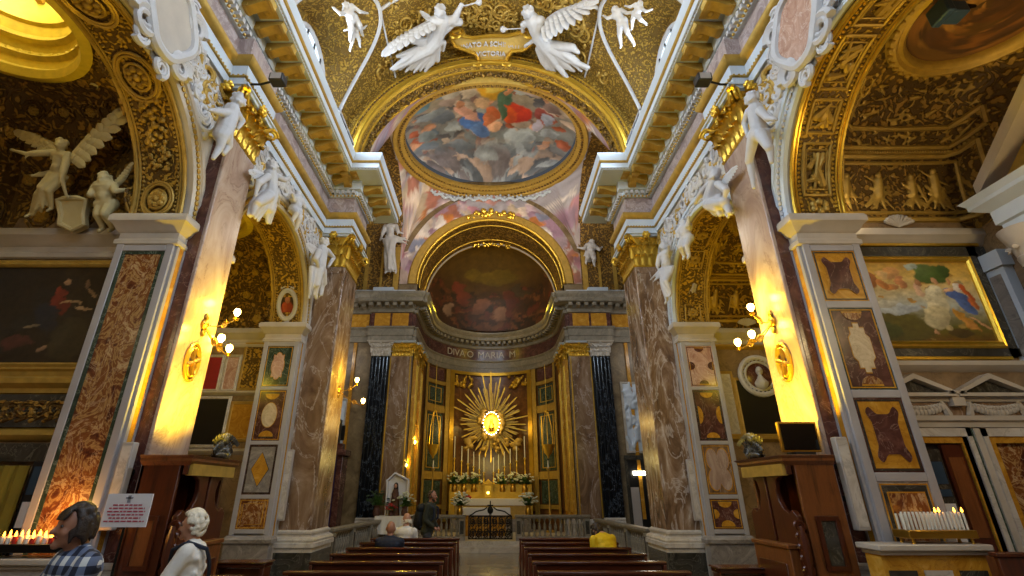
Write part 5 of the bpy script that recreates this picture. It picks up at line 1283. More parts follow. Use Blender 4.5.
def sculpt(name, label, cat, hr, pl, head, pelvis, hands, feet, nrm, wings=(), robe=True, putto=False, mat=None, group=None, seed=1, extra=None, face=None, bulk=1.0, cloth=1.35, hk=1.0):
    mat = mat or m['white']; nrm = V(nrm).normalized()
    def P(t):
        if isinstance(t, V): return t
        p = pl(t[0], t[1]); return p+nrm*(t[2] if len(t) > 2 else 0)
    H, B = P(head), P(pelvis); sp = B-H; hr = sp.length*(.25 if putto else .165)*hk; lat = sp.cross(nrm).normalized(); up = -sp.normalized()
    r = thing(name, label, cat, tuple(B), group); mb = MB(); k = 1.25 if putto else 1.0; k *= bulk
    fwd = (nrm*.8+V((0,0,-.25))+(V(face) if face else V((0,0,0)))).normalized()
    lump_head(mb, H, hr, fwd, up); curls(mb, H, hr, fwd, seed)
    neck = H+sp*.14; ch = H+sp*.42; mb.cap(H+sp*.05, ch, hr*.5, hr*.8*k, 8)
    mb.cap(H+sp*.32-lat*hr*.6, H+sp*.32+lat*hr*.6, hr*1.0*k, hr*1.0*k, 10); mb.cap(ch, B, hr*1.05*k, hr*1.0*k, 10)
    mb.cap(B-lat*hr*.5, B+lat*hr*.5, hr*1.05*k, hr*1.05*k, 10); mb.ell(H+sp*.7+nrm*hr*.5, (hr*.85*k,)*3, 8, 6)
    R = random.Random(seed)
    shs = [H+sp*.27+lat*hr*1.45*q for q in (-1, 1)]; hs = [P(h) for h in hands]
    if len(hs) == 2 and (hs[0]-shs[0]).length+(hs[1]-shs[1]).length > (hs[1]-shs[0]).length+(hs[0]-shs[1]).length: shs = shs[::-1]
    for s_, h in zip(shs, hs):
        el = (s_+h)/2+nrm*hr*.8+V((0,0,-hr*.9)); mb.cap(s_, el, hr*.52*k, hr*.42*k, 8); mb.cap(el, h, hr*.42*k, hr*.27*k, 8)
        hand(mb, h, h-el, hr*.3*k)
        if robe: mb.cap(s_, s_.lerp(el, .8), hr*.66, hr*.6, 8); mb.cap(el, el+V((0,0,-hr*1.2)), hr*.3, hr*.08, 6)
    fs = [P(f) for f in feet]; hp = [B+lat*hr*.65*q for q in (-1, 1)]
    if len(fs) == 2 and (fs[0]-hp[0]).length+(fs[1]-hp[1]).length > (fs[1]-hp[0]).length+(fs[0]-hp[1]).length: hp = hp[::-1]
    for i, (s_, f) in enumerate(zip(hp, fs)):
        kn = s_.lerp(f, .5)+nrm*hr*(1.0+.5*i); mb.cap(s_, kn, hr*.85*k, hr*.62*k, 8); mb.cap(kn, f, hr*.6*k, hr*.34*k, 8)
        d = (f-kn).normalized(); mb.cap(f, f+(d*.3+nrm*.7+V((0,0,-.3))).normalized()*hr*1.1, hr*.34*k, hr*.24*k, 8)
    if robe and fs:
        fa = fs[0]; fb = fs[-1]
        for i in range(13):
            t = i/12; w0 = B+lat*hr*(1.1*cloth*(2*t-1))+nrm*hr*(.2+.5*math.sin(PI*t))-sp*.05
            e = fa.lerp(fb, t)+nrm*hr*R.uniform(.1, .9)*cloth+sp.normalized()*hr*R.uniform(-1.2, .6)
            if (fa-fb).length < hr*1.5: e = e+lat*hr*1.5*(t-.5)
            e = e+lat*hr*1.6*(cloth-1)*(2*t-1)
            mid = w0.lerp(e, .5)+nrm*hr*R.uniform(.3, 1.1)+lat*hr*R.uniform(-.2, .2)
            mb.cap(w0, mid, hr*.42*cloth, hr*.38*cloth, 7); mb.cap(mid, e, hr*.38*cloth, hr*.26, 7)
        for i in range(6):       # sash folds across the body
            t = i/5; mb.cap(H+sp*(.3+.1*t)-lat*hr*1.2, H+sp*(.75+.2*t)+lat*hr*(1.0)+nrm*hr*.5, hr*.24, hr*.22, 6)
        # flying end of cloth
        q = B+lat*hr*1.3*(1 if seed % 2 else -1)
        for i in range(5): mb.cap(q+V((0,0,hr*.3*i)), q+lat*hr*(1.6+.3*i)*cloth*(1 if seed % 2 else -1)+V((0,0,hr*(R.uniform(-1.4, .8)))), hr*.36*cloth, hr*.14, 6)
    elif putto:
        mb.cap(B-lat*hr*1.2+nrm*hr*.6, B+lat*hr*1.2+nrm*hr*.9, hr*.4, hr*.3, 7); mb.cap(B+lat*hr*1.2+nrm*hr*.9, B+lat*hr*2.0-up*hr*1.4, hr*.34, hr*.12, 7)
    if abs(nrm.x) > .62 and abs(B.x) > 3.8: mb.cap(B, EYE+(B-EYE)*((math.copysign(4.42, -nrm.x)-EYE.x)/(B.x-EYE.x)), .06, .08, 10)
    if nrm.y < -.8 and B.y > YB-.6: mb.cap(B, V((B.x, YB+.01, B.z-.1)), .1, .16, 10)
    if extra: extra(mb, P, H, B, lat)
    baked('carved_figure', mb, max(hr*.17, .014), mat, r, smooth=1)
    for w in wings: wing(P(w[0]), P(w[1]), nrm, 'wing', mat, r, 9, w[2] if len(w) > 2 else .5, w[3] if len(w) > 3 else None)
    return r
FR = (0, -1, -.35)
py = lambda y: (lambda u, v: aty(u, v, y))
px = lambda x: (lambda u, v: atx(u, v, x))
def vaultpt(u, v):      # where the sight line meets the vault
    d = ray(u, v); a = (d.x/VA)**2+(d.z/VB)**2; ox, oz = EYE.x, EYE.z-VS
    b = 2*(ox*d.x/VA**2+oz*d.z/VB**2); c = (ox/VA)**2+(oz/VB)**2-1
    return EYE+d*((-b+math.sqrt(b*b-4*a*c))/(2*a)*.97)
def stroke_fig(name, label, pl, k, ox, oy, head, hr, strokes, nrm, robe=(), wings=(), hands=(), seed=1, mat=None, trumpet=None, face=(0, 0, 0)):
    """a figure modelled limb by limb; the numbers are places on the wall it is fixed to, sizes follow its distance"""
    mat = mat or m['white']; nrm = V(nrm).normalized()
    def P(x, y, o=0): return pl(ox+x/k, oy+y/k)+nrm*o
    u, v = ox+head[0]/k, oy+head[1]/k; H = pl(u, v); S_ = (H.y-EYE.y)/ray(u, v).y/FP/k; R = random.Random(seed)
    H = H+nrm*hr*S_*1.6; r = thing(name, label, 'statue', tuple(P(*strokes[0][2:4]))); mb = MB()
    up = V((0, .25, 1)).normalized(); fwd = (nrm*.5+V((0, -.2, -.35))+V(face)).normalized(); q = hr*S_
    lump_head(mb, H, q, fwd, up); curls(mb, H, q, fwd, seed, 34)
    a = P(strokes[0][0], strokes[0][1], strokes[0][6]*S_); mb.cap(H, a, q*.5, q*.6, 8)
    for t in strokes:
        x0, y0, x1, y1, r0, r1, o0 = t[:7]; o1 = t[7] if len(t) > 7 else o0
        mb.cap(P(x0, y0, o0*S_), P(x1, y1, o1*S_), r0*S_, r1*S_, 10)
    for (x0, y0, x1, y1, x2, y2, x3, y3, n, r0) in robe:      # cloth falling from edge 0-1 to edge 2-3 in separate folds
        for i in range(n):
            t = i/(n-1); o = r0*(.8+.8*math.sin(PI*t)); A = P(x0+(x1-x0)*t, y0+(y1-y0)*t, o*S_); B = P(x2+(x3-x2)*t+R.uniform(-5, 5), y2+(y3-y2)*t+R.uniform(-9, 9), o*S_*R.uniform(.5, 1.2))
            M_ = A.lerp(B, .5)+nrm*r0*S_*R.uniform(-.3, .9)+V((R.uniform(-1, 1), 0, R.uniform(-.5, .5)))*r0*S_*.5
            mb.cap(A, M_, r0*S_, r0*S_*.85, 8); mb.cap(M_, B, r0*S_*.85, r0*S_*.4, 8)
    for (x0, y0, x1, y1, o) in hands: A, B = P(x0, y0, o*S_), P(x1, y1, o*S_); hand(mb, B, B-A, q*.3)
    if abs(nrm.x) > .3: A = P(strokes[0][2], strokes[0][3]); mb.cap(A, EYE+(A-EYE)*((math.copysign(4.42, -nrm.x)-EYE.x)/(A.x-EYE.x)), .08, .1, 10)      # stucco support to the wall
    if trumpet:
        A, B = P(*trumpet[0:2], trumpet[4]*S_), P(*trumpet[2:4], trumpet[4]*S_); mb.cap(A, B, q*.14, q*.16, 7); mb.cap(B, B+(B-A)*.2, q*.2, q*.6, 10)
    baked('carved_figure', mb, max(q*.16, .013), mat, r, smooth=1)
    for w in wings: wing(P(w[0], w[1], w[4]*S_), P(w[2], w[3], w[4]*S_), nrm, 'wing', mat, r, 10, w[5], w[6])
    return r
# ---- the two trumpet angels on the crossing arch
stroke_fig('stucco_angel', 'white winged angel blowing a trumpet left of the gilded cartouche', vaultpt, 4.65, 380, 0, (285, 80), 27,
    [(286, 118, 258, 205, 40, 38, 30), (258, 120, 312, 122, 26, 26, 34), (258, 205, 235, 235, 40, 36, 30),
     (315, 122, 352, 112, 22, 20, 40), (352, 112, 376, 62, 19, 11, 46), (345, 120, 372, 125, 22, 18, 38), (262, 140, 292, 196, 19, 15, 60), (292, 196, 334, 164, 14, 9, 62),
     (235, 240, 150, 290, 34, 24, 36), (150, 290, 70, 335, 22, 10, 30), (255, 235, 245, 300, 26, 16, 30), (245, 300, 215, 335, 15, 9, 26), (195, 200, 125, 190, 22, 16, 14), (180, 235, 85, 270, 18, 10, 16), (265, 235, 270, 290, 20, 14, 24), (300, 215, 296, 250, 14, 8, 30)],
    FR, robe=[(200, 225, 262, 240, 55, 325, 200, 345, 12, 17), (230, 140, 290, 150, 215, 225, 270, 225, 6, 14)], wings=[(250, 100, 62, 218, 2, .42, (-.2, 0, -1)), (245, 95, 205, 60, 0, .5, (-.9, 0, -.5))], hands=[(352, 112, 376, 62, 46), (292, 196, 334, 164, 62)], seed=3, trumpet=(372, 66, 446, 48, 52), face=(.5, 0, 0))
stroke_fig('stucco_angel', 'white winged angel reaching right of the gilded cartouche, wing raised', vaultpt, 4.65, 380, 0, (684, 84), 27,
    [(706, 112, 738, 185, 34, 36, 30), (690, 125, 742, 118, 24, 24, 34), (738, 185, 765, 225, 38, 38, 30),
     (690, 128, 664, 140, 18, 16, 44), (664, 140, 662, 162, 14, 9, 48), (740, 150, 728, 210, 17, 14, 56), (728, 210, 682, 238, 13, 9, 60),
     (765, 230, 810, 300, 34, 24, 36), (810, 300, 868, 378, 22, 10, 30), (780, 230, 860, 285, 30, 20, 34), (860, 285, 965, 328, 19, 9, 28), (800, 225, 890, 235, 24, 20, 26), (890, 235, 918, 255, 18, 10, 22), (755, 250, 778, 335, 20, 10, 24)],
    FR, robe=[(735, 235, 800, 215, 790, 350, 965, 330, 13, 17), (700, 140, 745, 135, 735, 215, 780, 205, 6, 13)], wings=[(748, 130, 940, 28, 2, .46, (.4, 0, -1))], hands=[(664, 140, 662, 162, 48), (728, 210, 682, 238, 60)], seed=4, trumpet=(668, 160, 588, 164, 50), face=(-.6, 0, 0))
# putti groups by the window lunettes
for hd, pv, hs, ft, wg, lb, sd_ in (
    ((346, 6), (352, 18), [(336, 10), (366, 13)], [(350, 40), (362, 34)], None, 'white stucco cherub above the left window lunette, upper of the pair', 5),
    ((357, 24), (355, 34), [(346, 30), (366, 26)], [(350, 50), (360, 46)], None, 'white stucco cherub above the left window lunette, lower of the pair', 6),
    ((615, 10), (622, 22), [(604, 16), (634, 12)], [(621, 46), (634, 44)], None, 'white stucco cherub stepping down by the right window lunette', 7),
    ((640, 4), (636, 14), [(650, 10), (626, 6)], [(632, 28), (646, 24)], None, 'white stucco cherub behind the stepping one by the right window lunette', 8)):
    s_ = 1 if hd[0] < 492 else -1
    sculpt('stucco_cherub', lb, 'statue', .15, vaultpt, hd, pv, hs, ft, (.5*s_, -.5, -.6), [], robe=False, putto=True, seed=sd_)
m['palegilt'] = plain('pale_gilding', 'c4a254', .5, .15, .12, 10, .1)
# ---- cartouche with lettering
r = thing('inscribed_cartouche', 'gilded cartouche with lettering at the top of the crossing arch', 'cartouche', tuple(aty(490, 50, YP-.15)))
def cp(u, v, o=0):
    p = vaultpt(u, v); n = (EYE-p).normalized(); return p+n*o
ol = [(453, 32), (458, 30), (463, 36), (473, 38), (490, 36), (507, 36), (519, 33), (527, 31), (533, 36), (532, 44), (523, 50), (512, 51), (508, 56), (505, 64), (492, 67), (480, 64), (476, 54), (466, 50), (455, 46), (452, 40)]
g = MB().prism([cp(*q, .0) for q in ol], (0, .06, .12)); obj('shield', g, m['palegilt'], r, bevel=.02)
g = MB()
g.tube([cp(*q, .02) for q in ol], .06, 8, closed=True)
for u, v, s_ in ((456, 34, 1), (529, 34, -1), (478, 62, 1), (506, 62, -1)): volute(g, cp(u, v, .06), (s_, 0, 0), (0, 0, 1), .22, .06)
obj('scroll_border', g, m['gold'], r)
for body, u, v, sz, bow in (('INATO A SCHIMATE', 491, 43.0, .2, .12), ('VICTORIA', 491, 52.5, .2, .16)):
    me = text_mesh(body, sz, .02); me.name = 'lettering'; c_ = cp(u, v, .03)
    e2 = (cp(u, v-3)-cp(u, v+3)).normalized(); nv = V((1,0,0)).cross(e2)
    for q in me.vertices: x = q.co.x; q.co = c_+V((1,0,0))*x+e2*(q.co.y*1.15-bow*x*x)+nv*(q.co.z+.05)-rootloc(r)
    me.materials.append(m['white']); obj_me('lettering', me, r)
# ---- figures on the nave side walls
POSE = {'stand': ((0, -.52), ((-.3, -.36), (.34, -.2)), ((-.1, -1.08), (.14, -1.04))),
        'seat': ((.08, -.46), ((-.34, -.36), (.4, -.34)), ((-.42, -.86), (-.1, -.98))),
        'reach': ((.04, -.5), ((-.44, -.06), (.34, -.42)), ((-.16, -1.0), (.22, -1.02))),
        'hang': ((.0, -.5), ((.42, -.12), (-.36, -.3)), ((.1, -1.12), (-.2, -.98)))}
def wallfig(s_, name, label, u, v, xo, S_, pose, nx=.8, **k):
    H = px(s_*xo)(u, v); e = V((0, -s_, 0)); nrm = V((-s_*nx, -.5, -.15)).normalized()
    (pu, pv), hs, fs = POSE[pose]
    def q(a, b, o=0): return H+e*a*S_+V((0, 0, b*S_))+nrm*o*S_
    return sculpt(name, label, 'statue', .1, None, q(0, 0), q(pu, pv), [q(*h, .08) for h in hs], [q(*f, .1) for f in fs], nrm, **k)
stroke_fig('stucco_cherub', 'white stucco cherub perched beside the left pilaster capital', px(-3.95), 2.4, 190, 70, (103, 80), 16,
    [(92, 102, 74, 148, 19, 20, 16), (74, 150, 66, 162, 20, 18, 16), (84, 108, 62, 108, 10, 9, 22), (62, 108, 40, 104, 8, 6, 24), (100, 112, 112, 128, 10, 8, 24), (112, 128, 104, 142, 8, 5, 26), (66, 164, 62, 190, 13, 9, 20), (62, 190, 46, 216, 9, 5, 18), (78, 162, 82, 186, 13, 9, 22), (82, 186, 70, 206, 9, 5, 20)], (.75, -.5, -.15), hands=[(62, 108, 40, 104, 24), (112, 128, 104, 142, 26)], seed=11)
stroke_fig('stucco_angel', 'white draped angel seated on the farther left chapel arch', px(-4.08), 2.4, 190, 70, (186, 236), 13,
    [(184, 256, 182, 296, 17, 19, 16), (182, 298, 178, 306, 20, 18, 16), (174, 260, 152, 276, 9, 8, 22), (152, 276, 146, 298, 7, 4, 22), (194, 260, 214, 268, 9, 7, 24), (214, 268, 224, 262, 6, 4, 26), (176, 306, 150, 322, 14, 10, 24), (150, 322, 140, 350, 10, 5, 18), (184, 308, 178, 338, 14, 10, 24), (178, 338, 176, 368, 9, 5, 18)], (.75, -.5, -.15), robe=[(164, 300, 198, 304, 136, 346, 184, 366, 9, 9), (172, 262, 196, 262, 170, 300, 198, 300, 5, 7), (194, 280, 200, 300, 216, 290, 212, 318, 4, 7)], wings=[(180, 258, 150, 244, 4, .5, (0, 0, -1))], hands=[(152, 276, 146, 298, 22), (214, 268, 224, 262, 26)], seed=12)
stroke_fig('stucco_angel', 'white stucco figure left of the crossing pier capital, leaning to the arch', px(-4.1), 2.4, 190, 70, (312, 416), 11,
    [(308, 434, 302, 472, 14, 15, 14), (302, 474, 300, 482, 15, 14, 14), (318, 436, 332, 452, 8, 7, 18), (332, 452, 322, 470, 6, 4, 20), (298, 438, 290, 456, 8, 7, 18), (290, 456, 296, 474, 6, 4, 20), (298, 484, 292, 516, 11, 8, 18), (292, 516, 294, 548, 8, 4, 14), (306, 484, 310, 512, 11, 8, 18), (310, 512, 304, 540, 7, 4, 14)], (.75, -.5, -.15), robe=[(288, 476, 316, 476, 284, 544, 312, 534, 8, 7), (298, 440, 316, 440, 292, 476, 314, 476, 5, 6)], wings=[(304, 436, 284, 420, 4, .5, (0, 0, -1))], hands=[(332, 452, 322, 470, 20)], seed=13)
wallfig(-1, 'stucco_cherub', 'small white stucco figure holding the scrolls over the farther left arch', 298, 196, 4.15, .72, 'hang', robe=False, putto=True, seed=14)
stroke_fig('stucco_figure', 'white nude figure standing against the right pilaster, long legs', px(4.02), 2, 600, 0, (314, 203), 13,
    [(318, 224, 324, 262, 16, 14, 14), (324, 264, 326, 272, 16, 15, 14), (308, 228, 300, 252, 8, 7, 20), (300, 252, 306, 274, 6, 4, 22), (330, 226, 346, 242, 8, 7, 20), (346, 242, 360, 244, 6, 4, 22), (318, 274, 308, 326, 12, 8, 20), (308, 326, 316, 378, 8, 4, 16), (332, 274, 348, 300, 12, 8, 20), (348, 300, 352, 328, 8, 4, 16)], (-.75, -.5, -.15), robe=[(312, 266, 336, 264, 336, 300, 344, 290, 4, 6)], hands=[(300, 252, 306, 274, 22), (346, 242, 360, 244, 22)], seed=15)
stroke_fig('stucco_angel', 'white draped angel reclining on top of the farther right chapel arch', px(4.05), 2, 600, 0, (240, 352), 12,
    [(238, 370, 230, 402, 15, 17, 14), (230, 404, 236, 412, 17, 16, 14), (228, 374, 212, 392, 8, 7, 20), (212, 392, 204, 406, 6, 4, 22), (248, 372, 264, 384, 8, 7, 20), (264, 384, 262, 400, 6, 4, 22), (236, 412, 260, 408, 13, 10, 22), (260, 408, 268, 428, 9, 5, 18), (230, 412, 246, 420, 13, 9, 22), (246, 420, 250, 432, 8, 5, 18)], (-.75, -.5, -.15), robe=[(216, 398, 244, 396, 232, 430, 270, 426, 8, 8), (226, 374, 250, 374, 216, 404, 244, 404, 5, 7)], wings=[(246, 366, 268, 340, 4, .5, (0, 0, -1))], hands=[(212, 392, 204, 406, 22)], seed=16)
wallfig(1, 'stucco_angel', 'white stucco figure on the right crossing pier side below the entablature', 664, 247, 4.12, 1.22, 'stand', seed=17)
wallfig(1, 'stucco_cherub', 'white stucco cherub on the arch scrolls of the right wall', 684, 224, 4.15, .72, 'hang', robe=False, putto=True, seed=18)
# cartouche shields on the nave wall beside the arches
for s_, (u, v), lab in ((-1, (165, 20), 'white stucco shield cartouche over the nearer left chapel arch'), (1, (803, 28), 'white stucco oval cartouche with rose field over the nearer right chapel arch')):
    c_ = atx(u, v, s_*4.3); r = thing('stucco_cartouche', lab, 'cartouche', tuple(c_))
    def q(a, b, o=0): return c_+V((-s_*o, a, b))
    g = MB().prism([q(.36*math.cos(a)*(1+.12*math.cos(4*a)), .5*math.sin(a), .02) for a in [2*PI*i/32 for i in range(32)]], (-s_*.1, 0, 0)).prism([q(.4*math.cos(a), .55*math.sin(a), -.13) for a in [2*PI*i/32 for i in range(32)]], (-s_*.17, 0, 0)); obj('field', g, m['cream'] if s_ < 0 else m['pink'], r, bevel=.02)
    g = MB(); g.tube([q(.42*math.cos(a)*(1+.12*math.cos(4*a)), .57*math.sin(a), .1) for a in [2*PI*i/32 for i in range(32)]], .075, 8, closed=True)
    for a in (.6, 2.5, 3.9, 5.5): volute(g, q(.5*math.cos(a), .66*math.sin(a), .1), (0, math.copysign(1, math.cos(a)), 0), (0, 0, 1), .2, .06)
    for k in range(8): a = 2*PI*k/8+.2; volute(g, q(.56*math.cos(a), .74*math.sin(a), .06), (0, math.cos(a), math.sin(a)), (0, -math.sin(a), math.cos(a)), .13, .045)
    for k in range(10): a = -.3-2.6*k/9; leaf(g, q(.5*math.cos(a), .66*math.sin(a), .03), (-s_, 0, 0), (0, -math.sin(a), math.cos(a)), .16, .2, .1)
    obj('scroll_border', g, m['white'], r)
# stucco relief filling the spandrels
def spandrel_ok(y, z):
    for yc in (A2, A3):
        if (y-yc)**2+(z-ZS)**2 < (AR+.42)**2 and z > ZS-.2: return False
        if abs(y-yc) < AR+.3 and z <= ZS: return False
    return ZS+.2 < z < 7.85 and not 6.1 < y < 7.25
for MIR in (False, True):
    mb = MB(); gb = MB(); R = random.Random(33); n = 0
    while n < 120:
        y, z = R.uniform(2.6, 11.1), R.uniform(5.6, 7.85)
        if not spandrel_ok(y, z): continue
        n += 1; x = -XW-.02; rr = R.uniform(.12, .24); sg = R.choice((-1, 1)); a0 = R.uniform(0, 6.28); tgt = mb if R.random() < .72 else gb
        tgt.tube([(x+.07*math.sin(PI*i/16), y+rr*(1-i/22)*math.cos(a0+sg*i*.5), z+rr*(1-i/22)*math.sin(a0+sg*i*.5)) for i in range(17)], lambda t: .045*(1-.5*t), 6)
        for k in range(3):
            a = R.uniform(0, 6.28); tgt.ell((x+.04, y+rr*1.1*math.cos(a), z+rr*1.1*math.sin(a)), (.05, R.uniform(.04, .09), R.uniform(.04, .09)), 6, 5)
    r = struct('trim_%s_25' % word('left', 'right'), mb, m['white'], '%s white stucco scrollwork between arches and entablature' % word('left', 'right'), 'relief')
    obj('gilt_scrolls', gb, m['goldsoft'], r)
MIR = False
# ---- left chapel: winged angel, cherub, shield on the ledge
YL = 6.3
def lp(u, v, o=0):           # plane leaning with the chapel vault
    d = ray(u, v); n = V((0, 1.8, .62)).normalized(); p0 = V((0, 6.14, 5.42)); return EYE+d*((p0-EYE).dot(n)/d.dot(n))
OL = plain('cream_stucco', 'b8a878', .6, 0, .08, 5, .15); m['oldstucco'] = OL  # one even cream tone for the chapel figures
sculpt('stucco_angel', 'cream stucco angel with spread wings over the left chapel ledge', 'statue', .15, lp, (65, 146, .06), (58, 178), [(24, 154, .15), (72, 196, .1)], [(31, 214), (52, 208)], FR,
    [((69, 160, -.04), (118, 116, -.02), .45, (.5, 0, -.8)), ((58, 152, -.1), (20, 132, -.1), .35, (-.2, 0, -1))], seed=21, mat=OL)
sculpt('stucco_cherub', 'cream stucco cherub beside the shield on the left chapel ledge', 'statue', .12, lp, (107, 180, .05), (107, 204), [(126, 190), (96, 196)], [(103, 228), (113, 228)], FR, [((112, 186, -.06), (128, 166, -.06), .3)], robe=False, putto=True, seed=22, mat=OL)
r = thing('stucco_shield', 'cream scrolled shield between angel and cherub on the left chapel ledge', 'shield', tuple(aty(72, 230, YL)))
sh = [(58, 200), (66, 198), (78, 198), (86, 200), (83, 214), (84, 224), (72, 230), (60, 224), (61, 214)]
g = MB().prism([lp(u, v) for u, v in sh], (0, .12, 0)); obj('shield', g, OL, r, bevel=.02)
g = MB(); g.tube([lp(u, v) for u, v in sh], .04, 7, closed=True); obj('rim', g, OL, r)
for u, v, l_, sd_ in ((100, 70, 'small flying cream cherub under the left chapel lantern ring', 23),):
    S = chapel_surf(A2)
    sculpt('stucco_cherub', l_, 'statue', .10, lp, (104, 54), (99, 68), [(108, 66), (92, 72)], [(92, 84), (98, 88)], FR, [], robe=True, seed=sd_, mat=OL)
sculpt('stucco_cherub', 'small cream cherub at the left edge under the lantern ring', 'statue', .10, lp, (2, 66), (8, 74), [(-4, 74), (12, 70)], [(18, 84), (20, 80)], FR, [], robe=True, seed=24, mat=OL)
# right chapel reclining figure
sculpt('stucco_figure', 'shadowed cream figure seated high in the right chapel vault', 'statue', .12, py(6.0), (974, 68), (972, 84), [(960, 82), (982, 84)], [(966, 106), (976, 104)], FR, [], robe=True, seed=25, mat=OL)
# ---- transept statues and choir ornaments
sculpt('marble_statue', 'white draped statue on the attic course left of the presbytery arch', 'statue', .23, py(YB-.35), (391, 221), (390, 241), [(381, 238), (401, 233)], [(386, 271), (396, 271)], FR, seed=26)
sculpt('stucco_cherub', 'white flying cherub right of the presbytery arch', 'statue', .17, py(YB-.3), (592, 243), (590, 254), [(601, 248), (580, 248)], [(586, 262), (594, 264)], FR, [], robe=False, putto=True, seed=27)
sculpt('stucco_cherub', 'white cherub on the left crossing corner above the gilded cornice', 'statue', .18, py(YB-.4), (394, 152), (392, 166), [(384, 162), (402, 158)], [(388, 184), (396, 186)], FR, [], robe=False, putto=True, seed=28)
sculpt('stucco_cherub', 'pale cherub on the right crossing corner above the gilded cornice', 'statue', .18, py(YB-.4), (600, 150), (602, 164), [(610, 160), (592, 158)], [(598, 180), (606, 182)], FR, [], robe=False, putto=True, seed=29, mat=m['cream'])
# niche statue on the farther right chapel arch soffit, portrait on the left one
q0 = V((4.8, A3+AR-.12, 6.0))
sculpt('stucco_figure', 'pale standing figure in the niche of the farther right arch soffit', 'statue', .10, py(q0.y-.05), (693, 266), (692, 278), [(686, 278), (698, 276)], [(689, 292), (695, 292)], FR, [], seed=30, mat=m['cream'])
c_ = V((-4.8, A3+AR*math.cos(.26), ZS+AR*math.sin(.26))); nn = V((0, -math.cos(.26), -math.sin(.26))); e2 = V((0, -math.sin(.26), math.cos(.26)))
r = thing('oval_portrait', 'oval red portrait in a white stucco frame on the farther left arch soffit', 'portrait', tuple(c_))
g = MB()
for rr, t in ((1, .045), (.84, .025)): g.tube([c_+V((.21*rr*math.cos(a), 0, 0))+e2*.36*rr*math.sin(a)+nn*.04 for a in [2*PI*i/30 for i in range(30)]], t, 7, closed=True)
for k in range(9): g.ell(c_-e2*(.46+.05*math.sin(k))+V((.05*(k-4), 0, 0))+nn*.04, (.05, .04, .05), 6, 5)
for k in range(7): g.ell(c_+e2*(.46-.02*abs(k-3))+V((.045*(k-3), 0, 0))+nn*.04, (.04, .04, .04), 6, 5)
obj('stucco_frame', g, m['white'], r)
P = gridP(30, 40); cc = paintcols(P, [(0, '2a140c'), (1, '1c140c')], [(.5, .3, .4, .3, 0, '8a2a14'), (.5, .68, .16, .14, 0, 'a86a48'), (.35, .4, .12, .2, .4, 'a84420')], 71, 6, .02)
painted_grid('portrait_canvas', lambda u, v: tuple(c_+V((.2*(2*u-1)*math.sqrt(max(0, 1-(2*v-1)**2*.98)), 0, 0))+e2*.34*(2*v-1)+nn*.03), 30, 40, cc, m['oil'], r)
# ================================================================== FURNITURE
MIR = False
# ---- pews
def make_pew(L, label, group):
    r = thing('church_pew', label, 'pew', (0,0,0), group)
    g = MB().box(-L/2+.03, L/2-.03, .0, .035, .45, .86); obj('backrest', g, m['woodred'], r, local=True, bevel=.006)
    g = MB().box(-L/2-.03, L/2+.03, -.03, .085, .86, .9); obj('top_rail', g, m['woodred'], r, local=True, bevel=.012)
    g = MB().box(-L/2+.03, L/2-.03, .03, .43, .42, .455); obj('seat', g, m['woodred'], r, local=True, bevel=.008)
    g = MB().box(-L/2+.04, L/2-.04, -.30, -.14, .17, .205); obj('kneeler', g, m['wood'], r, local=True, bevel=.008)
    for s_ in (-1, 1):
        x = s_*L/2; pr = [(-.04, 0), (.45, 0), (.45, .1), (.42, .16), (.42, .36), (.45, .42), (.45, .5), (.3, .56), (.12, .62), (.075, .74), (.09, .86), (-.03, .86), (-.04, .5)]
        g = MB().prism([(x-.02, y, z) for y, z in pr], (.04, 0, 0)); obj('end_panel', g, m['wood'], r, local=True, bevel=.006)
        g = MB().box(x-.02, x+.02, -.32, .0, .0, .16); obj('kneeler_bracket', g, m['wood'], r, local=True)
    return r
ROWS = [6.48, 7.36, 8.24, 9.12, 10.0, 10.88]
ORD = ['nearest', 'second', 'third', 'fourth', 'fifth', 'farthest']
pew0 = None
for s_, sd in ((-1, 'left'), (1, 'right')):
    for k, y in enumerate(ROWS):
        lab = 'polished red-brown wooden pew, %s row from the front of the picture, %s of the aisle' % (ORD[k], sd)
        loc = (s_*(.62+.86), y, 0)
        if pew0 is None: pew0 = make_pew(1.72, lab, 'pews beside the aisle'); pew0.location = loc
        else: dup(pew0, loc, lab, 'pews beside the aisle')
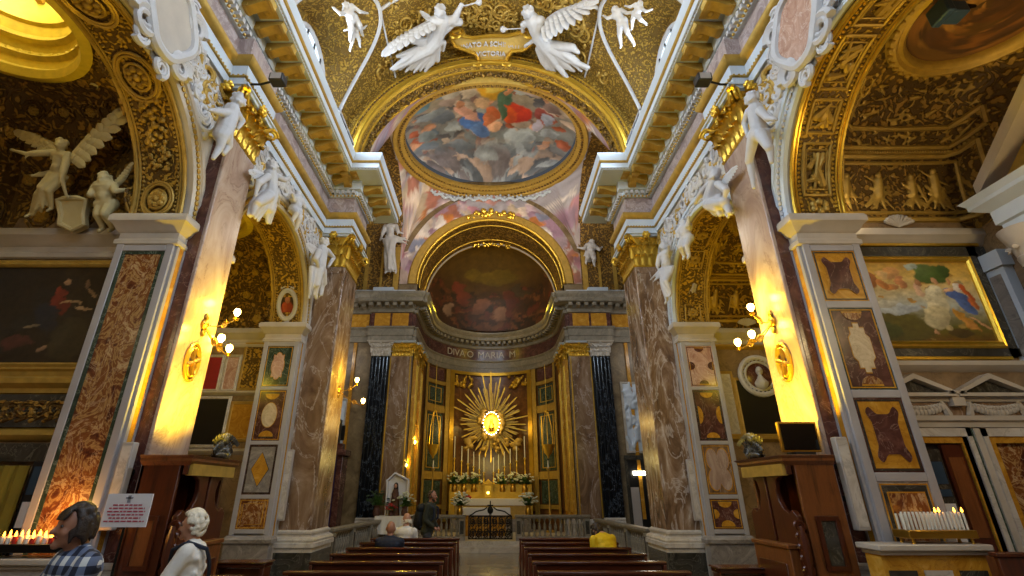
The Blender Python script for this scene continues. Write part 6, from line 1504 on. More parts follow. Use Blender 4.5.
# ---- confession booths
for MIR in (False, True):
    r = thing('confession_booth', word('dark wooden confession booth behind the white-haired woman', 'dark wooden confession booth with the black screen on top'), 'booth', (-3.85, 6.6, 0))
    y0, y1, xb, xf, zt = 6.1, 7.15, -4.08, -3.5, 2.06
    g = MB().box(xb, -3.62, y0, y0+.05, 0, zt).box(xb, xb+.04, y0, y1, 0, zt).box(xb, -3.62, y1-.05, y1, 0, zt); obj('carcass', g, m['wood'] if not MIR else m['woodmid'], r, bevel=.006)
    g = MB().sweep([(xb, y0-.0), (-3.52, y0-.0), (-3.52, y1+.0), (xb, y1+.0)], [(0, zt-.02), (.02, zt), (.05, zt+.03), (.05, zt+.06), (.08, zt+.09), (0, zt+.1)]).box(xb, -3.52, y0, y1, zt, zt+.1); obj('cornice', g, m['woodmid'], r)
    # framed side panel
    g = MB()
    for x0, x1, z0, z1 in ((xb+.1, -3.72, .95, 1.0), (xb+.1, -3.72, 1.45, 1.5), (xb+.1, xb+.15, 1.0, 1.45), (-3.77, -3.72, 1.0, 1.45)): g.box(x0, x1, y0-.025, y0, z0, z1)
    obj('side_moulding', g, m['wood'], r, bevel=.004)
    g = MB().box(xb+.15, -3.77, y0-.01, y0, 1.0, 1.45); obj('side_panel', g, m['woodmid'] if not MIR else m['darkgrey'], r)
    # curving front screen with a deep opening
    g = MB(); ol = [(0, 0), (0, 1.5), (.08, 1.56), (.15, 1.52), (.24, 1.56), (.31, 1.66), (.33, 1.76), (.29, 1.88), (.16, 1.94), (0, 1.94), (0, 2.06), (.5, 2.06), (.5, 0)]
    def fp(a, z, q): return V((xf-.12+.12*math.sin(PI*min(1, a/1.05)), y0+a, z))
    for mirror_ in (0, 1):
        pts = [(y1-y0-a if mirror_ else a, z) for a, z in ol]; g.prism([(xf-.08, y0+a, z) for a, z in pts], (.06, 0, 0))
    obj('front_screen', g, m['wood'], r, bevel=.008)
    g = MB().box(xf-.04, xf+.08, y0+.12, y1-.12, .0, 1.15).box(xf-.04, xf+.1, y0+.1, y1-.1, 1.15, 1.2); obj('half_door', g, m['woodmid'], r, bevel=.01)
    g = MB().box(xf+.08, xf+.095, y0+.22, y1-.22, .2, 1.0); obj('door_panel', g, m['wood'], r, bevel=.01)
    g = MB(); g.tube([(xf+.0, y0+.02, 1.2+.03*k) for k in range(0)] or [(xf-.02, y0-.02, z) for z in (.9, 1.1, 1.25, 1.4)], lambda t: .03+.03*math.sin(PI*t), 8)
    for k in range(5): volute(g, (xf-.02, y0-.02, .95+.11*k), (1, 0, 0), (0, 0, 1), .06, .02)
    obj('carved_scroll', g, m['wood'], r)
    g = MB().box(xf-.05, xf+.02, y0+.02, y1-.02, 1.93, 2.06); obj('gilt_frieze', g, m['goldsoft'], r)
    # carved ornament standing at the front of its top
    o = thing('carved_finial', word('dark carved leaf finial on the left confession booth', 'dark carved leaf finial on the right confession booth'), 'finial', (-3.6, 6.95, zt+.1))
    g = MB()
    for k in range(11):
        a = -1.3+2.6*k/10; leaf(g, (-3.6+.02*math.sin(a), 6.9+.12*a, zt+.1), (.3, math.sin(a), .0), (0, math.cos(a), .3), .12, .36*math.cos(a*.6), .16)
        volute(g, (-3.58, 6.9+.13*a, zt+.16+.1*math.cos(a)), (0, math.copysign(1, a), 0), (0, 0, 1), .07, .02)
    g.ell((-3.6, 6.9, zt+.14), (.09, .2, .06), 8, 6).ell((-3.58, 6.9, zt+.34), (.06, .06, .08), 8, 6); obj('leaves', g, m['darkgrey'], o, angle=60)
MIR = False
# screen on the right booth
c_ = V((3.98, 6.15, 2.32)); r = thing('flat_screen', 'black flat screen standing on the right confession booth', 'screen', (3.84, 6.3, 2.17))
g = MB().box(3.62, 4.1, 6.26, 6.31, 2.2, 2.56); obj('casing', g, m['brass'], r, bevel=.008)
g = MB().box(3.645, 4.075, 6.25, 6.262, 2.225, 2.535); obj('display', g, m['screen'], r)
g = MB().box(3.74, 3.98, 6.2, 6.4, 2.16, 2.2); obj('foot', g, m['black_plastic'], r)
# column loudspeakers
for lab, x, y, z0, z1 in (('tall pale column loudspeaker left of the right-hand yellow lit pilaster foot', 4.23, 6.16, 1.35, 2.36), ('tall pale column loudspeaker beside the left breccia jamb', -4.28, 6.16, 1.35, 2.3), ('slim pale column loudspeaker on the right crossing pier', 4.32, 11.18, 1.2, 2.4), ('slim pale column loudspeaker on the left crossing pier', -4.32, 11.18, 1.2, 2.6)):
    r = thing('column_loudspeaker', lab, 'loudspeaker', (x, y, z0), 'column loudspeakers on the piers'); s_ = math.copysign(1, x)
    g = MB().box(x-.075, x+.075, y-.1, y-.01, z0, z1); obj('cabinet', g, m['greyplastic'], r, bevel=.012)
    g = MB().box(x-.055, x+.055, y-.106, y-.1, z0+.04, z1-.04); obj('grille', g, m['stone'], r)
    g = MB().box(x-.03, x+.03, y-.012, y+.1, z0+.3, z0+.36).box(x-.03, x+.03, y-.012, y+.1, z1-.36, z1-.3); obj('wall_bracket', g, m['iron'], r)
# ---- notice on a stand
r = thing('notice_stand', 'white notice with red lines on a thin stand at the left', 'sign', (-3.42, 5.1, 0))
nx = MX.Rotation(.06, 3, 'Y')
g = MB().box(-3.635, -3.205, 5.08, 5.095, 1.445, 1.735); obj('notice_sheet', g, m['paper'], r)
g = MB()
for k, w in enumerate((.28, .34, .36, .34, .3, .38)):
    z = 1.635-.028*k
    x = -3.42-w/2
    R = random.Random(k)
    while x < -3.42+w/2: d = R.uniform(.02, .05); g.box(x, min(x+d, -3.42+w/2), 5.076, 5.081, z-.006, z+.006); x += d+.012
obj('red_lines', g, m['redink'], r)
g = MB().box(-3.435, -3.405, 5.076, 5.081, 1.655, 1.72).box(-3.455, -3.385, 5.076, 5.081, 1.69, 1.705); obj('emblem', g, m['greyink'], r)
g = MB().tube([(-3.42, 5.11, .03), (-3.42, 5.11, 1.6)], .012, 8); obj('pole', g, m['iron'], r)
g = MB().lathe((-3.42, 5.11, 0), [(.17, 0), (.17, .015), (.03, .035), (.012, .05)], 20); obj('foot', g, m['iron'], r)
# ---- stone ledges in the chapel arches with candle racks
def ledge(sd, x0, x1, zt):
    r = thing('stone_altar_rail', 'marble rail with inlaid panels closing the %s chapel arch, candles on top' % sd, 'rail', ((x0+x1)/2, 5.85, 0))
    g = MB().box(x0, x1, 5.62, 5.98, zt-.06, zt).box(x0+.03, x1-.03, 5.66, 5.95, zt-.1, zt-.06); obj('top_slab', g, m['cream'], r, bevel=.012)
    g = MB().box(x0+.05, x1-.05, 5.7, 5.93, 0, zt-.1); obj('wall', g, m['ochre'] if sd == 'right' else m['stone'], r)
    n = 3; w = (x1-x0-.1)/n
    for k in range(n):
        a = x0+.05+w*k; g = MB().box(a+.04, a+w-.04, 5.685, 5.7, .25, zt-.24); p = obj('inlay_panel', g, m['stone' if k % 2 else 'darkgrey'], r); g = MB().box(a+.1, a+w-.1, 5.678, 5.69, .33, zt-.32); obj('inlay', g, m['purple'], p)
    return r
ledge('left', -5.2, -4.15, 1.12); ledge('right', 4.02, 5.2, 1.25)
def candle_rack(sd, label, x0, x1, y0, y1, z, mat):
    r = thing('candle_rack', label, 'rack', ((x0+x1)/2, (y0+y1)/2, z)); g = MB().box(x0, x1, y0, y1, z+.05, z+.13); obj('tray', g, mat, r, bevel=.008)
    for a in (x0+.05, x1-.05):
        for b in (y0+.04, y1-.04): q = MB().lathe((a, b, z), [(.02, 0), (.015, .02), (.015, .05)], 10); obj('leg', q, mat, r)
    return r
candle_rack('right', 'yellow brass candle rack on the right marble rail', 4.42, 5.14, 5.68, 5.92, 1.25, m['brass'])
g = MB().box(4.7, 4.82, 5.66, 5.68, 1.33, 1.36)
def candle(x, y, z, h, rr, lit, label, group, name='thin_candle'):
    r = thing(name, label, 'candle', (x, y, z), group)
    g = MB().lathe((x, y, z), [(.001, 0), (rr, 0), (rr, h), (rr*.6, h+.004), (.001, h+.002)], 10); obj('wax', g, m['wax'], r)
    g = MB().tube([(x, y, z+h), (x, y, z+h+.012)], .002, 5); obj('wick', g, m['iron'], r)
    if lit: g = MB().lathe((x, y, z+h+.008), [(.001, 0), (.009, .008), (.011, .018), (.006, .036), (.001, .05)], 10); obj('flame', g, m['flame'], r)
    return r
for k in range(17):
    lit = k in (9, 10, 14, 16)
    candle(4.45+.66*k/16, 5.75, 1.38, .17 if not lit else .16, .011, lit, 'lit white candle on the right brass rack, burning with a small flame' if lit else 'unlit thin white candle in the row on the right brass rack', 'white candles on the right rack')
for k in range(14): candle(4.47+.62*k/13, 5.86, 1.38, .15, .011, False, 'unlit thin white candle in the row on the right brass rack', 'white candles on the right rack')
candle_rack('left', 'dark candle rack full of burning votive lights at the left edge', -5.18, -4.34, 5.66, 5.94, 1.12, m['iron'])
R = random.Random(3)
for j in range(3):
    for k in range(13):
        x = -5.14+.76*k/12; r = thing('votive_light', 'small burning votive candle on the dark left rack', 'candle', (x, 5.72+.07*j, 1.25), 'votive lights on the left rack')
        h = .05+R.uniform(0, .03)
        g = MB().lathe((x, 5.72+.07*j, 1.25), [(.001, 0), (.02, 0), (.023, h), (.018, h), (.001, h-.005)], 10); obj('cup', g, m['wax'] if k % 3 else m['redpetal'], r)
        g = MB().lathe((x, 5.72+.07*j, 1.25+h), [(.001, 0), (.008, .008), (.01, .02), (.005, .038), (.001, .05)], 8); obj('flame', g, m['flame'], r)
# dark wooden panel at the right edge, bench and kneeling desk
r = thing('wooden_bench', 'dark wooden bench back at the lower right edge', 'bench', (5.6, 5.6, 0))
g = MB().box(5.02, 6.3, 5.42, 5.47, .3, 1.16).box(5.0, 6.3, 5.4, 5.5, 1.16, 1.2); obj('backrest', g, m['wood'], r, bevel=.008)
g = MB().box(5.02, 6.3, 5.02, 5.42, .42, .46); obj('seat', g, m['wood'], r, bevel=.008)
for x in (5.04, 6.25): g = MB().box(x-.03, x+.03, 5.02, 5.47, 0, .42); obj('leg', g, m['wood'], r)
def kneel_desk(label, x, y):
    r = thing('kneeling_desk', label, 'desk', (x, y, 0))
    g = MB().box(x-.34, x+.34, y-.14, y+.14, .82, .87).box(x-.36, x+.36, y-.16, y+.16, .87, .89); obj('top', g, m['woodred'], r, bevel=.01)
    for s_ in (-1, 1): g = MB().box(x+s_*.3-.03, x+s_*.3+.03, y-.12, y+.12, .0, .82); obj('leg', g, m['wood'], r, bevel=.01)
    g = MB().box(x-.28, x+.28, y-.02, y+.02, .5, .8); obj('apron', g, m['woodmid'], r); g = MB().box(x-.3, x+.3, y-.5, y-.25, .14, .18); obj('kneeling_board', g, m['wood'], r, bevel=.01)
    g = MB().box(x-.3, x-.26, y-.5, y+.1, .0, .14).box(x+.26, x+.3, y-.5, y+.1, 0, .14); obj('runner', g, m['wood'], r)
kneel_desk('red-brown wooden kneeling desk before the right crossing pier', 3.2, 7.0); kneel_desk('dark wooden kneeling desk before the left crossing pier', -3.3, 7.5)
r = thing('wooden_chair', 'dark wooden chair back beside the white-haired woman', 'chair', (-2.72, 5.5, 0))
g = MB().box(-2.98, -2.5, 5.68, 5.71, .5, .93).box(-3.0, -2.48, 5.66, 5.72, .93, .97); obj('backrest', g, m['woodred'], r, bevel=.008)
g = MB().box(-2.98, -2.5, 5.25, 5.7, .42, .46); obj('seat', g, m['woodred'], r, bevel=.008)
for a in (-2.95, -2.53):
    for b in (5.28, 5.68): g = MB().box(a-.02, a+.02, b-.02, b+.02, 0, .42 if b < 5.5 else .94); obj('leg', g, m['wood'], r)
# ---- altar rail with turned balusters
def baluster_mesh(h):
    return MB().lathe((0,0,0), [(.05, 0), (.05, .03), (.035, .05), (.03, .09), (.05, .2), (.058, .27), (.045, .36), (.026, h*.72), (.022, h*.82), (.03, h*.88), (.045, h*.92), (.05, h*.95), (.05, h)], 14)
bal = mesh_of('baluster', baluster_mesh(.52), m['greystone'])
def rail(label, a, b, z0, nb, posts=True, matp='stone'):
    a, b = V(a), V(b); d = b-a; L = d.length; t = d/L; nn = V((t.y, -t.x, 0)); r = thing('altar_rail', label, 'balustrade', ((a+b)/2+V((0,0,z0)))[:])
    def ob(u0, u1, w, za, zb): return MB().obox(a+t*(u0+u1)/2+V((0,0,z0+(za+zb)/2)), t*(u1-u0)/2, nn*w, V((0,0,(zb-za)/2)))
    obj('handrail', ob(-.02, L+.02, .12, .69, .76).merge(ob(0, L, .09, .65, .69)), m['greystone'], r, bevel=.012); obj('plinth', ob(0, L, .11, 0, .13), m['grey'], r, bevel=.01)
    np_ = max(2, int(L/1.5)+1)
    us = [L*i/(np_-1) for i in range(np_)]
    for u in us:
        u = min(max(u, .1), L-.1); p_ = obj('post', ob(u-.1, u+.1, .1, .13, .65), m['greystone'], r, bevel=.008); obj('post_inlay', ob(u-.06, u+.06, .105, .2, .58), m['darkgrey'], p_)
    k = int(L/.17)
    for i in range(k):
        u = L*(i+.5)/k
        if min(abs(u-min(max(q, .1), L-.1)) for q in us) < .16: continue
        o = bpy.data.objects.new('baluster', bal); C.objects.link(o); o.parent = r; o.location = a+t*u+V((0,0,z0+.13))-rootloc(r)
for s_, sd in ((-1, 'left'), (1, 'right')):
    rail('marble altar rail with turned balusters %s of the gate' % sd, (s_*.82, 17.6, 0), (s_*3.25, 17.6, 0), .3, 0)
    rail('long marble rail running from the %s crossing pier to the altar' % sd, (s_*3.45, 17.4, 0), (s_*3.75, 12.7, 0), .2, 0)
# ---- iron gate
r = thing('iron_gate', 'dark wrought iron gate topped by a cross before the altar', 'gate', (0, 17.6, .3)); g = MB(); z0, z1 = .34, 1.04
for s_ in (-1, 1):
    g.box(s_*.7-.02, s_*.7+.02, 17.58, 17.62, z0, z1); g.box(s_*.02-.015, s_*.02+.015, 17.585, 17.615, z0, z1+.1)
g.box(-.7, .7, 17.585, 17.615, z0, z0+.04).box(-.7, .7, 17.585, 17.615, z1-.04, z1)
for k in range(15): x = -.66+1.32*k/14; g.box(x-.011, x+.011, 17.592, 17.608, z0, z1)
for z in (.55, .8): g.box(-.7, .7, 17.59, 17.61, z, z+.025)
obj('gate_frame', g, m['iron'], r)
g = MB()
for s_ in (-1, 1):
    for k in range(3):
        for j in range(2):
            c_ = V((s_*(.14+.22*k), 17.6, z0+.18+.34*j))
            for q in (1, -1): g.tube([c_+V((q*.1*(1-i/15)*math.cos(i*.5+j), 0, q*.15*(1-i/15)*math.sin(i*.5+j))) for i in range(14)], .02, 5)
            g.tube([c_+V((-.1, 0, -.16)), c_+V((.1, 0, .16))], .01, 5)
    g.tube([(s_*.68, 17.6, z1)]+[(s_*(.6-.5*t), 17.6, z1+.03+.22*t+.03*math.sin(6*t)) for t in (0, .25, .5, .75, 1)], .02, 6)
obj('scrollwork', g, m['iron'], r)
g = MB().box(-.02, .02, 17.58, 17.62, z1+.1, z1+.44).box(-.1, .1, 17.58, 17.62, z1+.28, z1+.32).ell((0, 17.6, z1+.16), (.1, .04, .12), 8, 6); obj('cross', g, m['iron'], r)
# ---- altars
r = thing('altar_table', 'front altar table with a white cloth behind the gate', 'altar', (-.25, 19.6, .3))
g = MB().box(-1.05, .7, 19.3, 19.9, 1.12, 1.2); obj('mensa', g, m['cream'], r, bevel=.01)
g = MB().box(-1.07, .72, 19.28, 19.92, 1.19, 1.22).box(-1.07, .72, 19.27, 19.29, .98, 1.21); obj('altar_cloth', g, m['whitecloth'], r)
g = MB().box(-.9, .55, 19.36, 19.84, .3, 1.12); obj('block', g, m['ochre'], r, bevel=.02)
r = thing('high_altar', 'high altar block with white cloth and gilded steps under the icon', 'altar', (0, 22, .3))
g = MB().box(-1.6, 1.6, 21.2, 22.4, .3, .75); obj('platform', g, m['grey'], r); g = MB().box(-1.45, 1.5, 21.5, 22.2, .75, 1.42); obj('block', g, m['goldsoft'], r, bevel=.02)
g = MB().box(-1.5, 1.55, 21.44, 22.2, 1.42, 1.5).box(-1.5, 1.55, 21.43, 21.45, 1.25, 1.49); obj('altar_cloth', g, m['whitecloth'], r)
g = MB().box(-1.75, 1.75, 22.2, 22.6, .75, 1.75).box(-1.75, 1.75, 22.45, 22.85, 1.75, 2.05); obj('gilded_steps', g, m['gold'], r)
r = thing('tabernacle', 'small gilded tabernacle glowing in the middle of the high altar', 'tabernacle', (-.12, 22.1, 1.5))
g = MB().box(-.32, .1, 22.0, 22.35, 1.5, 2.05).prism([(-.36, 21.98, 2.05), (.14, 21.98, 2.05), (-.11, 21.98, 2.25)], (0, .38, 0)); obj('cabinet', g, m['gold'], r, bevel=.01)
g = MB().box(-.24, .02, 21.985, 22.0, 1.55, 1.98); obj('door', g, m['goldbright'], r); g = MB().ell((-.11, 21.97, 1.72), (.06, .03, .05), 10, 8); obj('lamp', g, emit('tabernacle_lamp', (1, .8, .3), 14), r)
r = thing('book_cushion', 'dark red cushion with a book on the left of the altar', 'cushion', (-.95, 21.55, 1.5))
g = MB().box(-1.12, -.78, 21.46, 21.7, 1.5, 1.6); obj('cushion', g, m['red'], r, bevel=.04); g = MB().box(-1.08, -.84, 21.5, 21.66, 1.6, 1.64); obj('book', g, m['red'], r, bevel=.008)
# candlesticks of the high altar
def candlestick(x, y, z, h, label, group, ch=.7):
    r = thing('altar_candlestick', label, 'candlestick', (x, y, z), group)
    g = MB().lathe((x, y, z), [(.09, 0), (.09, .02), (.04, .06), (.03, .1), (.05, h*.25), (.025, h*.4), (.02, h*.7), (.035, h*.8), (.02, h*.9), (.06, h*.97), (.055, h)], 14); obj('stick', g, m['goldbright'], r)
    g = MB().lathe((x, y, z+h), [(.001, 0), (.022, 0), (.02, ch), (.001, ch+.01)], 10); obj('wax_taper', g, m['wax'], r)
for k in range(12):
    x = (-1.6, -1.28, -1.0, -.75, -.5, -.3, .12, .34, .6, .86, 1.14, 1.5)[k]; h = (.5+.12*(5-k) if k < 6 else .5+.12*(k-6))
    candlestick(x, 22.66, 2.05, h, 'gilded altar candlestick %s of the tabernacle, %s from the middle' % ('left' if k < 6 else 'right', ('first', 'second', 'third', 'fourth', 'fifth', 'outermost')[5-k if k < 6 else k-6]), 'candlesticks on the high altar', .9 if k in (0, 11) else .6)
# flowers
def bouquet(label, x, y, z, s, cols, pot=None, seed=1, cat='flowers', name='flower_vase'):
    r = thing(name, label, cat, (x, y, z)); R = random.Random(seed)
    g = MB().lathe((x, y, z), [(.001, 0), (.09*s, 0), (.11*s, .1*s), (.07*s, .22*s), (.1*s, .28*s), (.08*s, .27*s)], 14); obj('vase', g, pot or m['brass'], r)
    lf = MB()
    for k in range(46):
        a, e = R.uniform(0, 6.28), R.uniform(.1, 1.4); d = V((math.cos(a)*math.cos(e), math.sin(a)*math.cos(e), math.sin(e))); b = V((x, y, z+.26*s)); t = b+d*s*R.uniform(.2, .42)
        sd = d.cross(V((0,0,1))).normalized()*.035*s; md = b.lerp(t, .6)+V((0,0,.04*s)); lf.quad_grid([[b-sd*.2, b+sd*.2], [md-sd, md+sd], [t-sd*.1+V((0,0,-.03*s)), t+sd*.1+V((0,0,-.03*s))]])
        lf.tube([b, b.lerp(t, .9)], .006*s, 4)
    obj('leaves', lf, m['leaf'], r, angle=60)
    for c_ in cols:
        fl = MB()
        for q in range(5): fl.ell((.03*s*math.cos(q*1.256), .03*s*math.sin(q*1.256), 0), (.026*s, .026*s, .016*s), 6, 4)
        fl.ell((0,0,.008*s), .02*s, 6, 4); me = mesh_of('flower', fl, m[c_])
        for k in range(22):
            a, e = R.uniform(0, 6.28), R.uniform(.2, 1.5); d = V((math.cos(a)*math.cos(e), math.sin(a)*math.cos(e), math.sin(e)))
            f_ = obj_me('flower', me, r, V((0, 0, .28*s))+d*s*R.uniform(.26, .42)); f_.rotation_euler = (R.uniform(-.6, .6), R.uniform(-.6, .6), R.uniform(0, 3))
bouquet('round bush of white flowers on the altar rail left of the gate', -1.0, 17.6, 1.06, 1.0, ('petal', 'petal'), seed=2)
bouquet('round bush of white flowers on the altar rail right of the gate', 1.25, 17.6, 1.06, 1.0, ('petal', 'petal'), seed=3)
for k, x in enumerate((-1.55, -1.15, -.72, .5, .95, 1.45)):
    bouquet('white flower vase on the high altar steps, %s from the left' % ('first', 'second', 'third', 'fourth', 'fifth', 'sixth')[k], x, 22.4, 1.75, 1.15, ('petal',), seed=10+k)
# ---- hanging sanctuary lamps
for s_, sd in ((-1, 'left'), (1, 'right')):
    x, y = s_*2.35, 20.9; r = thing('hanging_lamp', 'gilded sanctuary lamp on three chains %s of the altarpiece' % sd, 'lamp', (x, y, 3.2)); g = MB()
    g.tube([(x, y, 4.95), (x, y, 6.9)], .012, 6)
    g.ell((x, y, 4.9), (.08, .08, .06), 10, 6)
    for k in range(3): a = 2*PI*k/3+.4; g.tube([(x+.06*math.cos(a), y+.06*math.sin(a), 4.9), (x+.2*math.cos(a), y+.2*math.sin(a), 4.3), (x+.24*math.cos(a), y+.24*math.sin(a), 3.55)], .018, 6)
    obj('chain', g, m['goldbright'], r)
    g = MB().lathe((x, y, 3.1), [(.001, -.1), (.03, -.08), (.05, 0), (.16, .12), (.2, .25), (.26, .4), (.28, .44), (.24, .42), (.18, .3), (.001, .2)], 18); obj('bowl', g, m['goldbright'], r)
    st = MB().tube([(x, y, 2.9), (x, y, 1.5)], .02, 8).lathe((x, y, 1.0), [(.12, 0), (.12, .05), (.03, .12), (.03, .5)], 12); st.v = [(a, b, c if c > 1.45 else c-.0) for a, b, c in st.v]
    r2 = thing('standing_candelabrum', 'slim gilded candle stand below the %s sanctuary lamp' % sd, 'candle stand', (x, y+.1, .3)); st = MB().lathe((x, y+.25, .3), [(.2, 0), (.2, .04), (.06, .1), (.03, .2), (.05, .9), (.025, 1.1), (.025, 2.2), (.07, 2.3), (.09, 2.34), (.001, 2.34)], 14); obj('stand', st, m['goldsoft'], r2)
    q = MB().lathe((x, y+.25, 2.64), [(.001, 0), (.025, 0), (.022, .3), (.001, .31)], 10); obj('wax_taper', q, m['wax'], r2)
# ---- wall lamps
LAMPS = []
def sconce(label, base, bulbs, arm=.009, rb=.05, mat=None):
    base = V(base); r = thing('wall_lamp', label, 'lamp', tuple(base), 'gilded wall lamps with bare bulbs'); mat = mat or m['brass']
    bp = MB().ell(base, (.05, .08, .08), 10, 8).ell(base+V((0, 0, .12)), (.03, .04, .06), 8, 6).ell(base-V((0,0,.12)), (.03, .04, .06), 8, 6); obj('wall_plate', bp, mat, r)
    for b in bulbs:
        b = V(b); md = base.lerp(b, .5)+V((0,0,-.16)); g = MB(); pts = []
        for i in range(11): t = i/10; pts.append(base*(1-t)**2+md*2*t*(1-t)+(b-V((0,0,.09)))*t*t)
        g.tube(pts, arm, 7); volute(g, md.lerp(b, .3), (b-base).normalized(), V((0,0,1)), .06, .012); g.lathe((b.x, b.y, b.z-.1), [(.001, 0), (.03, .0), (.045, .03), (.02, .035), (.02, .06)], 12); obj('arm', g, mat, r)
        g = MB().lathe((b.x, b.y, b.z-.045), [(.018, 0), (.02, .01), (rb*.9, .05), (rb, .085), (rb*.75, .12), (.001, .135)], 14); obj('bulb', g, m['bulb'], r); LAMPS.append(b)
sconce('three-bulb gilded lamp on the left yellow lit pilaster', atx(205, 325, -4.13), [atx(237, 314, -3.92), atx(221, 340, -3.85), atx(229, 350, -4.0)])
sconce('three-bulb gilded lamp on the right yellow lit pilaster', atx(772, 322, 4.13), [atx(751, 309, 3.95), atx(752, 336, 3.9), atx(738, 344, 3.9)])
sconce('two-bulb gilded lamp on the inner side of the left crossing pier', (-3.71, 12.0, 4.05), [aty(357, 381, 12.0), aty(363, 402, 11.9)])
sconce('gilded lamp on the inner side of the right crossing pier', (3.7, 12.1, 4.4), [V((3.45, 11.95, 4.55)), V((3.45, 12.3, 4.6))]) if False else None
sconce('three-bulb lamp on the left jamb before the apse', (-2.84, 19.2, 4.15), [aty(412, 432, 19.0), aty(414.5, 443, 19.1), aty(405.5, 466, 18.4)], rb=.06)
sconce('two-bulb lamp on the right jamb before the apse', (2.84, 19.2, 4.15), [aty(574, 432, 19.0), aty(573, 444, 19.1)], rb=.06)
b = aty(849, 231, 6.2); sconce('single white bulb on the right chapel ledge beside the jamb', (b.x+.05, 6.42, b.z-.05), [b])
# spotlights on the architrave
for s_, sd, (u, v) in ((-1, 'left', (278, 80)), (1, 'right', (703, 80))):
    c_ = atx(u, v, s_*3.62); r = thing('spotlight', 'black spotlight fixed under the %s nave cornice' % sd, 'spotlight', tuple(c_), 'spotlights under the cornices')
    g = MB().box(c_.x-.12, c_.x+.12, c_.y-.1, c_.y+.1, c_.z-.08, c_.z+.08); obj('housing', g, m['black_plastic'], r, bevel=.02)
    g = MB().box(c_.x-.09, c_.x+.09, c_.y-.105, c_.y-.1, c_.z-.06, c_.z+.06); obj('lens', g, m['greyplastic'], r)
    g = MB().tube([(c_.x, c_.y, c_.z), (s_*3.9, c_.y, c_.z-.1), (s_*4.33, c_.y, c_.z-.1)], .02, 6); obj('bracket', g, m['iron'], r)
c_ = aty(953, 12, 4.12); r = thing('spotlight', 'blue grey spotlight high in the right chapel beside the vault', 'spotlight', tuple(c_), 'spotlights under the cornices')
g = MB().box(c_.x-.16, c_.x+.1, c_.y-.1, c_.y+.1, c_.z-.1, c_.z+.08).box(c_.x-.2, c_.x-.1, c_.y-.13, c_.y+.13, c_.z-.12, c_.z+.12); obj('housing', g, m['blue'], r, bevel=.02)
g = MB().tube([c_, c_+V((.3, 0, .1)), (c_.x+.3, c_.y+.1, 7.35)], .02, 6); obj('bracket', g, m['iron'], r)
# glazed panels on the cornice at the lunettes
for s_, sd in ((-1, 'left'), (1, 'right')):
    r = thing('glazed_panel', 'white framed grey glass panel on the %s cornice under the lunette' % sd, 'panel', (s_*3.62, 9.9, 9.97), 'glazed panels on the cornices'); g = MB()
    y0, y1, x, z0, z1 = 9.2, 10.5, s_*3.66, 9.98, 10.34
    g.box(x-.03, x+.03, y0, y1, z0, z0+.05).box(x-.03, x+.03, y0, y1, z1-.05, z1).box(x-.03, x+.03, y0, y0+.06, z0, z1).box(x-.03, x+.03, y1-.06, y1, z0, z1).box(x-.03, x+.03, (y0+y1)/2-.025, (y0+y1)/2+.025, z0, z1); obj('frame', g, m['white'], r)
    g = MB().box(x-.01, x+.01, y0+.05, y1-.05, z0+.04, z1-.04); obj('glass', g, m['blue'] if s_ > 0 else m['darkgrey'], r)
# ---- shrine with statue on a clothed table
r = thing('shrine_niche', 'white house-shaped niche panel behind the small nun statue', 'niche', (-3.1, 17.2, 1.05)); Y = 17.25
a0, a1, b1, b0 = aty(386, 516, Y), aty(407, 516, Y), aty(407, 480, Y), aty(386, 480, Y); top = aty(396, 473, Y)
g = MB().prism([V((a0.x, Y, 1.05)), V((a1.x, Y, 1.05)), b1, top, b0], (0, .05, 0)); obj('back_panel', g, m['paper'], r)
g = MB().obox(((a0.x), Y-.08, (1.05+b0.z)/2), (.02, 0, 0), (0, .1, 0), (0, 0, (b0.z-1.05)/2)); obj('side_panel', g, m['paper'], r)
g = MB().obox(((a1.x), Y-.08, (1.05+b0.z)/2), (.02, 0, 0), (0, .1, 0), (0, 0, (b0.z-1.05)/2)); obj('side_panel', g, m['paper'], r)
g = MB().obox(((a0.x+top.x)/2, Y-.08, (b0.z+top.z)/2), ((top.x-a0.x)/2, 0, (top.z-b0.z)/2), (0, .1, 0), (-.01, 0, .02)).obox(((a1.x+top.x)/2, Y-.08, (b1.z+top.z)/2), ((a1.x-top.x)/2, 0, (b1.z-top.z)/2), (0, .1, 0), (.01, 0, .02)); obj('roof', g, m['paper'], r)
h = aty(396, 486, Y-.15); r = thing('nun_statue', 'small statue of a nun in brown habit and dark veil in the white niche', 'statue', (h.x, Y-.15, 1.05))
g = MB().lathe((h.x, Y-.15, 1.05), [(.001, 0), (.17, 0), (.16, .1), (.13, .5), (.12, .85), (.1, 1.0), (.001, 1.05)], 16); hz = h.z-1.05
s_ = hz/1.2
g = MB()
for k in range(10): a = 2*PI*k/10; g.cap((h.x+.13*math.cos(a), Y-.15+.09*math.sin(a), 1.08), (h.x+.06*math.cos(a), Y-.15+.05*math.sin(a), 1.05+hz*.78), .05, .05, 6)
g.cap((h.x-.08, Y-.2, 1.05+hz*.72), (h.x+.02, Y-.27, 1.05+hz*.55), .045, .04, 6).cap((h.x+.08, Y-.2, 1.05+hz*.72), (h.x-.02, Y-.27, 1.05+hz*.5), .045, .04, 6).cap((h.x, Y-.15, 1.1), (h.x, Y-.15, 1.05+hz*.8), .12, .1, 10); baked('habit', g, .018, m['habit'], r)
g = MB().ell((h.x, Y-.19, h.z), (.05, .06, .07), 10, 8); obj('face', g, m['fairskin'], r); g = MB().ell((h.x, Y-.14, h.z+.015), (.075, .075, .095), 12, 9).cap((h.x, Y-.1, h.z), (h.x, Y-.08, h.z-.35), .07, .1, 8); baked('veil', g, .014, m['blackcloth'], r)
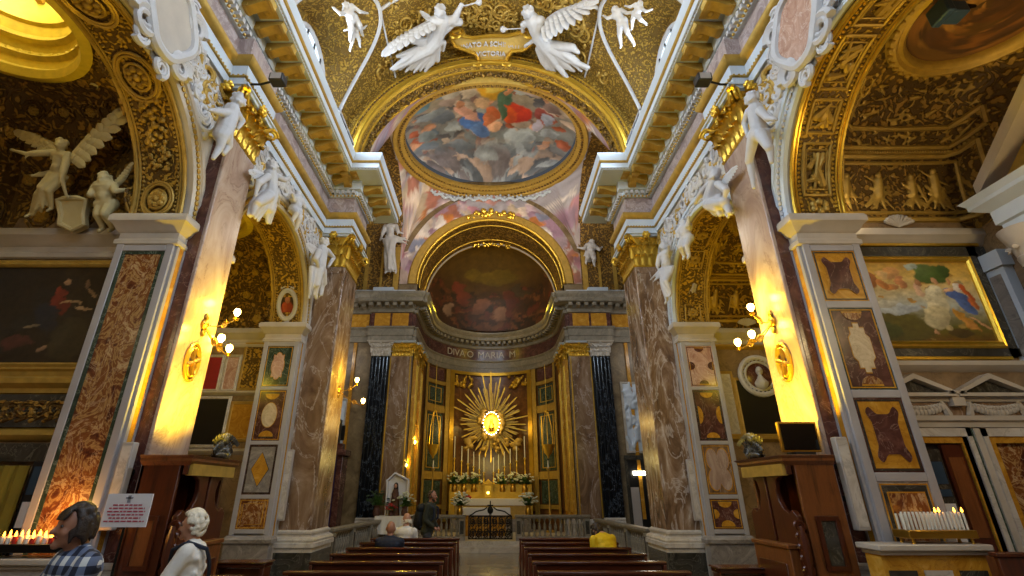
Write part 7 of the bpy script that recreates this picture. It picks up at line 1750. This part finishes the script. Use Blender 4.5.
r = thing('clothed_table', 'small table with a white cloth before the nun statue', 'table', (-3.0, 17.0, 0)); g = MB().box(-3.55, -2.55, 16.75, 17.4, 1.0, 1.05); obj('tabletop', g, m['woodmid'], r)
g = MB(); rim = [(-3.6, 16.7), (-2.5, 16.7), (-2.5, 17.42), (-3.6, 17.42)]; g.box(-3.6, -2.5, 16.7, 17.42, 1.045, 1.055)
g.quad_grid([[(-3.6+1.1*i/40, 16.7-.012*math.sin(i*.9)*(1 if z < 1 else 0), z) for i in range(41)] for z in (.55, .8, 1.05)]); obj('tablecloth', g, m['whitecloth'], r)
for a in (-3.5, -2.6):
    for b in (16.8, 17.35): g = MB().box(a-.03, a+.03, b-.03, b+.03, 0, 1.0); obj('leg', g, m['woodmid'], r)
bouquet('green potted plant left of the nun statue', -3.62, 17.0, 1.05, 1.1, ('leafdark',), m['habit'], 31, 'plant', 'potted_plant'); bouquet('green plant with pale flowers right of the nun statue', -2.72, 16.95, 1.05, 1.0, ('petal',), m['habit'], 32, 'plant', 'potted_plant'); bouquet('low red flowers at the feet of the nun statue', -3.15, 16.85, 1.05, .55, ('redpetal', 'redpetal'), m['habit'], 33, 'flowers')
# ================================================================== PEOPLE
def person(label, loc, rz, h, hands, top, sleeve=.6, bottom='trousers', seat=False, skin='skin', lean=(0,0,0), head=(0,0,0), hairfn=None, collar=None, topname='shirt', feet=None, group=None, turn=0, hunch=0, build=1.0):
    """local frame: faces -y; hands: two points in local metres; lean shifts the shoulders, head shifts the head"""
    r = thing('person', label, 'person', loc, group, rz); k = h/1.7; L = V(lean)
    hz = .50 if seat else .90*k
    hipc = V((0, .0, hz)); shc = V((0, 0, hz+.50*k))+L; nk = shc+V((0, -.01, .09*k)); hc = shc+V((0, -.03, .205*k))+V(head)
    sh = [shc+V((s*.175*k*build, 0, 0)) for s in (-1, 1)]; hip = [hipc+V((s*.09*k, 0, 0)) for s in (-1, 1)]
    if seat: kn = [V((s*.13, -.44*k, .50)) for s in (-1, 1)]; an = [V((s*.13, -.42*k, .08)) for s in (-1, 1)]
    else:
        an = [V((s*.1*k, .0, .08)) for s in (-1, 1)]
        if feet: an = [V(f) for f in feet]
        kn = [hip[i].lerp(an[i], .5)+V((0, -.05, 0)) for i in (0, 1)]
    hd = [V(x) for x in hands]; el = []
    for s, a in zip(sh, hd):
        d = a-s; n = d.normalized(); bend = max(0, .56*k-d.length); o = V((.12*math.copysign(1, s.x), .3, -.4)); o = (o-n*o.dot(n)).normalized(); el.append(s.lerp(a, .52)+o*min(.24, .05+bend*.8))
    q = MX.Rotation(turn, 3, 'Z'); fd = q@V((0,-1,0)); sx = q@V((1,0,0)); rr = .098*k
    b = MB()
    b.ell(hc+V((0,0,.012)), (rr*.82, rr*.98, rr*1.15), 16, 12, q); b.ell(hc+fd*rr*.3-V((0,0,rr*.55)), (rr*.62, rr*.66, rr*.62), 12, 9, q)
    b.cap(hc+fd*rr*.9+V((0,0,rr*.12)), hc+fd*rr*1.16-V((0,0,rr*.26)), rr*.1, rr*.17, 8)
    for s in (-1, 1):
        b.ell(hc+sx*s*rr*.84-V((0,0,.005)), (rr*.14, rr*.2, rr*.3), 8, 6, q); b.ell(hc+fd*rr*.66+sx*s*rr*.42-V((0,0,rr*.3)), (rr*.28,)*3, 8, 6)
    b.cap(hc+fd*rr*.84-sx*rr*.4+V((0,0,rr*.26)), hc+fd*rr*.84+sx*rr*.4+V((0,0,rr*.26)), rr*.13, rr*.13, 8); b.ell(hc+fd*rr*.82-V((0,0,rr*.98)), (rr*.26,)*3, 8, 6)
    b.cap(hc-V((0,0,rr*.5)), nk-V((0,0,.03)), .056*k, .064*k, 10)
    for s in (-1, 1): b.cap(nk-V((0,0,.03)), shc+V((s*.11*k, 0, 0)), .05*k, .05*k, 8)
    torso = MB()
    def tors(m_, g):
        m_.cap(sh[0]*.8+shc*.2-V((0,0,.03)), sh[1]*.8+shc*.2-V((0,0,.03)), .075*k*g, .075*k*g, 12)
        for i in range(7): t = i/6; c_ = shc.lerp(hipc, t)+V((0, -.012*math.sin(PI*t)+.03*hunch*math.sin(PI*t), -.04*(1-t))); m_.ell(c_, ((.175-.035*math.sin(PI*t)+.0*t)*k*g*build, (.115+.01*math.sin(PI*t))*k*g*build, .13*k), 14, 8)
    tors(b, .93)
    for s, e, a in zip(sh, el, hd):
        b.cap(s, e, .052*k, .042*k, 10); b.cap(e, a, .042*k, .028*k, 10)
    for a, n, f in zip(hip, kn, an):
        b.cap(a, n, .085*k, .06*k, 10); b.cap(n, f, .058*k, .038*k, 10); b.cap(f+V((0, .03, -.04)), f+V((0, -.15, -.045)), .038, .032, 8)
    for e, a in zip(el, hd): hand(b, a, a-e, .032*k, .6)
    obj_me('body', bake(b, .0095, 2, .5, m[skin], 'body'), r)
    t = MB(); tors(t, 1.08)
    for s, e, a in zip(sh, el, hd):
        t.cap(s, s.lerp(e, min(1, sleeve*1.6)), .07*k, .062*k, 10)
        if sleeve > .65: t.cap(e, e.lerp(a, .88), .058*k, .046*k, 10)
    R = random.Random(int(h*100))
    for i in range(8): c_ = shc.lerp(hipc, R.uniform(.2, .9)); t.cap(c_+V((R.uniform(-.15, .15), .08*R.choice((-1, 1)), .05)), c_+V((R.uniform(-.15, .15), .09*R.choice((-1, 1)), -.1)), .03, .02, 6)
    t.cap(shc+V((0, 0, .045*k)), shc+V((0, 0, .0)), .07*k, .1*k, 12)
    for s in (-1, 1): t.cap(shc+V((s*.04*k, 0, .05*k)), shc+V((s*.14*k, 0, .015*k)), .058*k, .058*k, 10)
    obj_me(topname, bake(t, .011, 3, .5, m[top], topname), r)
    p = MB()
    p.ell(hipc, (.17*k*build, .125*k*build, .12*k), 14, 8)
    for a, n, f in zip(hip, kn, an): p.cap(a, n, .1*k, .08*k, 10); p.cap(n, f+V((0,0,.03)), .078*k, .062*k, 10)
    obj_me('trousers', bake(p, .013, 3, .5, m[bottom], 'trousers'), r)
    for f in an:
        s_ = MB().cap(f+V((0, .05, -.035)), f+V((0, -.16, -.042)), .05, .042, 10).ell(f+V((0, .0, -.01)), (.048, .06, .06), 10, 7); obj_me('shoe', bake(s_, .011, 2, .5, m['blackcloth'], 'shoe'), r)
    for s in (-1, 1):
        e = MB().ell(hc+fd*rr*.86+sx*s*rr*.36+V((0,0,rr*.08)), (rr*.13, rr*.1, rr*.09), 8, 6, q); obj('eye', e, m['eye'], r, local=True)
    e = MB().cap(hc+fd*rr*.93-sx*rr*.22-V((0,0,rr*.56)), hc+fd*rr*.93+sx*rr*.22-V((0,0,rr*.56)), rr*.07, rr*.07, 6); obj('lips', e, m['lip'], r, local=True)
    if hairfn: hairfn(r, hc, rr, fd, sx)
    return r, dict(hc=hc, rr=rr, shc=shc, hipc=hipc, fd=fd, sx=sx, sh=sh, el=el, hd=hd)
def hair(mat, kind, seed=1):
    def f(r, hc, rr, fd, sx):
        g = MB(); R = random.Random(seed); up = V((0,0,1))
        if kind == 'short':          # short straight hair with a fringe
            for k in range(150):
                a = R.uniform(0, 2*PI); e = R.uniform(-.5, 1.5); d = (sx*math.cos(a)+fd*math.sin(a))*math.cos(e)+up*math.sin(e)
                if d.dot(fd) > .52 and d.z < .62: continue
                p = hc+V((d.x*rr*.9, d.y*rr*.98, d.z*rr*1.2+.012)); fl = (up*-.9+d*.2).normalized(); g.cap(p, p+fl*rr*R.uniform(.35, .6), rr*.2, rr*.1, 6)
            for k in range(9): p = hc+sx*rr*(-.65+.16*k)+fd*rr*.72+up*rr*.85; g.cap(p, p+fd*rr*.22-up*rr*.42, rr*.13, rr*.08, 6)
        elif kind == 'curly':
            for k in range(230):
                a = R.uniform(0, 2*PI); e = R.uniform(-.75, 1.55); d = (sx*math.cos(a)+fd*math.sin(a))*math.cos(e)+up*math.sin(e)
                if (d.dot(fd) > .25 and d.z < .6) or (d.z < -.25 and d.dot(fd) > -.15): continue
                g.ell(hc+V((d.x*rr*1.02, d.y*rr*1.1, d.z*rr*1.25+.012)), rr*R.uniform(.17, .25), 6, 5)
        elif kind == 'fringe':       # bald crown with a band of cropped hair
            for k in range(120):
                a = R.uniform(0, 2*PI); d = sx*math.cos(a)+fd*math.sin(a)
                if d.dot(fd) > .25: continue
                g.ell(hc+d*rr*.93+up*rr*R.uniform(-.6, .05), rr*.14, 6, 5)
        elif kind == 'beard':
            for k in range(150):
                a = R.uniform(0, 2*PI); e = R.uniform(-.4, 1.1); d = (sx*math.cos(a)+fd*math.sin(a))*math.cos(e)+up*math.sin(e)
                if d.dot(fd) > .3: continue
                g.ell(hc+V((d.x*rr*.92, d.y*rr*1.0, d.z*rr*1.12+.012)), rr*.17, 6, 5)
            for k in range(40): a = R.uniform(-1.2, 1.2); g.ell(hc+(fd*math.cos(a)+sx*math.sin(a))*rr*.72-up*rr*R.uniform(.6, 1.0), rr*.16, 6, 5)
        obj_me('hair', bake(g, .0085, 1, .5, m[mat], 'hair'), r)
    return f
# woman in the checked shirt, turned to the left of the picture
R0, J = person('person with short dark hair in a blue and white checked shirt', (-2.42, 3.3, 0), -.62, 1.66, [(-.2, -.32, 1.0), (.12, -.36, 1.02)], 'check', .75, hairfn=hair('darkhair', 'short', 2), skin='skin', head=(0, -.02, -.01), build=1.12)
# woman with white curly hair, white top, dark bag strap
R1, J = person('person with curly white hair and a white top with a dark strap', (-2.48, 4.65, 0), -1.35, 1.57, [(-.16, -.34, 1.02), (.2, -.34, 1.0)], 'whitecloth', .55, hairfn=hair('whitehair', 'curly', 3), skin='fairskin', build=1.05, turn=-.1)
g = MB(); a, b = J['sh'][1]+V((-.05, 0, .075)), J['hipc']+V((-.2, 0, .06))
pts = [a+V((0, -.02, .0))]+[a.lerp(b, t)+V((0, .155*math.sin(PI*min(1, .25+t*.6)), 0)) for t in (.12, .3, .5, .7, .9, 1)]
g.tube(pts, .016, 6); pts = [a]+[a.lerp(b, t)+V((0, -.15*math.sin(PI*min(1, .25+t*.6)), 0)) for t in (.12, .3, .5, .7, .9, 1)]; g.tube(pts, .016, 6)
obj('bag_strap', g, m['navy'], R1, local=True)
bg = thing('shoulder_bag', 'small dark bag on the hip of the white-haired person', 'bag', tuple(R1.matrix_basis@(J['hipc']+V((-.24, -.02, -.04)))), None, -1.35)
g = MB().box(-.05, .05, -.13, .13, -.11, .11); obj('pouch', g, m['navy'], bg, local=True, bevel=.03); g = MB().box(-.056, .056, -.132, .132, .02, .115); obj('flap', g, m['blackcloth'], bg, local=True, bevel=.02)
# bald man sitting in the left pews, back to us
person('bald person in a navy jacket sitting in the left pews with the back to us', (-1.70, 9.36, 0), PI, 1.60, [(-.15, -.34, .62), (.15, -.34, .62)], 'navy', .9, seat=True, skin='skin', hairfn=None, topname='jacket', build=1.15)
# person in white beyond him
person('person in a white shirt sitting near the far end of the left pews, head turned', (-1.72, 11.1, 0), PI-.4, 1.74, [(-.15, -.34, .62), (.15, -.34, .62)], 'whitecloth', .9, seat=True, skin='fairskin', hairfn=hair('whitehair', 'fringe', 5), build=1.15, turn=.7)
# walking man with a black backpack
RW, J = person('bearded person in a dark green jacket walking right with a black backpack', (-1.42, 12.3, 0), PI/2-.25, 1.76, [(-.2, -.25, 1.02), (.2, -.18, 1.0)], 'darkgreen', .9, skin='skin', hairfn=hair('darkhair', 'beard', 6), topname='jacket', feet=[(-.1, -.28, .08), (.1, .26, .1)], lean=(0, -.06, 0), build=1.1)
bk = thing('backpack', 'bulky black backpack on the walking person', 'backpack', tuple(RW.matrix_basis@(J['shc']+V((0, .2, -.24)))), None, PI/2-.25)
g = MB().ell((0, .02, 0), (.19, .15, .27), 14, 10).ell((0, .08, -.1), (.15, .12, .14), 12, 8).cap((-.1, 0, .2), (.1, 0, .2), .1, .1, 10); bk_me = bake(g, .016, 3, .5, m['blackcloth'], 'pack'); obj_me('pack', bk_me, bk)
g = MB()
for s in (-1, 1): g.tube([(s*.1, -.02, .22), (s*.12, -.18, .33), (s*.13, -.34, .2), (s*.13, -.34, .0), (s*.13, -.16, -.16), (s*.12, 0, -.2)], .022, 7)
obj('straps', g, m['navy'], bk, local=True); g = MB().tube([(-.13, .15, .06), (0, .19, .07), (.13, .15, .06)], .008, 6); obj('zip', g, m['greyplastic'], bk, local=True)
# hunched figure in yellow
person('person in a bright yellow jacket hunched over in the right pews', (2.1, 9.5, 0), PI+.55, 1.78, [(-.12, -.42, .72), (.12, -.42, .72)], 'yellow', .9, seat=True, skin='fairskin', hairfn=hair('darkhair', 'short', 7), topname='jacket', lean=(0, -.16, -.04), head=(0, -.11, -.1), hunch=1.6, build=1.2)

# ================================================================== LIGHT
def light(kind, name, loc, energy, col, target=None, **k):
    l = bpy.data.lights.new(name, kind); l.energy = energy; l.color = col
    for a, b in k.items(): setattr(l, a, b)
    o = bpy.data.objects.new(name, l); C.objects.link(o); o.location = loc
    if target is not None: o.rotation_euler = (V(target)-V(loc)).to_track_quat('-Z', 'Y').to_euler()
    return o
WARM = (1, .70, .045); GOLD = (1, .78, .36); COOL = (.64, .8, 1)
for k, b in enumerate(LAMPS):
    b = V(b); e = 26 if k < 6 else (44 if k < 8 else 30)
    if k == len(LAMPS)-1: e = 14; c = (1, .86, .6)
    else: c = WARM
    light('POINT', 'lamp_light', b+V((0,0,.18)), e, c, shadow_soft_size=.06)
# daylight through the vault windows
for s_ in (-1, 1):
    for c in LUN:
        light('AREA', 'window_daylight', (s_*4.35, c, 11.45), 430, COOL, (-s_*2.6, c+.2, 8.0), shape='RECTANGLE', size=1.7, size_y=1.6)
light('AREA', 'front_window_daylight', (0, -2.3, 8.2), 150, COOL, (0, 9, 7.5), shape='RECTANGLE', size=3, size_y=4.4)
# floodlights on the cornices washing the gilded vault
for s_ in (-1, 1):
    for y in (1.0, 3.4, 6.0): light('SPOT', 'vault_flood', (s_*3.65, y, 10.1), 240, GOLD, (-s_*1.4, y+2.2, 14.2), spot_size=2.4, spot_blend=.8, shadow_soft_size=.15)
    light('SPOT', 'dome_flood', (s_*3.3, 13.0, 10.3), 300, (1, .84, .6), (0, 15.8, 15), spot_size=2.2, spot_blend=.8, shadow_soft_size=.2)
    light('SPOT', 'crossing_flood', (s_*3.2, 12.7, 10.2), 260, (1, .8, .55), (s_*1.5, 18.3, 12.5), spot_size=1.6, spot_blend=.9, shadow_soft_size=.2)
    light('POINT', 'apse_fill', (s_*2.2, 20.4, 9.3), 30, WARM, shadow_soft_size=.15)  # point light added without a lamp body to warm the apse
    light('POINT', 'chapel_fill', (s_*6.1, 3.1, 4.4), 38 if s_ < 0 else 105, (1, .76, .36), shadow_soft_size=.15)  # added point light, no fixture; brightens the nearer chapels
    light('POINT', 'far_chapel_fill', (s_*6.2, 8.4, 4.4), 30, WARM, shadow_soft_size=.15)  # bare added light for the farther chapels, no lamp stands here
    light('POINT', 'transept_fill', (s_*6.2, 16.0, 7.0), 60, (.95, .9, .85), shadow_soft_size=.3)  # added fill for the transepts, not a modelled lamp
for s_ in (-1, 1): light('SPOT', 'pilaster_fill', (s_*3.25, 6.5, 2.4), 430, WARM, (s_*4.15, 6.68, 3.5), spot_size=2.1, spot_blend=.9, shadow_soft_size=.08)  # added spots with no fixture, they brighten the pilasters in yellow
light('POINT', 'crossing_fill', (0, 15.1, 10.0), 110, (1, .9, .78), shadow_soft_size=.6)  # added fill light without a fixture, lifts the dark crossing corners
light('POINT', 'lantern_daylight', (-6.3, A2, 8.4), 55, (1, .95, .55), shadow_soft_size=.3)
light('SPOT', 'altar_spot', (0, 18.9, 9.2), 330, (1, .76, .22), (0, 23, 4.2), spot_size=1.0, spot_blend=.9, shadow_soft_size=.15)
light('POINT', 'icon_glow_light', (0.03, 22.45, 4.6), 26, (1, .72, .2), shadow_soft_size=.2)
light('POINT', 'altar_candles_light', (0, 21.2, 3.0), 46, (1, .74, .2), shadow_soft_size=.3)
light('POINT', 'votive_light_left', (-4.75, 5.8, 1.55), 10, (1, .55, .15), shadow_soft_size=.1)
W = bpy.data.worlds.new('World'); SC.world = W; W.use_nodes = True
W.node_tree.nodes['Background'].inputs[0].default_value = (.5, .55, .62, 1); W.node_tree.nodes['Background'].inputs[1].default_value = .12

# ================================================================== CAMERA
cam = bpy.data.cameras.new('camera'); co = bpy.data.objects.new('camera', cam); C.objects.link(co); SC.camera = co
co.location = EYE; co.rotation_euler = (PI/2+TH, 0, 0); cam.sensor_width = 36; cam.lens = FP/1024*36; cam.shift_x = 20/1024; cam.clip_start = .05; cam.clip_end = 100
SC.view_settings.view_transform = 'Standard'; SC.view_settings.look = 'None'; SC.view_settings.exposure = 0.0; SC.view_settings.gamma = 1; SC.view_settings.use_curve_mapping = False
SC.cycles.max_bounces = 6; SC.cycles.diffuse_bounces = 3; SC.cycles.glossy_bounces = 3; SC.cycles.transmission_bounces = 2; SC.cycles.sample_clamp_indirect = 4; SC.cycles.caustics_reflective = False; SC.cycles.caustics_refractive = False
